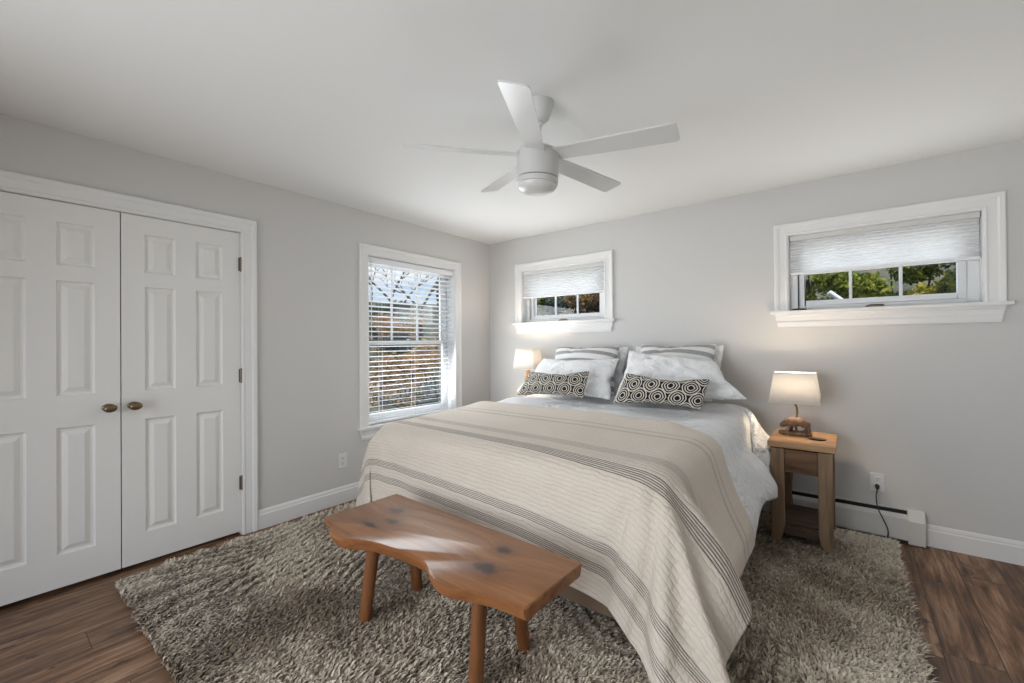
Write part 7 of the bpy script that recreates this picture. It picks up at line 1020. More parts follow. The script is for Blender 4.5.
m.box(-0.85, -0.2, -4.0, -2.4, -0.12, 0.0); m.box(-0.85, -0.2, -4.0, -2.4, H, H + 0.05)
st(m.build('wall_left', M['wall']))
m = MB(); wall_cells(-0.2, 4.5, [WIN2, WIN3], lambda p, q, r, s_: m.box(p, q, 0, 0.2, r, s_))
st(m.build('wall_back', M['wall']))
m = MB().box(4.3, 4.5, -5.4, 0, 0, H)
st(m.build('wall_right', M['wall']))
m = MB(); wall_cells(-0.2, 4.5, [(0.25, 2.65, 0.0, 2.1)], lambda p, q, r, s_: m.box(p, q, -5.6, -5.4, r, s_))  # unseen wall; its opening is added for the fill light
st(m.build('wall_rear', M['wall']))

CAS = [(0, 0), (0, 0.011), (0.010, 0.014), (0.018, 0.010), (0.055, 0.013), (0.064, 0.019), (0.082, 0.022), (0.088, 0.018), (0.088, 0)]
def casing(mb, hole, mp_, zbot, prof=CAS, wide=None):
    u0, u1, _, v1 = hole
    k = (wide or 0.088) / 0.088
    rows = []
    for o, d in prof:
        o = o * k
        rows.append([mp_(u0 - o, zbot, d), mp_(u0 - o, v1 + o, d), mp_(u1 + o, v1 + o, d), mp_(u1 + o, zbot, d)])
    for a, b in zip(rows, rows[1:]):
        for i in range(3):
            mb.quad(a[i], a[i + 1], b[i + 1], b[i])
    return mb
L_ = lambda u, v, d: (d, u, v)
B_ = lambda u, v, d: (u, -d, v)

# closet casing
m = casing(MB(), DOOR, L_, 0.0, wide=0.093)
st(m.build('trim_1', M['trim'], smooth=True, angle=20))
m = MB()
for y0, y1 in ((DOOR[0] - 0.0, DOOR[0] + 0.004), (DOOR[1] - 0.004, DOOR[1])):
    m.box(-0.12, 0.0, y0, y1, 0, DOOR[3])
m.box(-0.12, 0.0, DOOR[0], DOOR[1], DOOR[3] - 0.004, DOOR[3])
st(m.build('trim_2', M['trim']))

# baseboards
BASE = [(0, 0), (0.016, 0), (0.016, 0.100), (0.011, 0.106), (0.011, 0.116), (0.007, 0.128), (0.003, 0.134), (0, 0.134)]
def baseboard(name, mp_, a, b):
    m = MB()
    r0 = [mp_(a, z, d) for d, z in BASE]; r1 = [mp_(b, z, d) for d, z in BASE]
    for i in range(len(BASE) - 1):
        m.quad(r0[i], r1[i], r1[i + 1], r0[i + 1])
    m.quad(*r0); m.quad(*r1)
    return st(m.build(name, M['trim'], smooth=True, angle=15))
baseboard('baseboard_left', L_, DOOR[1] + 0.093, 0.0)
baseboard('baseboard_back', B_, 3.634, 4.3)
baseboard('baseboard_right', lambda u, v, d: (4.3 - d, u, v), -5.4, 0.0)

# ------------------------------------------------------------------ closet doors
def panel_leaf(mb, W, Hh, us, vs, mp_, thick=0.035):
    """moulded six-panel leaf: flat stiles and rails, each panel sunk and raised again"""
    ucut = [0] + [c for p in us for c in p] + [W]
    vcut = [0] + [c for p in vs for c in p] + [Hh]
    for i in range(len(ucut) - 1):
        for j in range(len(vcut) - 1):
            a, b, c, d = ucut[i], ucut[i + 1], vcut[j], vcut[j + 1]
            if i % 2 and j % 2:
                rings = [(0, 0), (0.005, -0.008), (0.011, -0.011), (0.020, -0.011), (0.043, -0.001), (0.045, -0.001)]
                rr = [[mp_(a + o, c + o, h), mp_(b - o, c + o, h), mp_(b - o, d - o, h), mp_(a + o, d - o, h)] for o, h in rings]
                for p, q in zip(rr, rr[1:]):
                    for k in range(4):
                        mb.quad(p[k], p[(k + 1) % 4], q[(k + 1) % 4], q[k])
                mb.quad(*rr[-1])
            else:
                mb.quad(mp_(a, c, 0), mp_(b, c, 0), mp_(b, d, 0), mp_(a, d, 0))
    t = -thick
    f = [mp_(0, 0, 0), mp_(W, 0, 0), mp_(W, Hh, 0), mp_(0, Hh, 0)]
    k = [mp_(0, 0, t), mp_(W, 0, t), mp_(W, Hh, t), mp_(0, Hh, t)]
    mb.quad(*k)
    for i in range(4): mb.quad(f[i], f[(i + 1) % 4], k[(i + 1) % 4], k[i])
vs = [(0.170, 0.838), (1.005, 1.618), (1.700, 1.928)]
for nm, y_h, sg in (('door_1', DOOR[1] - 0.006, -1), ('door_2', DOOR[0] + 0.006, 1)):
    m = MB()
    Wd = 0.6075
    # u runs from the hinge stile towards the meeting stile
    panel_leaf(m, Wd, 2.034, [(0.104, 0.252), (0.356, 0.504)], vs, lambda u, v, h: (-0.006 + h, y_h + sg * u, 0.024 + v))
    leaf = st(m.build(nm, M['door'], smooth=True, angle=12))
    yk = y_h + sg * 0.556
    k = MB().lathe([(0.0, -0.008), (0.024, -0.006), (0.025, -0.002), (0.021, 0.003), (0.012, 0.006), (0.0095, 0.012), (0.0095, 0.026), (0.013, 0.031),
                    (0.020, 0.036), (0.0255, 0.044), (0.027, 0.052), (0.0245, 0.060), (0.017, 0.066), (0.008, 0.0685), (0.0, 0.069)], 32, 'x', (0, yk, 0.948), sx=1.12, sy=0.86)
    ko = k.build('door_knob', M['bronze'], leaf, smooth=True, angle=50)
    ko['label'] = 'oval aged bronze knob'
    for z in (1.845, 1.085, 0.355):
        hm = MB().lathe([(0.0, z - 0.052), (0.004, z - 0.05), (0.0062, z - 0.047), (0.0062, z - 0.016), (0.0055, z - 0.0155), (0.0062, z - 0.015), (0.0062, z + 0.015),
                         (0.0055, z + 0.0155), (0.0062, z + 0.016), (0.0062, z + 0.047), (0.004, z + 0.05), (0.0, z + 0.052)], 12, 'z', (0.003, y_h - sg * 0.003, 0))
        hm.box(-0.004, -0.001, *sorted((y_h - sg * 0.003, y_h + sg * 0.010)), z - 0.045, z + 0.045)
        ho = hm.build('hinge', M['steel'], leaf, smooth=True)
        ho['label'] = 'dull steel hinge'

# ------------------------------------------------------------------ windows
def frame_box(mb, a0, a1, z0, z1, w_, d0, d1, mp_, wt=None, wb=None):
    wt = wt or w_; wb = wb or w_
    def bx(u0, u1, v0, v1):
        p = mp_(u0, v0, d0); q = mp_(u1, v1, d1)
        mb.box(*sorted((p[0], q[0])), *sorted((p[1], q[1])), *sorted((p[2], q[2])))
    bx(a0, a0 + w_, z0, z1); bx(a1 - w_, a1, z0, z1); bx(a0 + w_, a1 - w_, z1 - wt, z1); bx(a0 + w_, a1 - w_, z0, z0 + wb)
def bar(mb, mp_, u0, u1, v0, v1, d0, d1):
    p = mp_(u0, v0, d0); q = mp_(u1, v1, d1)
    return mb.box(*sorted((p[0], q[0])), *sorted((p[1], q[1])), *sorted((p[2], q[2])))

def window_shell(name, hole, mp_, stool_ext, apron_h):
    t = thing(name, kind='structure')
    a0, a1, z0, z1 = hole
    casing(MB(), hole, mp_, z0).build('window_casing', M['trim'], t, smooth=True, angle=20)
    m = MB(); bar(m, mp_, a0 - 0.088 - stool_ext, a1 + 0.088 + stool_ext, z0 - 0.022, z0, 0.0005, 0.045)
    bar(m, mp_, a0 + 0.002, a1 - 0.002, z0 - 0.001, z0 + 0.004, -0.09, 0.002)
    m.build('window_stool', M['trim'], t, bevel=0.004)
    # apron: moulded, its ends cut back
    m = MB()
    pr = [(0.020, 0.0), (0.020, 0.012), (0.014, 0.022), (0.013, 0.052), (0.018, 0.060), (0.018, 0.072), (0.012, apron_h), (0.0, apron_h)]
    e0, e1 = a0 - 0.086, a1 + 0.086
    rows = [[mp_(e0 + 0.02 * h / apron_h, z0 - 0.022 - h, d), mp_(e1 - 0.02 * h / apron_h, z0 - 0.022 - h, d)] for d, h in pr]
    for p, q in zip(rows, rows[1:]): m.quad(p[0], p[1], q[1], q[0])
    m.quad(*[r[0] for r in rows], mp_(e0, z0 - 0.022, 0)); m.quad(*[r[1] for r in rows], mp_(e1, z0 - 0.022, 0))
    m.build('window_apron', M['trim'], t, smooth=True, angle=20)
    m = MB(); frame_box(m, a0, a1, z0, z1, 0.004, -0.19, -0.0005, mp_)
    m.build('window_jamb', M['sash'], t)
    return t

w1 = window_shell('window_1', WIN1, L_, 0.022, 0.088)
a0, a1, z0, z1 = WIN1
m = MB(); frame_box(m, a0 + 0.004, a1 - 0.004, z0 + 0.004, z1 - 0.004, 0.020, -0.19, -0.105, L_, wb=0.03)
m.build('window_frame', M['sash'], w1, bevel=0.003)
# upper sash outside, lower sash inside
def sash(parent, u0, u1, v0, v1, d0, d1, mp_, w_=0.034, wb=None, wt=None, bars=0, name='sash'):
    m = MB(); frame_box(m, u0, u1, v0, v1, w_, d0, d1, mp_, wb=wb, wt=wt)
    s_ = m.build(name, M['sash'], parent, bevel=0.004)
    gmid = (d0 + d1) / 2
    m = MB(); bar(m, mp_, u0 + w_ - 0.002, u1 - w_ + 0.002, v0 + (wb or w_) - 0.002, v1 - (wt or w_) + 0.002, gmid - 0.002, gmid + 0.002)
    m.build('glass_pane', M['glass'], s_)
    for k in range(bars):
        c = u0 + w_ + (u1 - u0 - 2 * w_) * (k + 1) / (bars + 1)
        m = MB(); bar(m, mp_, c - 0.009, c + 0.009, v0 + (wb or w_), v1 - (wt or w_), gmid - 0.008, gmid + 0.008)
        m.build('muntin', M['sash'], s_, bevel=0.003)
    return s_
sash(w1, a0 + 0.024, a1 - 0.024, 1.290, z1 - 0.024, -0.180, -0.150, L_, bars=2)
ls = sash(w1, a0 + 0.024, a1 - 0.024, z0 + 0.034, 1.325, -0.142, -0.110, L_, wb=0.045)
m = MB().lathe([(0.0, 1.3252), (0.012, 1.3252), (0.012, 1.333), (0.0, 1.334)], 16, 'z', (-0.126, -1.08, 0))
m.box(-0.132, -0.090, -1.086, -1.074, 1.334, 1.340)
m.build('sash_lock', M['sash'], ls)

# venetian blind of the left window
vb = thing('venetian_blind', (0, -1.08, 2.06), label='white horizontal slat blind lowered over the tall window in the left wall', cat='blind')
def local(mb, o):   # shift a mesh built in room coordinates to its thing's origin
    mb.v = [(x - o[0], y - o[1], z - o[2]) for x, y, z in mb.v]
    return mb
VO = (0, -1.08, 2.06)
m = MB().box(-0.070, -0.012, a0 + 0.008, a1 - 0.008, 2.005, 2.058)
local(m, VO).build('headrail', M['slat'], vb, bevel=0.003)
m = MB()
z = 1.985
while z > 0.640:
    n = 5
    prof = []
    for k in range(n):
        s_ = k / (n - 1) - 0.5
        prof.append((-0.041 + s_ * 0.050, z + 0.0012 * (1 - 4 * s_ * s_) + s_ * 0.0082))
    for (xa, za), (xb, zb) in zip(prof, prof[1:]):
        m.quad((xa, a0 + 0.010, za), (xa, a1 - 0.010, za), (xb, a1 - 0.010, zb), (xb, a0 + 0.010, zb))
        m.quad((xa, a0 + 0.010, za - 0.0015), (xb, a0 + 0.010, zb - 0.0015), (xb, a1 - 0.010, zb - 0.0015), (xa, a1 - 0.010, za - 0.0015))
    for (xa, za) in (prof[0], prof[-1]):
        m.quad((xa, a0 + 0.010, za), (xa, a1 - 0.010, za), (xa, a1 - 0.010, za - 0.0015), (xa, a0 + 0.010, za - 0.0015))
    z -= 0.0445
zlast = z + 0.0445
local(m, VO).build('slats', M['slat'], vb, merge=False)
m = MB().box(-0.068, -0.014, a0 + 0.010, a1 - 0.010, 0.591, 0.608)
local(m, VO).build('bottom_rail', M['slat'], vb, bevel=0.003)
for y in (a0 + 0.15, -1.08, a1 - 0.15):
    m = MB().tube([(-0.067, y, 2.0), (-0.067, y, 0.608)], 0.0012, 5); m.tube([(-0.0145, y, 2.0), (-0.0145, y, 0.608)], 0.0012, 5)
    local(m, VO).build('ladder_cord', M['cord'], vb)
m = MB().tube([(-0.006, a0 + 0.035, 2.03), (-0.004, a0 + 0.035, 2.0), (-0.004, a0 + 0.037, 1.33)], 0.004, 8)
local(m, VO).build('tilt_wand', M['cord'], vb)

# the two high windows with pleated shades
def high_window(name, hole, label):
    a0, a1, z0, z1 = hole
    t = window_shell(name, hole, B_, 0.024, 0.096)
    m = MB(); frame_box(m, a0 + 0.004, a1 - 0.004, z0 + 0.004, z1 - 0.004, 0.052, -0.16, -0.062, B_, wb=0.030)
    m.build('window_frame', M['sash'], t, bevel=0.004)
    sash(t, a0 + 0.056, a1 - 0.056, z0 + 0.034, z1 - 0.056, -0.140, -0.085, B_, w_=0.040, bars=2)
    c = (a0 + a1) / 2
    m = MB(); bar(m, B_, c - 0.055, c + 0.045, z0 + 0.0045, z0 + 0.016, -0.060, -0.040)
    m.tube([(c - 0.045, 0.050, z0 + 0.016), (c - 0.02, 0.046, z0 + 0.022), (c + 0.040, 0.044, z0 + 0.020)], 0.004, 8)
    m.build('crank_handle', M['steel'], t, smooth=True)
    # shade
    O = (c, 0.03, z1 - 0.004)
    s_ = thing('pleated_shade', O, label=label, cat='shade', group=None)
    m = MB().box(a0 + 0.010, a1 - 0.010, 0.008, 0.052, z1 - 0.040, z1 - 0.005)
    local(m, O).build('headrail', M['heater'], s_, bevel=0.003)
    m = MB()
    zt, zb = z1 - 0.0402, z1 - 0.272
    n = 11
    for f_, b_ in ((0.017, 0.024),):
        for k in range(n):
            za = zt + (zb - zt) * k / n; zc = zt + (zb - zt) * (k + 1) / n; zm = (za + zc) / 2
            m.quad((a0 + 0.014, b_, za), (a1 - 0.014, b_, za), (a1 - 0.014, f_, zm), (a0 + 0.014, f_, zm))
            m.quad((a0 + 0.014, f_, zm), (a1 - 0.014, f_, zm), (a1 - 0.014, b_, zc), (a0 + 0.014, b_, zc))
    local(m, O).build('pleats', M['shade_fabric'], s_)
    m = MB().box(a0 + 0.010, a1 - 0.010, 0.010, 0.050, zb - 0.020, zb - 0.0002)
    local(m, O).build('bottom_rail', M['slat'], s_, bevel=0.003)
    return t
high_window('window_2', WIN2, 'white pleated shade half lowered in the high window over the bed, nearer the corner')
high_window('window_3', WIN3, 'white pleated shade half lowered in the high window at the right, above the bedside table')

# remote-like dark case on the right window's stool
m = MB().lathe([(0.0, 0.0), (0.030, 0.0005), (0.036, 0.004), (0.034, 0.009), (0.022, 0.013), (0.0, 0.015)], 24, sx=1.35, sy=0.45)
o = m.build('eyeglass_case', M['black'], smooth=True, angle=60)
o.name = 'oval_case'
o.location = (2.985, -0.020, WIN3[2] + 0.0003)
tag(o, 'small black oval case lying on the sill of the right high window', 'case')

# ------------------------------------------------------------------ baseboard heater
HX0, HX1 = 0.95, 3.632
t = thing('baseboard_heater', ((HX0 + HX1) / 2, 0, 0), label='long cream baseboard heater running along the back wall behind the bed', cat='heater')
O = ((HX0 + HX1) / 2, 0, 0)
m = MB()
x0, x1 = HX0, 3.552
# bent cover: back plate, hooded top, front panel
for pr_ in ([(-0.001, 0.015), (-0.004, 0.015), (-0.004, 0.205), (-0.001, 0.205)],
            [(-0.001, 0.207), (-0.012, 0.205), (-0.012, 0.202), (-0.001, 0.204)],
            [(-0.066, 0.028), (-0.070, 0.028), (-0.070, 0.160), (-0.062, 0.176), (-0.058, 0.176), (-0.066, 0.160)]):
    r0 = [(x0, a, b) for a, b in pr_]; r1 = [(x1, a, b) for a, b in pr_]
    for i in range(len(pr_)): m.quad(r0[i], r1[i], r1[(i + 1) % len(pr_)], r0[(i + 1) % len(pr_)])
local(m, O).build('cover', M['heater'], t)
m = MB()
pr_ = [(-0.034, 0.180), (-0.044, 0.172), (-0.043, 0.169), (-0.033, 0.177)]
r0 = [(x0, a, b) for a, b in pr_]; r1 = [(x1, a, b) for a, b in pr_]
for i in range(4): m.quad(r0[i], r1[i], r1[(i + 1) % 4], r0[(i + 1) % 4])
local(m, O).build('damper', M['heater'], t)
m = MB().box(x0, x1, -0.0555, -0.006, 0.040, 0.145); m.box(x0, x1, -0.009, -0.0045, 0.150, 0.196)  # near-black block and strip: shade inside the heater put into the colour
local(m, O).build('heater_inside', M['dark_slot'], t)
for q0, q1 in ((3.550, HX1), (HX0 - 0.08, HX0)):
    m = MB()
    pr_ = [(-0.0005, 0.006), (-0.073, 0.006), (-0.073, 0.152), (-0.034, 0.212), (-0.0005, 0.212)]
    r0 = [(q0, a, b) for a, b in pr_]; r1 = [(q1, a, b) for a, b in pr_]
    for i in range(5): m.quad(r0[i], r1[i], r1[(i + 1) % 5], r0[(i + 1) % 5])
    m.quad(*r0); m.quad(*r1)
    local(m, O).build('end_cap', M['heater'], t, bevel=0.003)

# ------------------------------------------------------------------ wall outlets
def outlet(name, mp_, u, v, label):
    p = mp_(u, v, 0)
    t = thing(name, p, label=label, cat='outlet')
    m = MB(); bar(m, mp_, u - 0.037, u + 0.037, v - 0.060, v + 0.060, 0.0003, 0.006)
    pl = local(m, p).build('cover_plate', M['outlet'], t, bevel=0.002)
    for dz in (0.021, -0.021):
        m = MB(); bar(m, mp_, u - 0.016, u + 0.016, v + dz - 0.015, v + dz + 0.015, 0.004, 0.0085)
        local(m, p).build('socket', M['outlet'], t, bevel=0.003)
        m = MB()
        for du in (-0.006, 0.006): bar(m, mp_, u + du - 0.0013, u + du + 0.0013, v + dz - 0.001, v + dz + 0.008, 0.0083, 0.0090)
        bar(m, mp_, u - 0.002, u + 0.002, v + dz - 0.010, v + dz - 0.006, 0.0083, 0.0090)
        local(m, p).build('slot', M['dark_slot'], t)
    return t
outlet('wall_outlet', L_, -1.842, 0.342, 'white duplex outlet on the left wall between closet and tall window')
outlet('wall_outlet', B_, 3.407, 0.352, 'white duplex outlet on the back wall with a dark cord plugged in')
t = thing('power_cord', (3.405, -0.03, 0.33), label='thin dark power cord hanging from the back wall outlet to the floor', cat='cord')
O = (3.405, -0.03, 0.33)
m = MB().tube([(3.405, -0.0092, 0.331), (3.405, -0.018, 0.331), (3.405, -0.030, 0.329), (3.405, -0.034, 0.320), (3.405, -0.034, 0.310)], [0.012, 0.013, 0.012, 0.009, 0.004], 10)
local(m, O).build('plug', M['black'], t, smooth=True)
def curve_pts(P, n=6):
    P = [Vector(p) for p in P]; out = []
    for i in range(len(P) - 1):
        p0, p1, p2, p3 = P[max(i - 1, 0)], P[i], P[i + 1], P[min(i + 2, len(P) - 1)]
        for k in range(n):
            t_ = k / n
            out.append(0.5 * ((2 * p1) + (p2 - p0) * t_ + (2 * p0 - 5 * p1 + 4 * p2 - p3) * t_ * t_ + (3 * p1 - p0 - 3 * p2 + p3) * t_ ** 3))
    out.append(P[-1]); return out
m = MB().tube(curve_pts([(3.405, -0.034, 0.312), (3.398, -0.055, 0.27), (3.405, -0.085, 0.205), (3.430, -0.088, 0.14), (3.452, -0.092, 0.08), (3.450, -0.098, 0.03), (3.435, -0.115, 0.008), (3.40, -0.15, 0.006), (3.36, -0.20, 0.006)]), 0.0032, 8)
local(m, O).build('cable', M['black'], t, smooth=True)

# ------------------------------------------------------------------ ceiling fan
FC = (2.108, -2.044)
fan = thing('ceiling_fan', (FC[0], FC[1], H), label='white five-blade ceiling fan with a flat drum light, hanging from the ceiling', cat='ceiling fan')
m = MB().lathe([(0.0, -0.0005), (0.070, -0.0005), (0.069, -0.012), (0.060, -0.045), (0.046, -0.078), (0.030, -0.092), (0.0, -0.094)], 40)
m.build('canopy', M['fan_white'], fan, smooth=True, angle=50)
m = MB().lathe([(0.0, -0.088), (0.019, -0.092), (0.021, -0.100), (0.015, -0.108), (0.0115, -0.112), (0.0115, -0.230), (0.0, -0.231)], 20)
m.build('downrod', M['fan_white'], fan, smooth=True, angle=50)
m = MB().lathe([(0.0, -0.214), (0.030, -0.216), (0.060, -0.218), (0.092, -0.226), (0.102, -0.238), (0.103, -0.255), (0.101, -0.355), (0.098, -0.358), (0.0, -0.358)], 48)
m.build('motor_housing', M['fan_white'], fan, smooth=True, angle=40)
m = MB().lathe([(0.0, -0.3575), (0.094, -0.3575), (0.094, -0.3625), (0.0, -0.3625)], 48)
m.build('shadow_gap', M['dark_slot'], fan)
m = MB().lathe([(0.0, -0.362), (0.100, -0.362), (0.100, -0.386), (0.096, -0.389), (0.0, -0.389)], 48)
m.build('light_ring', M['fan_white'], fan, smooth=True, angle=40)
m = MB().lathe([(0.0, -0.388), (0.095, -0.388), (0.094, -0.398), (0.083, -0.412), (0.060, -0.423), (0.030, -0.429), (0.0, -0.430)], 48)
m.build('light_lens', M['fan_glass'], fan, smooth=True, angle=40)
pitch = math.radians(-13)
for k in range(5):
    ang = math.radians(-134.8 + 72 * k)
    m = MB()
    out = []
    r0, r1, w0, w1_ = 0.075, 0.635, 0.043, 0.058
    top = [(r0, w0), (0.30, 0.052), (r1 - 0.014, w1_), (r1 - 0.004, w1_ - 0.004), (r1, w1_ - 0.014)]
    loop = top + [(r, -w_) for r, w_ in reversed(top)]
    up, dn = [], []
    for r, w_ in loop:
        zz = w_ * math.sin(pitch)
        yy = w_ * math.cos(pitch)
        up.append((r, yy, zz + 0.0035)); dn.append((r, yy, zz - 0.0035))
    m.quad(*up); m.quad(*reversed(dn))
    for i in range(len(loop)):
        j = (i + 1) % len(loop)
        m.quad(dn[i], dn[j], up[j], up[i])
    b = m.build('fan_blade', M['fan_blade'], fan)
    b.location = (0, 0, -0.251)
    b.rotation_euler = (0, 0, ang)

# the fan hangs a little out of true from its ball joint
piv = Matrix.Translation((0, 0, -0.095))
tilt = piv @ Matrix.Rotation(math.radians(2.3), 4, Vector((-0.618, 0.786, 0))) @ Matrix.Rotation(math.radians(2.8), 4, Vector((0.786, 0.618, 0))) @ piv.inverted()
for ch in fan.children:
    if not ch.name.startswith('canopy'):
        ch.matrix_basis = tilt @ ch.matrix_basis

# ------------------------------------------------------------------ bed
bed = thing('bed', (1.76, -1.04, 0), label='large upholstered bed standing with its head against the back wall', cat='bed')
O = (1.76, -1.04, 0)
m = MB().box(0.86, 2.66, -2.02, -0.05, 0.44, 0.705)
local(m, O).build('mattress', M['mattress'], bed, bevel=0.07, seg=4, smooth=True)
m = MB().box(0.87, 2.65, -2.01, -0.06, 0.20, 0.4395)
local(m, O).build('box_spring', M['boxspring'], bed, bevel=0.02)
m = MB().box(0.85, 2.67, -2.03, -2.00, 0.11, 0.20); m.box(0.85, 0.88, -2.0, -0.06, 0.11, 0.20); m.box(2.64, 2.67, -2.0, -0.06, 0.11, 0.20)
m.box(0.88, 2.64, -2.0, -0.06, 0.17, 0.198)
local(m, O).build('bed_rail', M['bedrail'], bed)
for x, y in ((0.90, -1.98), (2.62, -1.98), (0.90, -0.12), (2.62, -0.12), (1.76, -1.04)):
    m = MB().lathe([(0.0, 0.0), (0.026, 0.0), (0.030, 0.02), (0.034, 0.1695), (0.0, 0.1695)], 16, 'z', (x, y, 0.008))
    local(m, O).build('leg', M['black_metal'], bed, smooth=True)

def cloth_mesh(name, co, ny, nx, material, uvs, parent=None, thick=0.008, sub=1, wrinkle=0.0, freq=8, seed=0):
    if wrinkle:
        co = co.copy()
        for i, p in enumerate(co):
            v = Vector((p[0] * freq, p[1] * freq * 1.5, p[2] * freq + seed))
            co[i][2] += wrinkle * (noise.noise(v) + 0.5 * noise.noise(v * 2.3))
    F = [(j * nx + i, j * nx + i + 1, (j + 1) * nx + i + 1, (j + 1) * nx + i) for j in range(ny - 1) for i in range(nx - 1)]
    me = bpy.data.meshes.new(name)
    c = co.mean(0); c[2] = co[:, 2].min()
    me.from_pydata([tuple(p - c) for p in co], [], F)
    me.materials.append(material)
    me.polygons.foreach_set('use_smooth', [True] * len(F))
    ul = me.uv_layers.new(name='UVMap')
    idx = np.empty(len(me.loops), np.int32); me.loops.foreach_get('vertex_index', idx)
    ul.data.foreach_set('uv', uvs[idx].ravel())
    o = link(name, me, parent)
    o.location = tuple(c)
    if sub:
        s_ = o.modifiers.new('subdivision', 'SUBSURF'); s_.levels = s_.render_levels = sub
    s_ = o.modifiers.new('thickness', 'SOLIDIFY'); s_.thickness = thick; s_.offset = 0; s_.use_rim = True
    return o
def grid_uv(nx, ny, W, L):
    j, i = np.mgrid[0:ny, 0:nx]
    return np.stack([i.ravel() / (nx - 1) * W, j.ravel() / (ny - 1) * L], 1)
dn_y, dn_x = DIM_DUVET
co = unpack(DUVET)
o = cloth_mesh('duvet', co, dn_y, dn_x, M['duvet'], grid_uv(dn_x, dn_y, 3.0, 2.35), thick=0.022, sub=1, wrinkle=0.013, freq=4)
tag(o, 'puffy white cotton duvet spread on the bed under the striped quilt', 'duvet')
q_y, q_x = DIM_QUILT
co = unpack(QUILT)
quv = grid_uv(q_x, q_y, 3.0, 1.44)
# the stripes run a little askew to the hem, most of all near the foot
quv[:, 1] += 0.065 * (quv[:, 0] - 1.82) * (1 - quv[:, 1] / 1.4)
o = cloth_mesh('quilt', co, q_y, q_x, M['quilt'], quv, thick=0.009, sub=2)
tag(o, 'cream quilted coverlet with dark stripes folded across the foot of the bed', 'quilt')

def pillow_mesh(data, nx, ny, seed=0, crease=0.0):
    """both sides of a closed pillow from the grid of its upper side"""
    top = unpack(data)
    V = [tuple(p) for p in top]
    low = {}
    uv = [((k % nx) / (nx - 1), (k // nx) / (ny - 1)) for k in range(nx * ny)]
    for k in range(nx * ny):
        i, j = k % nx, k // nx
        if i in (0, nx - 1) or j in (0, ny - 1): low[k] = k
        else:
            low[k] = len(V); V.append((top[k][0], top[k][1], -top[k][2])); uv.append(uv[k])
    if crease:
        for n_, (x, y, z) in enumerate(V):
            e = min(1.0, abs(z) / 0.05)
            v = Vector((x * 7 + seed, y * 16, seed * 3.7))
            V[n_] = (x, y, z + (1 if z >= 0 else -1) * e * crease * (1 - 2.4 * abs(noise.noise(v)) - abs(noise.noise(v * 2.1))))
    F = []
    for j in range(ny - 1):
        for i in range(nx - 1):
            q = [j * nx + i, j * nx + i + 1, (j + 1) * nx + i + 1, (j + 1) * nx + i]
            F.append(q); F.append([low[k] for k in reversed(q)])
    return np.array(V), F, np.array(uv)
def pillow(name, src, corners, thick, material, size, label, cat, group, bulge=0.0):
    """corners: top left, top right, bottom right, bottom left of the pillow's mid surface"""
    co, F, uv = src
    W = co[:, 0].max() - co[:, 0].min(); Hh = co[:, 1].max() - co[:, 1].min()
    a = (co[:, 0] - co[:, 0].min()) / W; b = (co[:, 1] - co[:, 1].min()) / Hh
    TL, TR, BR, BL = [np.array(c, float) for c in corners]
    a_, b_ = a[:, None], b[:, None]
    P = (BL * (1 - a_) + BR * a_) * (1 - b_) + (TL * (1 - a_) + TR * a_) * b_
    nrm = np.cross(TR - TL + BR - BL, TL - BL + TR - BR); nrm /= np.linalg.norm(nrm)
    k = thick / (co[:, 2].max() - co[:, 2].min())
    P = P + nrm[None] * (co[:, 2:3] * k)
    if bulge: P[:, 2] += bulge * np.sin(a * PI) * b
    c = P.mean(0); c[2] = P[:, 2].min()
    me = bpy.data.meshes.new(name)
    me.from_pydata([tuple(p - c) for p in P], [], F)
    me.materials.append(material)
    me.polygons.foreach_set('use_smooth', [True] * len(F))
    ul = me.uv_layers.new(name='UVMap')
    idx = np.empty(len(me.loops), np.int32); me.loops.foreach_get('vertex_index', idx)
    ul.data.foreach_set('uv', (uv * np.array(size))[idx].ravel())
    o = link(name, me)
    o.location = tuple(c)
    s_ = o.modifiers.new('subdivision', 'SUBSURF'); s_.levels = s_.render_levels = 1
    tag(o, label, cat, group)
    return o
PK = pillow_mesh(P_KING, 34, 22, 1, 0.022)
PK2 = pillow_mesh(P_KING, 34, 22, 5, 0.024)
PE = pillow_mesh(P_KING, 34, 22, 8, 0.004)
PC = pillow_mesh(P_CUSH, 26, 14, 2, 0.002)
G1 = 'white pillows at the head of the bed'
G2 = 'grey striped shams leaning on the back pillows'
G3 = 'black patterned lumbar cushions'
pillow('pillow', PK, [(0.99, -0.10, 1.225), (1.73, -0.10, 1.265), (1.74, -0.20, 0.84), (0.98, -0.20, 0.84)], 0.13, M['pillow_white'], (0.9, 0.5),
       'white pillow standing rearmost against the wall, behind the striped sham nearer the corner', 'pillow', G1)
pillow('pillow', PK, [(1.78, -0.10, 1.265), (2.51, -0.10, 1.275), (2.53, -0.20, 0.84), (1.77, -0.20, 0.84)], 0.13, M['pillow_white'], (0.9, 0.5),
       'white pillow standing rearmost against the wall, behind the right striped sham', 'pillow', G1)
pillow('striped_pillow', PE, [(1.03, -0.20, 1.268), (1.69, -0.20, 1.268), (1.71, -0.36, 0.84), (1.02, -0.36, 0.84)], 0.19, M['striped'], (0.66, 0.42),
       'grey striped sham at the left, behind the white pillow nearer the window corner', 'pillow', G2, bulge=0.03)
pillow('striped_pillow', PE, [(1.87, -0.20, 1.280), (2.475, -0.20, 1.280), (2.48, -0.36, 0.84), (1.86, -0.36, 0.84)], 0.19, M['striped'], (0.66, 0.42),
       'grey striped sham at the right, behind the largest slumping white pillow', 'pillow', G2, bulge=0.03)
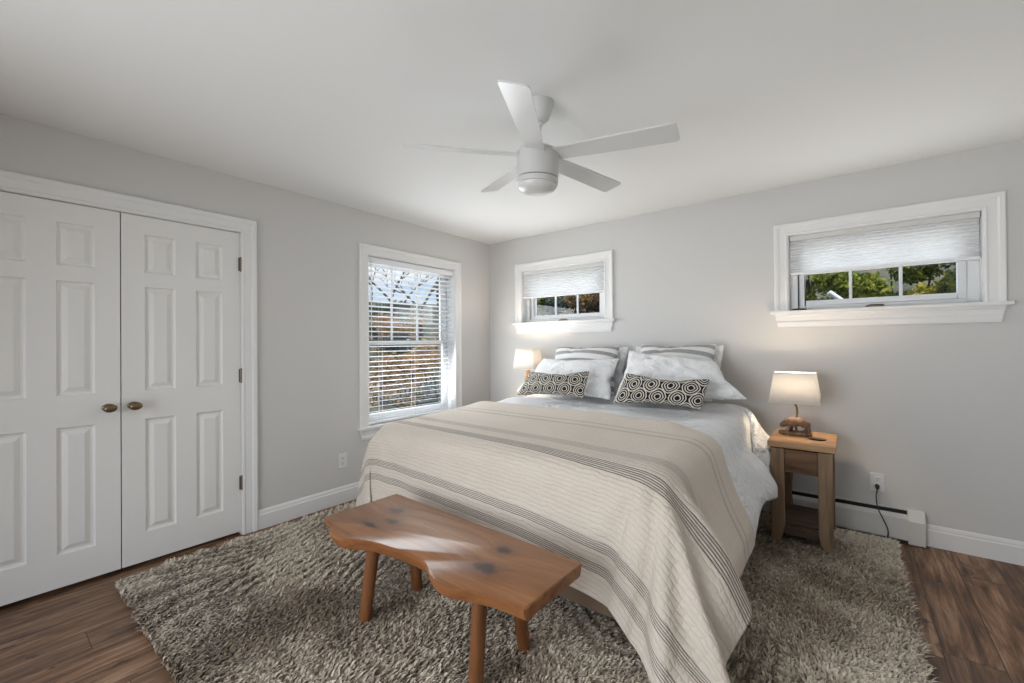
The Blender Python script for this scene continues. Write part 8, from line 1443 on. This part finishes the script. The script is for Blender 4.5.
pillow('pillow', PK, [(0.98, -0.36, 1.150), (1.76, -0.36, 1.165), (1.78, -0.58, 0.83), (0.84, -0.62, 0.84)], 0.17, M['pillow_white'], (0.9, 0.5),
       'white pillow leaning right behind the left patterned cushion', 'pillow', G1, bulge=0.012)
pillow('pillow', PK2, [(1.83, -0.36, 1.235), (2.50, -0.36, 1.150), (2.74, -0.50, 0.90), (1.80, -0.62, 0.81)], 0.22, M['pillow_white'], (0.9, 0.5),
       'large white pillow slumping to the right behind the right patterned cushion', 'pillow', G1, bulge=0.02)
pillow('lumbar_cushion', PC, [(1.06, -0.69, 1.050), (1.66, -0.69, 1.075), (1.66, -0.81, 0.858), (1.00, -0.81, 0.838)], 0.12, M['cushion'], (0.6, 0.3),
       'long black and cream patterned cushion on the left half of the bed', 'cushion', G3)
pillow('lumbar_cushion', PC, [(1.95, -0.69, 1.070), (2.55, -0.69, 1.050), (2.515, -0.81, 0.845), (1.895, -0.81, 0.838)], 0.12, M['cushion'], (0.6, 0.3),
       'long black and cream patterned cushion on the right half of the bed', 'cushion', G3)

# ------------------------------------------------------------------ live edge bench
BO = (1.25, -2.62)
OUT = [(1.252, -2.245), (1.238, -2.655), (1.246, -2.668), (1.345, -2.684), (1.392, -2.722), (1.45, -2.738), (1.511, -2.739), (1.555, -2.718), (1.60, -2.694),
       (1.65, -2.676), (1.704, -2.664), (1.77, -2.654), (1.83, -2.648), (1.89, -2.644), (1.94, -2.645), (1.98, -2.654), (2.015, -2.672), (2.045, -2.692), (2.08, -2.706),
       (2.115, -2.714), (2.15, -2.713), (2.19, -2.700), (2.235, -2.683), (2.28, -2.668), (2.32, -2.658), (2.38, -2.650), (2.444, -2.647), (2.450, -2.640), (2.456, -2.290), (2.450, -2.283)]
bench = thing('bench', (BO[0], BO[1], 0), label='rustic live-edge wooden bench with round legs at the foot of the bed', cat='bench')
zt, th = 0.450, 0.052
def inset(P, o_front, o_all, z):
    cx = sum(p[0] for p in P) / len(P); cy = -2.46
    return [(p[0] + (cx - p[0]) * o_all, p[1] + (o_front if p[1] < -2.6 else 0), z) for p in P]
rings = [inset(OUT, 0.006, 0.006, zt), inset(OUT, 0.0, 0.0, zt - 0.005), inset(OUT, 0.004, 0.004, zt - 0.020), inset(OUT, 0.013, 0.010, zt - 0.042), inset(OUT, 0.020, 0.014, zt - th)]
m = MB()
rings = [[(x - BO[0], y - BO[1], z) for x, y, z in r] for r in rings]
for a, b in zip(rings, rings[1:]):
    for i in range(len(a)):
        j = (i + 1) % len(a)
        m.quad(a[i], a[j], b[j], b[i], mi=1)
m.quad(*rings[0], mi=0); m.quad(*reversed(rings[-1]), mi=1)
seat = m.build('seat', [M['bench'], M['bench_edge']], bench, smooth=True, angle=40)
for (bx_, by_), (tx_, ty_) in (((1.505, -2.612), (1.555, -2.590)), ((2.187, -2.600), (2.190, -2.570)), ((2.200, -2.315), (2.195, -2.370)), ((1.505, -2.305), (1.54, -2.36))):
    dx, dy = tx_ - bx_, ty_ - by_
    m = MB().tube([(bx_ - BO[0], by_ - BO[1], 0.010), (bx_ + dx * 0.5 - BO[0], by_ + dy * 0.5 - BO[1], 0.21), (tx_ - BO[0], ty_ - BO[1], 0.402)], [0.027, 0.0285, 0.029], 14)
    m.build('leg', M['bench_leg'], bench, smooth=True)

# ------------------------------------------------------------------ bedside tables
def bedside_table(loc, label):
    t = thing('bedside_table', loc, label=label, cat='bedside table')
    W, D, Z = 0.350, 0.480, 0.652
    m = MB()
    for k in range(3):
        d0 = -D / 2 + D * k / 3; m.box(-W / 2, W / 2, d0 + 0.0006, d0 + D / 3 - 0.0006, Z - 0.036, Z)
    m.box(-W / 2 + 0.030, W / 2 - 0.030, -D / 2 + 0.030, D / 2 - 0.030, Z - 0.042, Z - 0.0362)
    m.build('table_top', M['ns_top'], t, bevel=0.0012, seg=1)
    for sx in (-1, 1):
        for sy in (-1, 1):
            # plank leg, its inner edge cut back near the floor
            xo = sx * (W / 2 - 0.016); xi = sx * (W / 2 - 0.088); yo = sy * (D / 2 - 0.012); yi = sy * (D / 2 - 0.058)
            prof = [(xo, 0.010), (sx * (W / 2 - 0.060), 0.010), (sx * (W / 2 - 0.078), 0.060), (xi, 0.120), (xi, Z - 0.0425), (xo, Z - 0.0425)]
            m = MB()
            a = [(x, yo, z) for x, z in prof]; b = [(x, yi, z) for x, z in prof]
            m.quad(*a); m.quad(*reversed(b))
            for i in range(6): m.quad(a[i], a[(i + 1) % 6], b[(i + 1) % 6], b[i])
            m.build('leg', M['ns_leg'], t, bevel=0.003)
    xi = W / 2 - 0.0885
    m = MB().box(-xi, xi, -D / 2 + 0.024, -D / 2 + 0.044, Z - 0.190, Z - 0.048)
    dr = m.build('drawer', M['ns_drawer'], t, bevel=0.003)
    dr['label'] = 'dark reclaimed wood drawer front'
    m = MB()
    for sx in (-1, 1): m.box(*sorted((sx * (W / 2 - 0.050), sx * (W / 2 - 0.030))), -D / 2 + 0.058, D / 2 - 0.058, Z - 0.180, Z - 0.043)
    m.box(-xi, xi, D / 2 - 0.044, D / 2 - 0.024, Z - 0.180, Z - 0.043)
    m.build('apron', M['ns_leg'], t)
    m = MB().box(-W / 2 + 0.030, W / 2 - 0.030, -D / 2 + 0.0585, D / 2 - 0.0585, 0.120, 0.140)
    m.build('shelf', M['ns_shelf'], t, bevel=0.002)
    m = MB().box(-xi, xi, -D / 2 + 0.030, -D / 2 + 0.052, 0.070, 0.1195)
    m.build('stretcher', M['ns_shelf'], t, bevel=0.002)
    return t
NS = (3.026, -0.345, 0.010)
ns1 = bedside_table(NS, 'small rustic wooden bedside table at the right of the bed, under the bear lamp')
ns2 = copy_tree(ns1)
ns2.location = (0.52, -0.345, 0.010)
ns2['label'] = 'rustic wooden bedside table hidden behind the bed in the corner, carrying the left lamp'
NZ = 0.662

# ------------------------------------------------------------------ lamps
def shade_part(t, zb, zt_, wb, wt, db, dt):
    m = MB()
    th_ = 0.0012
    def ring(w_, d, z, n=4):
        r = 0.012; P = []
        for sx, sy, a_ in ((1, 1, 0), (-1, 1, 90), (-1, -1, 180), (1, -1, 270)):
            for k in range(n):
                t_ = math.radians(a_ + 90 * k / (n - 1))
                P.append((sx * (w_ / 2 - r) + r * math.cos(t_), sy * (d / 2 - r) + r * math.sin(t_), z))
        return P
    rb, rt = ring(wb, db, zb), ring(wt, dt, zt_)
    for i in range(len(rb)):
        j = (i + 1) % len(rb); m.quad(rb[i], rb[j], rt[j], rt[i])
    o = m.build('lamp_shade', M['lamp_shade'], t, smooth=True, angle=60)
    s_ = o.modifiers.new('thickness', 'SOLIDIFY'); s_.thickness = 0.0015
    o['label'] = 'rectangular cream fabric shade'
    for P in (rb, rt):
        q = MB().tube([Vector(p) * 1.0 for p in P] + [P[0]], 0.0022, 6)
        q.build('shade_rim', M['ns_trimcloth'], o, smooth=True)
    return o
M['ns_trimcloth'] = m_translucent('cream_rim_tape', (0.80, 0.72, 0.58), (0.8, 0.7, 0.5), 0.2)
def bulb(t, z, power):
    # power: radiance of the lit bulb
    m = MB().lathe([(0.0, z - 0.055), (0.012, z - 0.054), (0.013, z - 0.03), (0.022, z - 0.012), (0.027, z + 0.008), (0.022, z + 0.028), (0.010, z + 0.038), (0.0, z + 0.040)], 16)
    e = bpy.data.materials.get('lit_bulb')
    if e is None:
        e = mat('lit_bulb', (1, 0.95, 0.85), 0.4)
        e.node_tree.nodes['Principled BSDF'].inputs['Emission Color'].default_value = (1, 0.80, 0.58, 1)
        e.node_tree.nodes['Principled BSDF'].inputs['Emission Strength'].default_value = power
    b = m.build('bulb', e, t, smooth=True)
    return b
lamp = thing('table_lamp', (2.978, -0.30, NZ), label='bronze table lamp with cream shade over a carved bear, on the right bedside table', cat='lamp')
ZL = NZ
m = MB()
n = 28
ring0 = [(0.094 * math.cos(2 * PI * k / n) * (1 + 0.06 * math.sin(5 * k)), 0.050 * math.sin(2 * PI * k / n) * (1 + 0.05 * math.cos(3 * k))) for k in range(n)]
rs = [[(x * s_, y * s_, z) for x, y in ring0] for s_, z in ((0.94, 0.0003), (1.0, 0.006), (1.0, 0.018), (0.95, 0.024), (0.7, 0.027))]
for a, b in zip(rs, rs[1:]):
    for i in range(n): m.quad(a[i], a[(i + 1) % n], b[(i + 1) % n], b[i])
m.quad(*rs[-1]); m.quad(*reversed(rs[0]))
m.build('log_base', M['log'], lamp, smooth=True, angle=50)
m = MB().tube(curve_pts([(0.004, 0.030, 0.022), (0.000, 0.030, 0.08), (0.010, 0.024, 0.14), (0.008, 0.010, 0.185), (0.0, 0.0, 0.215), (0.0, 0.0, 0.285)]), 0.0068, 10)
m.lathe([(0.0, 0.205), (0.014, 0.206), (0.015, 0.212), (0.011, 0.216), (0.0, 0.217)], 16)
m.lathe([(0.0, 0.270), (0.015, 0.271), (0.016, 0.297), (0.0, 0.298)], 16)
m.build('stem', M['bronze'], lamp, smooth=True)
shade_part(lamp, 0.220, 0.418, 0.290, 0.232, 0.185, 0.140)
bulb(lamp, 0.352, 190)

def bear(name, parent, s_, z, mt, loc=(0, 0)):
    V = [(0.050, 0, 0.062), (0.022, 0, 0.066), (-0.010, 0, 0.066), (-0.035, 0, 0.064), (-0.058, 0, 0.052), (-0.074, 0, 0.040), (-0.088, 0, 0.033),
         (0.052, 0.017, 0.042), (0.050, 0.019, 0.020), (0.048, 0.019, 0.004), (0.052, -0.017, 0.042), (0.062, -0.019, 0.020), (0.060, -0.019, 0.004),
         (-0.032, 0.017, 0.042), (-0.030, 0.019, 0.020), (-0.034, 0.019, 0.004), (-0.032, -0.017, 0.042), (-0.044, -0.019, 0.020), (-0.048, -0.019, 0.004),
         (-0.058, 0.013, 0.066), (-0.058, -0.013, 0.066), (0.066, 0, 0.058)]
    R = [0.024, 0.027, 0.025, 0.024, 0.019, 0.016, 0.008, 0.015, 0.010, 0.010, 0.015, 0.010, 0.010, 0.014, 0.009, 0.010, 0.014, 0.009, 0.010, 0.005, 0.005, 0.007]
    E_ = [(0, 1), (1, 2), (2, 3), (3, 4), (4, 5), (5, 6), (0, 7), (7, 8), (8, 9), (0, 10), (10, 11), (11, 12), (3, 13), (13, 14), (14, 15), (3, 16), (16, 17), (17, 18), (4, 19), (4, 20), (0, 21)]
    me = bpy.data.meshes.new(name)
    me.from_pydata([(x * s_, y * s_, zz * s_) for x, y, zz in V], E_, [])
    me.materials.append(mt)
    o = link(name, me, parent)
    o.location = (loc[0], loc[1], z)
    sk = o.modifiers.new('skin', 'SKIN'); sk.use_smooth_shade = True
    for i, v in enumerate(me.skin_vertices[0].data):
        v.radius = (R[i] * s_ * 1.12, R[i] * s_ * 1.12); v.use_root = (i == 2)
    ss = o.modifiers.new('subdivision', 'SUBSURF'); ss.levels = ss.render_levels = 2
    return o
b = bear('bear_figure', lamp, 1.12, 0.0175, M['bear'], (0.010, -0.010))
b['label'] = 'carved brown bear walking with lowered head'
m = MB().tube(curve_pts([(3.02, -0.25, NZ + 0.004), (3.02, -0.16, NZ + 0.004), (3.015, -0.094, NZ + 0.004), (2.985, -0.086, 0.62), (2.950, -0.085, 0.45), (2.935, -0.084, 0.25), (2.945, -0.086, 0.05), (2.96, -0.10, 0.012)]), 0.0028, 6)
o = local(m, (3.0, -0.1, 0.66)).build('lamp_cord', M['black'], smooth=True)
o.location = (3.0, -0.1, 0.66)
tag(o, 'thin dark lamp cord dropping behind the right bedside table', 'cord')
# the left lamp, taller, golden carved base
lamp2 = thing('table_lamp', (0.775, -0.30, NZ), label='table lamp with cream shade and golden carved base in the corner, left of the bed', cat='lamp')
lamp2.location = (0.715, -0.235, NZ)
m = MB().lathe([(0.0, 0.0003), (0.070, 0.0003), (0.072, 0.012), (0.050, 0.024), (0.034, 0.050), (0.040, 0.10), (0.030, 0.15), (0.022, 0.19), (0.034, 0.225), (0.040, 0.262), (0.028, 0.300), (0.018, 0.330), (0.024, 0.350), (0.010, 0.366), (0.010, 0.446), (0.0, 0.448)], 20)
m.build('carved_base', M['golden'], lamp2, smooth=True, angle=60)
shade_part(lamp2, 0.372, 0.572, 0.270, 0.220, 0.175, 0.130)
bulb(lamp2, 0.504, 190)

# small dark dish on the right bedside table
m = MB().lathe([(0.0, 0.0003), (0.030, 0.0005), (0.044, 0.004), (0.050, 0.009), (0.048, 0.0095), (0.040, 0.006), (0.0, 0.0035)], 28, sx=1.05, sy=0.62)
o = m.build('dish', mat('dark_glazed_clay', (0.035, 0.028, 0.022), 0.35), smooth=True, angle=60)
o.location = (3.100, -0.395, NZ)
tag(o, 'small dark shallow dish on the right bedside table beside the lamp', 'dish')
# ------------------------------------------------------------------ shag rug
RX0, RX1, RY0, RY1 = 0.125, 3.485, -3.255, -0.125
rug = thing('shag_rug', ((RX0 + RX1) / 2, (RY0 + RY1) / 2, 0), label='large taupe and cream shag rug under the bed and bench', cat='rug')
RO = ((RX0 + RX1) / 2, (RY0 + RY1) / 2, 0)
m = MB().box(RX0 + 0.022, RX1 - 0.022, RY0 + 0.022, RY1 - 0.022, 0.0005, 0.008)
m_back = mat('rug_backing', (0.11, 0.09, 0.072), 0.95)
local(m, RO).build('backing', m_back, rug)
def vnoise(x, y, seed):
    rs_ = np.random.RandomState(seed); T = rs_.rand(64, 64)
    xi = np.floor(x).astype(int); yi = np.floor(y).astype(int); fx = x - xi; fy = y - yi
    fx = fx * fx * (3 - 2 * fx); fy = fy * fy * (3 - 2 * fy)
    g_ = lambda a, b: T[a % 64, b % 64]
    return (g_(xi, yi) * (1 - fx) + g_(xi + 1, yi) * fx) * (1 - fy) + (g_(xi, yi + 1) * (1 - fx) + g_(xi + 1, yi + 1) * fx) * fy
def shag():
    rs_ = np.random.RandomState(5)
    n = 230000
    x = rs_.uniform(RX0 + 0.004, RX1 - 0.004, n); y = rs_.uniform(RY0 + 0.004, RY1 - 0.004, n)
    # thin out what lies under the bed
    keep = ~((x > 0.95) & (x < 2.60) & (y > -1.85) & (y < -0.12) & (rs_.rand(n) < 0.93))
    # round the corners
    r = 0.05
    dx = np.maximum(np.maximum(RX0 + r - x, x - (RX1 - r)), 0); dy = np.maximum(np.maximum(RY0 + r - y, y - (RY1 - r)), 0)
    keep &= (dx * dx + dy * dy) < r * r
    x, y = x[keep], y[keep]; n = len(x)
    # rows of locks: combed furrows across a slowly turning direction
    th0 = 0.55 + 1.1 * (vnoise(x * 0.9, y * 0.9, 1) - 0.5)
    wob = vnoise(x * 5, y * 5, 2) * 1.6 + vnoise(x * 13, y * 13, 3) * 0.8
    fur = 0.5 + 0.5 * np.sin((x * np.cos(th0) + y * np.sin(th0)) * 2 * PI / 0.062 + wob * 2.4)
    amp = np.clip(vnoise(x * 2.1 + 7, y * 2.1, 4) * 2.2 - 0.35, 0, 1)
    patch = 0.55 * vnoise(x * 1.7, y * 1.7, 6) + 0.30 * vnoise(x * 4.1, y * 4.1, 7) + 0.15 * vnoise(x * 9, y * 9, 8)
    hgt = 0.030 * (0.80 + 0.40 * rs_.rand(n)) * (1 - 0.62 * amp * (1 - fur)) * (0.9 + 0.2 * vnoise(x * 20, y * 20, 9))
    lean_a = th0 + PI * 0.15 + 1.6 * (vnoise(x * 3, y * 3, 10) - 0.5) + 1.1 * (vnoise(x * 14, y * 14, 11) - 0.5) + rs_.normal(0, 0.55, n)
    lean = 0.018 + 0.016 * rs_.rand(n)
    lx, ly = np.cos(lean_a) * lean, np.sin(lean_a) * lean
    # locks on the border spill outwards
    e = 0.03
    lx += 0.018 * (np.clip((x - (RX1 - e)) / e, 0, 1) - np.clip((RX0 + e - x) / e, 0, 1))
    ly += 0.018 * (np.clip((y - (RY1 - e)) / e, 0, 1) - np.clip((RY0 + e - y) / e, 0, 1))
    wa = rs_.uniform(0, PI, n); wd = rs_.uniform(0.0034, 0.0062, n)
    wx, wy = np.cos(wa) * wd, np.sin(wa) * wd
    V = np.zeros((n, 7, 3), np.float32)
    curl = rs_.normal(0, 0.005, (n, 2))
    for k, (s_, hz, wf) in enumerate(((0.0, 0.006, 0.75), (0.40, 0.55, 1.0), (0.80, 0.92, 0.8))):
        cx = x + lx * s_ ** 1.4 + curl[:, 0] * math.sin(s_ * 3); cy = y + ly * s_ ** 1.4 + curl[:, 1] * math.sin(s_ * 3)
        cz = 0.006 + hgt * hz
        V[:, 2 * k, 0] = cx - wx * wf; V[:, 2 * k, 1] = cy - wy * wf; V[:, 2 * k, 2] = cz
        V[:, 2 * k + 1, 0] = cx + wx * wf; V[:, 2 * k + 1, 1] = cy + wy * wf; V[:, 2 * k + 1, 2] = cz
    V[:, 6, 0] = x + lx * 1.15; V[:, 6, 1] = y + ly * 1.15; V[:, 6, 2] = 0.006 + hgt * 0.98
    V[:, :, 0] -= RO[0]; V[:, :, 1] -= RO[1]
    base = (np.arange(n) * 7)[:, None]
    Q = np.concatenate([base + np.array([[0, 1, 3, 2]]), base + np.array([[2, 3, 5, 4]])], 1).reshape(-1, 4)
    T = (base + np.array([[4, 5, 6]])).reshape(-1, 3)
    me = bpy.data.meshes.new('pile')
    me.vertices.add(n * 7); me.vertices.foreach_set('co', V.ravel())
    loops = np.concatenate([Q.ravel(), T.ravel()])
    me.loops.add(len(loops)); me.loops.foreach_set('vertex_index', loops.astype(np.int32))
    tot = np.concatenate([np.full(len(Q), 4), np.full(len(T), 3)]); st_ = np.concatenate([[0], np.cumsum(tot)[:-1]])
    me.polygons.add(len(tot)); me.polygons.foreach_set('loop_start', st_.astype(np.int32)); me.polygons.foreach_set('loop_total', tot.astype(np.int32))
    me.polygons.foreach_set('use_smooth', np.ones(len(tot), bool))
    me.update(calc_edges=True)
    at = me.attributes.new('yarn_and_shade', 'FLOAT', 'POINT')
    val = np.clip((patch - 0.5) * 1.35 + 0.55 + 0.22 * np.clip((x - 2.8) / 0.5, 0, 1) + 0.30 * amp * (fur - 0.6) + rs_.normal(0, 0.10, n), 0, 1)  # dyed patches, plus groove shadow painted in as darker furrow bottoms
    at.data.foreach_set('value', np.repeat(val, 7).astype(np.float32))
    mt = mat('shag_yarn', rough=0.85, spec=0.15)
    g = G(mt)
    a_ = g.n('ShaderNodeAttribute', attribute_name='yarn_and_shade')
    c = g.ramp(a_.outputs['Fac'], [(0.20, (0.17, 0.130, 0.092)), (0.42, (0.36, 0.295, 0.225)), (0.65, (0.58, 0.50, 0.40)), (0.95, (0.73, 0.655, 0.54))])
    g.base(c)
    g.b.inputs['Sheen Weight'].default_value = 0.2
    me.materials.append(mt)
    o = link('pile', me, rug)
    o['kind'] = 'stuff'
shag()

# ------------------------------------------------------------------ outdoors
def leaf_mat(name, cols, trans=0.35):
    m = bpy.data.materials.new(name); m.use_nodes = True
    nt = m.node_tree; nt.nodes.clear()
    a = N(nt, 'ShaderNodeAttribute', attribute_name='tone')
    r = N(nt, 'ShaderNodeValToRGB'); e = r.color_ramp.elements
    while len(e) < len(cols): e.new(0.5)
    for i, c in enumerate(cols): e[i].position = i / (len(cols) - 1); e[i].color = (*c, 1)
    d = N(nt, 'ShaderNodeBsdfDiffuse'); t = N(nt, 'ShaderNodeBsdfTranslucent'); mx = N(nt, 'ShaderNodeMixShader'); o = N(nt, 'ShaderNodeOutputMaterial')
    mx.inputs[0].default_value = trans
    nt.links.new(a.outputs['Fac'], r.inputs[0])
    for s_ in (d, t): nt.links.new(r.outputs[0], s_.inputs[0])
    nt.links.new(d.outputs[0], mx.inputs[1]); nt.links.new(t.outputs[0], mx.inputs[2]); nt.links.new(mx.outputs[0], o.inputs[0])
    return m
M['leaf_green'] = leaf_mat('yellow_green_leaves', [(0.06, 0.10, 0.02), (0.22, 0.28, 0.05), (0.42, 0.42, 0.08), (0.50, 0.36, 0.10)])
M['leaf_autumn'] = leaf_mat('autumn_leaves', [(0.10, 0.12, 0.03), (0.38, 0.22, 0.10), (0.50, 0.36, 0.16), (0.55, 0.30, 0.22)])
M['leaf_dark'] = leaf_mat('dark_green_leaves', [(0.02, 0.04, 0.035), (0.06, 0.10, 0.085), (0.14, 0.17, 0.11)], 0.15)
M['bark'] = mat('grey_bark', (0.06, 0.05, 0.045), 0.9)
def leaves(name, blobs, n, size, mt, parent, seed):
    rs_ = np.random.RandomState(seed)
    B = np.array(blobs, float)
    pick = rs_.choice(len(B), n, p=(B[:, 3] ** 2) / (B[:, 3] ** 2).sum())
    d = rs_.normal(0, 1, (n, 3)); d /= np.linalg.norm(d, axis=1)[:, None]
    rad = B[pick, 3] * (0.55 + 0.45 * rs_.rand(n)) * (0.85 + 0.3 * rs_.rand(n))
    c = B[pick, :3] + d * rad[:, None] * np.array([1, 1, 0.85])
    c[:, 2] = np.maximum(c[:, 2], 0.02)
    u = rs_.normal(0, 1, (n, 3)); u /= np.linalg.norm(u, axis=1)[:, None]
    v = np.cross(u, rs_.normal(0, 1, (n, 3))); v /= np.linalg.norm(v, axis=1)[:, None]
    s_ = size * (0.6 + 0.8 * rs_.rand(n))[:, None]
    V = np.stack([c - u * s_, c - v * s_ * 0.45, c + u * s_, c + v * s_ * 0.45], 1).reshape(-1, 3)
    me = bpy.data.meshes.new(name)
    me.vertices.add(n * 4); me.vertices.foreach_set('co', V.astype(np.float32).ravel())
    me.loops.add(n * 4); me.loops.foreach_set('vertex_index', np.arange(n * 4, dtype=np.int32))
    me.polygons.add(n); me.polygons.foreach_set('loop_start', (np.arange(n) * 4).astype(np.int32)); me.polygons.foreach_set('loop_total', np.full(n, 4, np.int32))
    me.update(calc_edges=True)
    at = me.attributes.new('tone', 'FLOAT', 'POINT')
    tone = np.clip(0.5 + 0.22 * np.sin(B[pick, 0] * 7 + B[pick, 2] * 5) + rs_.normal(0, 0.22, n), 0, 1)
    at.data.foreach_set('value', np.repeat(tone, 4).astype(np.float32))
    me.materials.append(mt)
    return link(name, me, parent)
GZ = -0.35    # the ground outside lies below the bedroom floor
m = MB()
rsg = random.Random(3)
nxg, nyg = 40, 40
def gh(x, y):
    d = math.hypot(x - 2, y + 2)
    base = GZ + max(0, d - 12) * 0.055 + 0.5 * noise.noise((x * 0.12, y * 0.12, 0)) * min(1, max(0, d - 6) / 10)
    # wooded rise beyond the left window
    if x < -12: base += min(4.2, (-x - 12) * 0.14) * (1 + 0.25 * noise.noise((y * 0.06, x * 0.05, 3)))
    if y > 10.5 and x > -14: base += min(6.0, (y - 10.5) * 0.45)
    return base
m = MB()
xs = [-70 + 3 * i for i in range(41)]; ys = [-40 + 3 * i for i in range(41)]
for y in ys:
    for x in xs: m.v.append((x, y, gh(x, y)))
for j in range(40):
    for i in range(40):
        cxm, cym = xs[i] + 1.5, ys[j] + 1.5
        a = j * 41 + i; m.f.append((a, a + 1, a + 42, a + 41)); m.mi.append(0)
mg = mat('leaf_litter_ground', rough=1.0)
g = G(mg)
cg = g.ramp(g.noise(g.coord(), 1.3, 8, 0.7), [(0.35, (0.03, 0.045, 0.035)), (0.5, (0.075, 0.080, 0.055)), (0.68, (0.17, 0.14, 0.095))])
g.base(cg)
st(m.build('ground', mg, smooth=True))

def tree(loc, h, seed, label, spread=0.35, depth=4, leafm=None, nleaf=0, group=None):
    rt = random.Random(seed)
    z0 = gh(loc[0], loc[1]) - 0.15
    t = thing('tree', (loc[0], loc[1], z0), label=label, cat='tree', group=group)
    m = MB(); tips = []
    def grow(p, d, ln, r, k):
        pts = [p]; q = p; dd = d
        for i in range(3):
            dd = (dd + Vector((rt.uniform(-1, 1), rt.uniform(-1, 1), rt.uniform(-0.3, 0.6))) * 0.16).normalized()
            q = q + dd * ln / 3; pts.append(q)
        m.tube(pts, [r, r * 0.85, r * 0.72, r * 0.58], 6 if k > 1 else 4, cap=False)
        if k == 0: tips.append(q); return
        for i in range(rt.choice((2, 3, 3))):
            a = rt.uniform(0, 2 * PI); s_ = rt.uniform(0.5, 1.0)
            nd = (dd + Vector((math.cos(a), math.sin(a), rt.uniform(-0.1, 0.4))) * s_).normalized()
            grow(pts[rt.choice((2, 3))], nd, ln * rt.uniform(0.6, 0.8), r * 0.55, k - 1)
    grow(Vector((0, 0, 0)), Vector((0, 0, 1)), h * 0.42, h * 0.018, depth)
    m.build('trunk', M['bark'], t, merge=False)
    if leafm:
        bl = [(p.x, p.y, p.z, h * 0.07) for p in tips]
        leaves('foliage', bl, nleaf, h * 0.012, leafm, t, seed)
    return t
def bush(name, loc, r, hh, seed, label, leafm, n, group, cat='shrub', size=0.05):
    n = int(n * 1.5)
    rt = random.Random(seed)
    z0 = gh(loc[0], loc[1]) - 0.05
    t = thing(name, (loc[0], loc[1], z0), label=label, cat=cat, group=group)
    bl = []
    for k in range(26):
        a = rt.uniform(0, 2 * PI); q = rt.random() ** 0.5 * r
        zz = rt.uniform(0.15, 0.95) * hh
        bl.append((q * math.cos(a) * (1.1 - 0.5 * zz / hh), q * math.sin(a) * (1.1 - 0.5 * zz / hh), zz, r * 0.34))
    leaves('foliage', bl, n, size, leafm, t, seed)
    m = MB()
    for k in range(5):
        a = rt.uniform(0, 2 * PI)
        m.tube([(0.05 * math.cos(a), 0.05 * math.sin(a), 0), (r * 0.25 * math.cos(a), r * 0.25 * math.sin(a), hh * 0.4), (r * 0.5 * math.cos(a), r * 0.5 * math.sin(a), hh * 0.8)], [0.03, 0.02, 0.01], 6)
    m.build('stem', M['bark'], t)
    return t
gA = 'shrubs outside the high windows'
bush('shrub', (-4.3, 6.6), 1.15, 4.2, 1, 'olive green shrub outside the left high window, at its left side', M['leaf_green'], 14000, gA, size=0.06)
bush('shrub', (-3.2, 7.4), 1.1, 4.4, 2, 'darker green shrub seen through the middle of the left high window', M['leaf_dark'], 14000, gA, size=0.06)
bush('shrub', (-1.9, 6.7), 1.1, 4.3, 12, 'pale tan autumn shrub seen through the left high window, at its right side', M['leaf_autumn'], 14000, gA, size=0.06)
bush('shrub', (2.75, 6.9), 1.05, 4.3, 3, 'yellow green shrub outside the right high window, at its left side', M['leaf_green'], 14000, gA, size=0.06)
bush('shrub', (4.1, 7.9), 1.2, 4.8, 4, 'large green shrub seen through the middle of the right high window', M['leaf_green'], 16000, gA, size=0.06)
bush('shrub', (5.3, 6.8), 1.1, 4.4, 5, 'rounded green shrub outside the right high window, at its right side', M['leaf_green'], 14000, gA, size=0.06)
bush('shrub', (3.3, 4.6), 0.62, 1.98, 6, 'orange brown autumn shrub low in the right high window', M['leaf_autumn'], 6000, gA)
m = MB().tube([(3.05, 4.0, 2.35 + GZ), (3.42, 4.15, 2.02 + GZ), (3.9, 4.3, 2.0 + GZ)], 0.035, 8)
m.tube([(3.42, 4.15, 2.0 + GZ), (3.42, 4.15, GZ)], 0.03, 8)
o = m.build('downpipe', M['trim'], smooth=True)
tag(o, 'white bent pipe outside the right high window in front of the shrubs', 'pipe')
# wooded hillside beyond the left window
gB = 'bare trees on the hillside outside the tall window'
gC = 'undergrowth outside the tall window'
rr = random.Random(11)
words = ['slender bare tree', 'forked bare tree', 'tall bare tree', 'thin crooked bare tree', 'bare tree with wide boughs', 'young bare tree', 'leaning bare tree', 'old bare tree']
for k in range(6):
    d = 9 + k * 3.4
    a = math.radians(141 + (k * 37 % 17) - 8 - 2)
    x, y = 3.26 + math.cos(a) * (d + 3.9), -3.73 + math.sin(a) * (d + 3.9)
    tree((x, y), rr.uniform(5.5, 8.0), 40 + k, words[k] + ' on the slope outside the tall window', group=gB, leafm=M['leaf_autumn'] if k == 2 else None, nleaf=1500)
for k in range(8):
    d = 6.2 + k * 2.7
    a = math.radians(141 + (k * 29 % 19) - 10)
    x, y = 3.26 + math.cos(a) * (d + 3.5), -3.73 + math.sin(a) * (d + 3.5)
    bush('shrub', (x, y), 1.5, 1.4 + 0.13 * k, 70 + k, ['low dark shrub', 'tan shrub', 'dense dark shrub', 'dark sprawling shrub', 'grey green shrub', 'small brown shrub', 'broad dark shrub', 'tall dark shrub', 'thick dark shrub', 'far russet shrub'][k] + ' on the slope outside the tall window',
         M['leaf_dark'] if k not in (1, 5) else M['leaf_autumn'], 6000, gC, size=0.07)
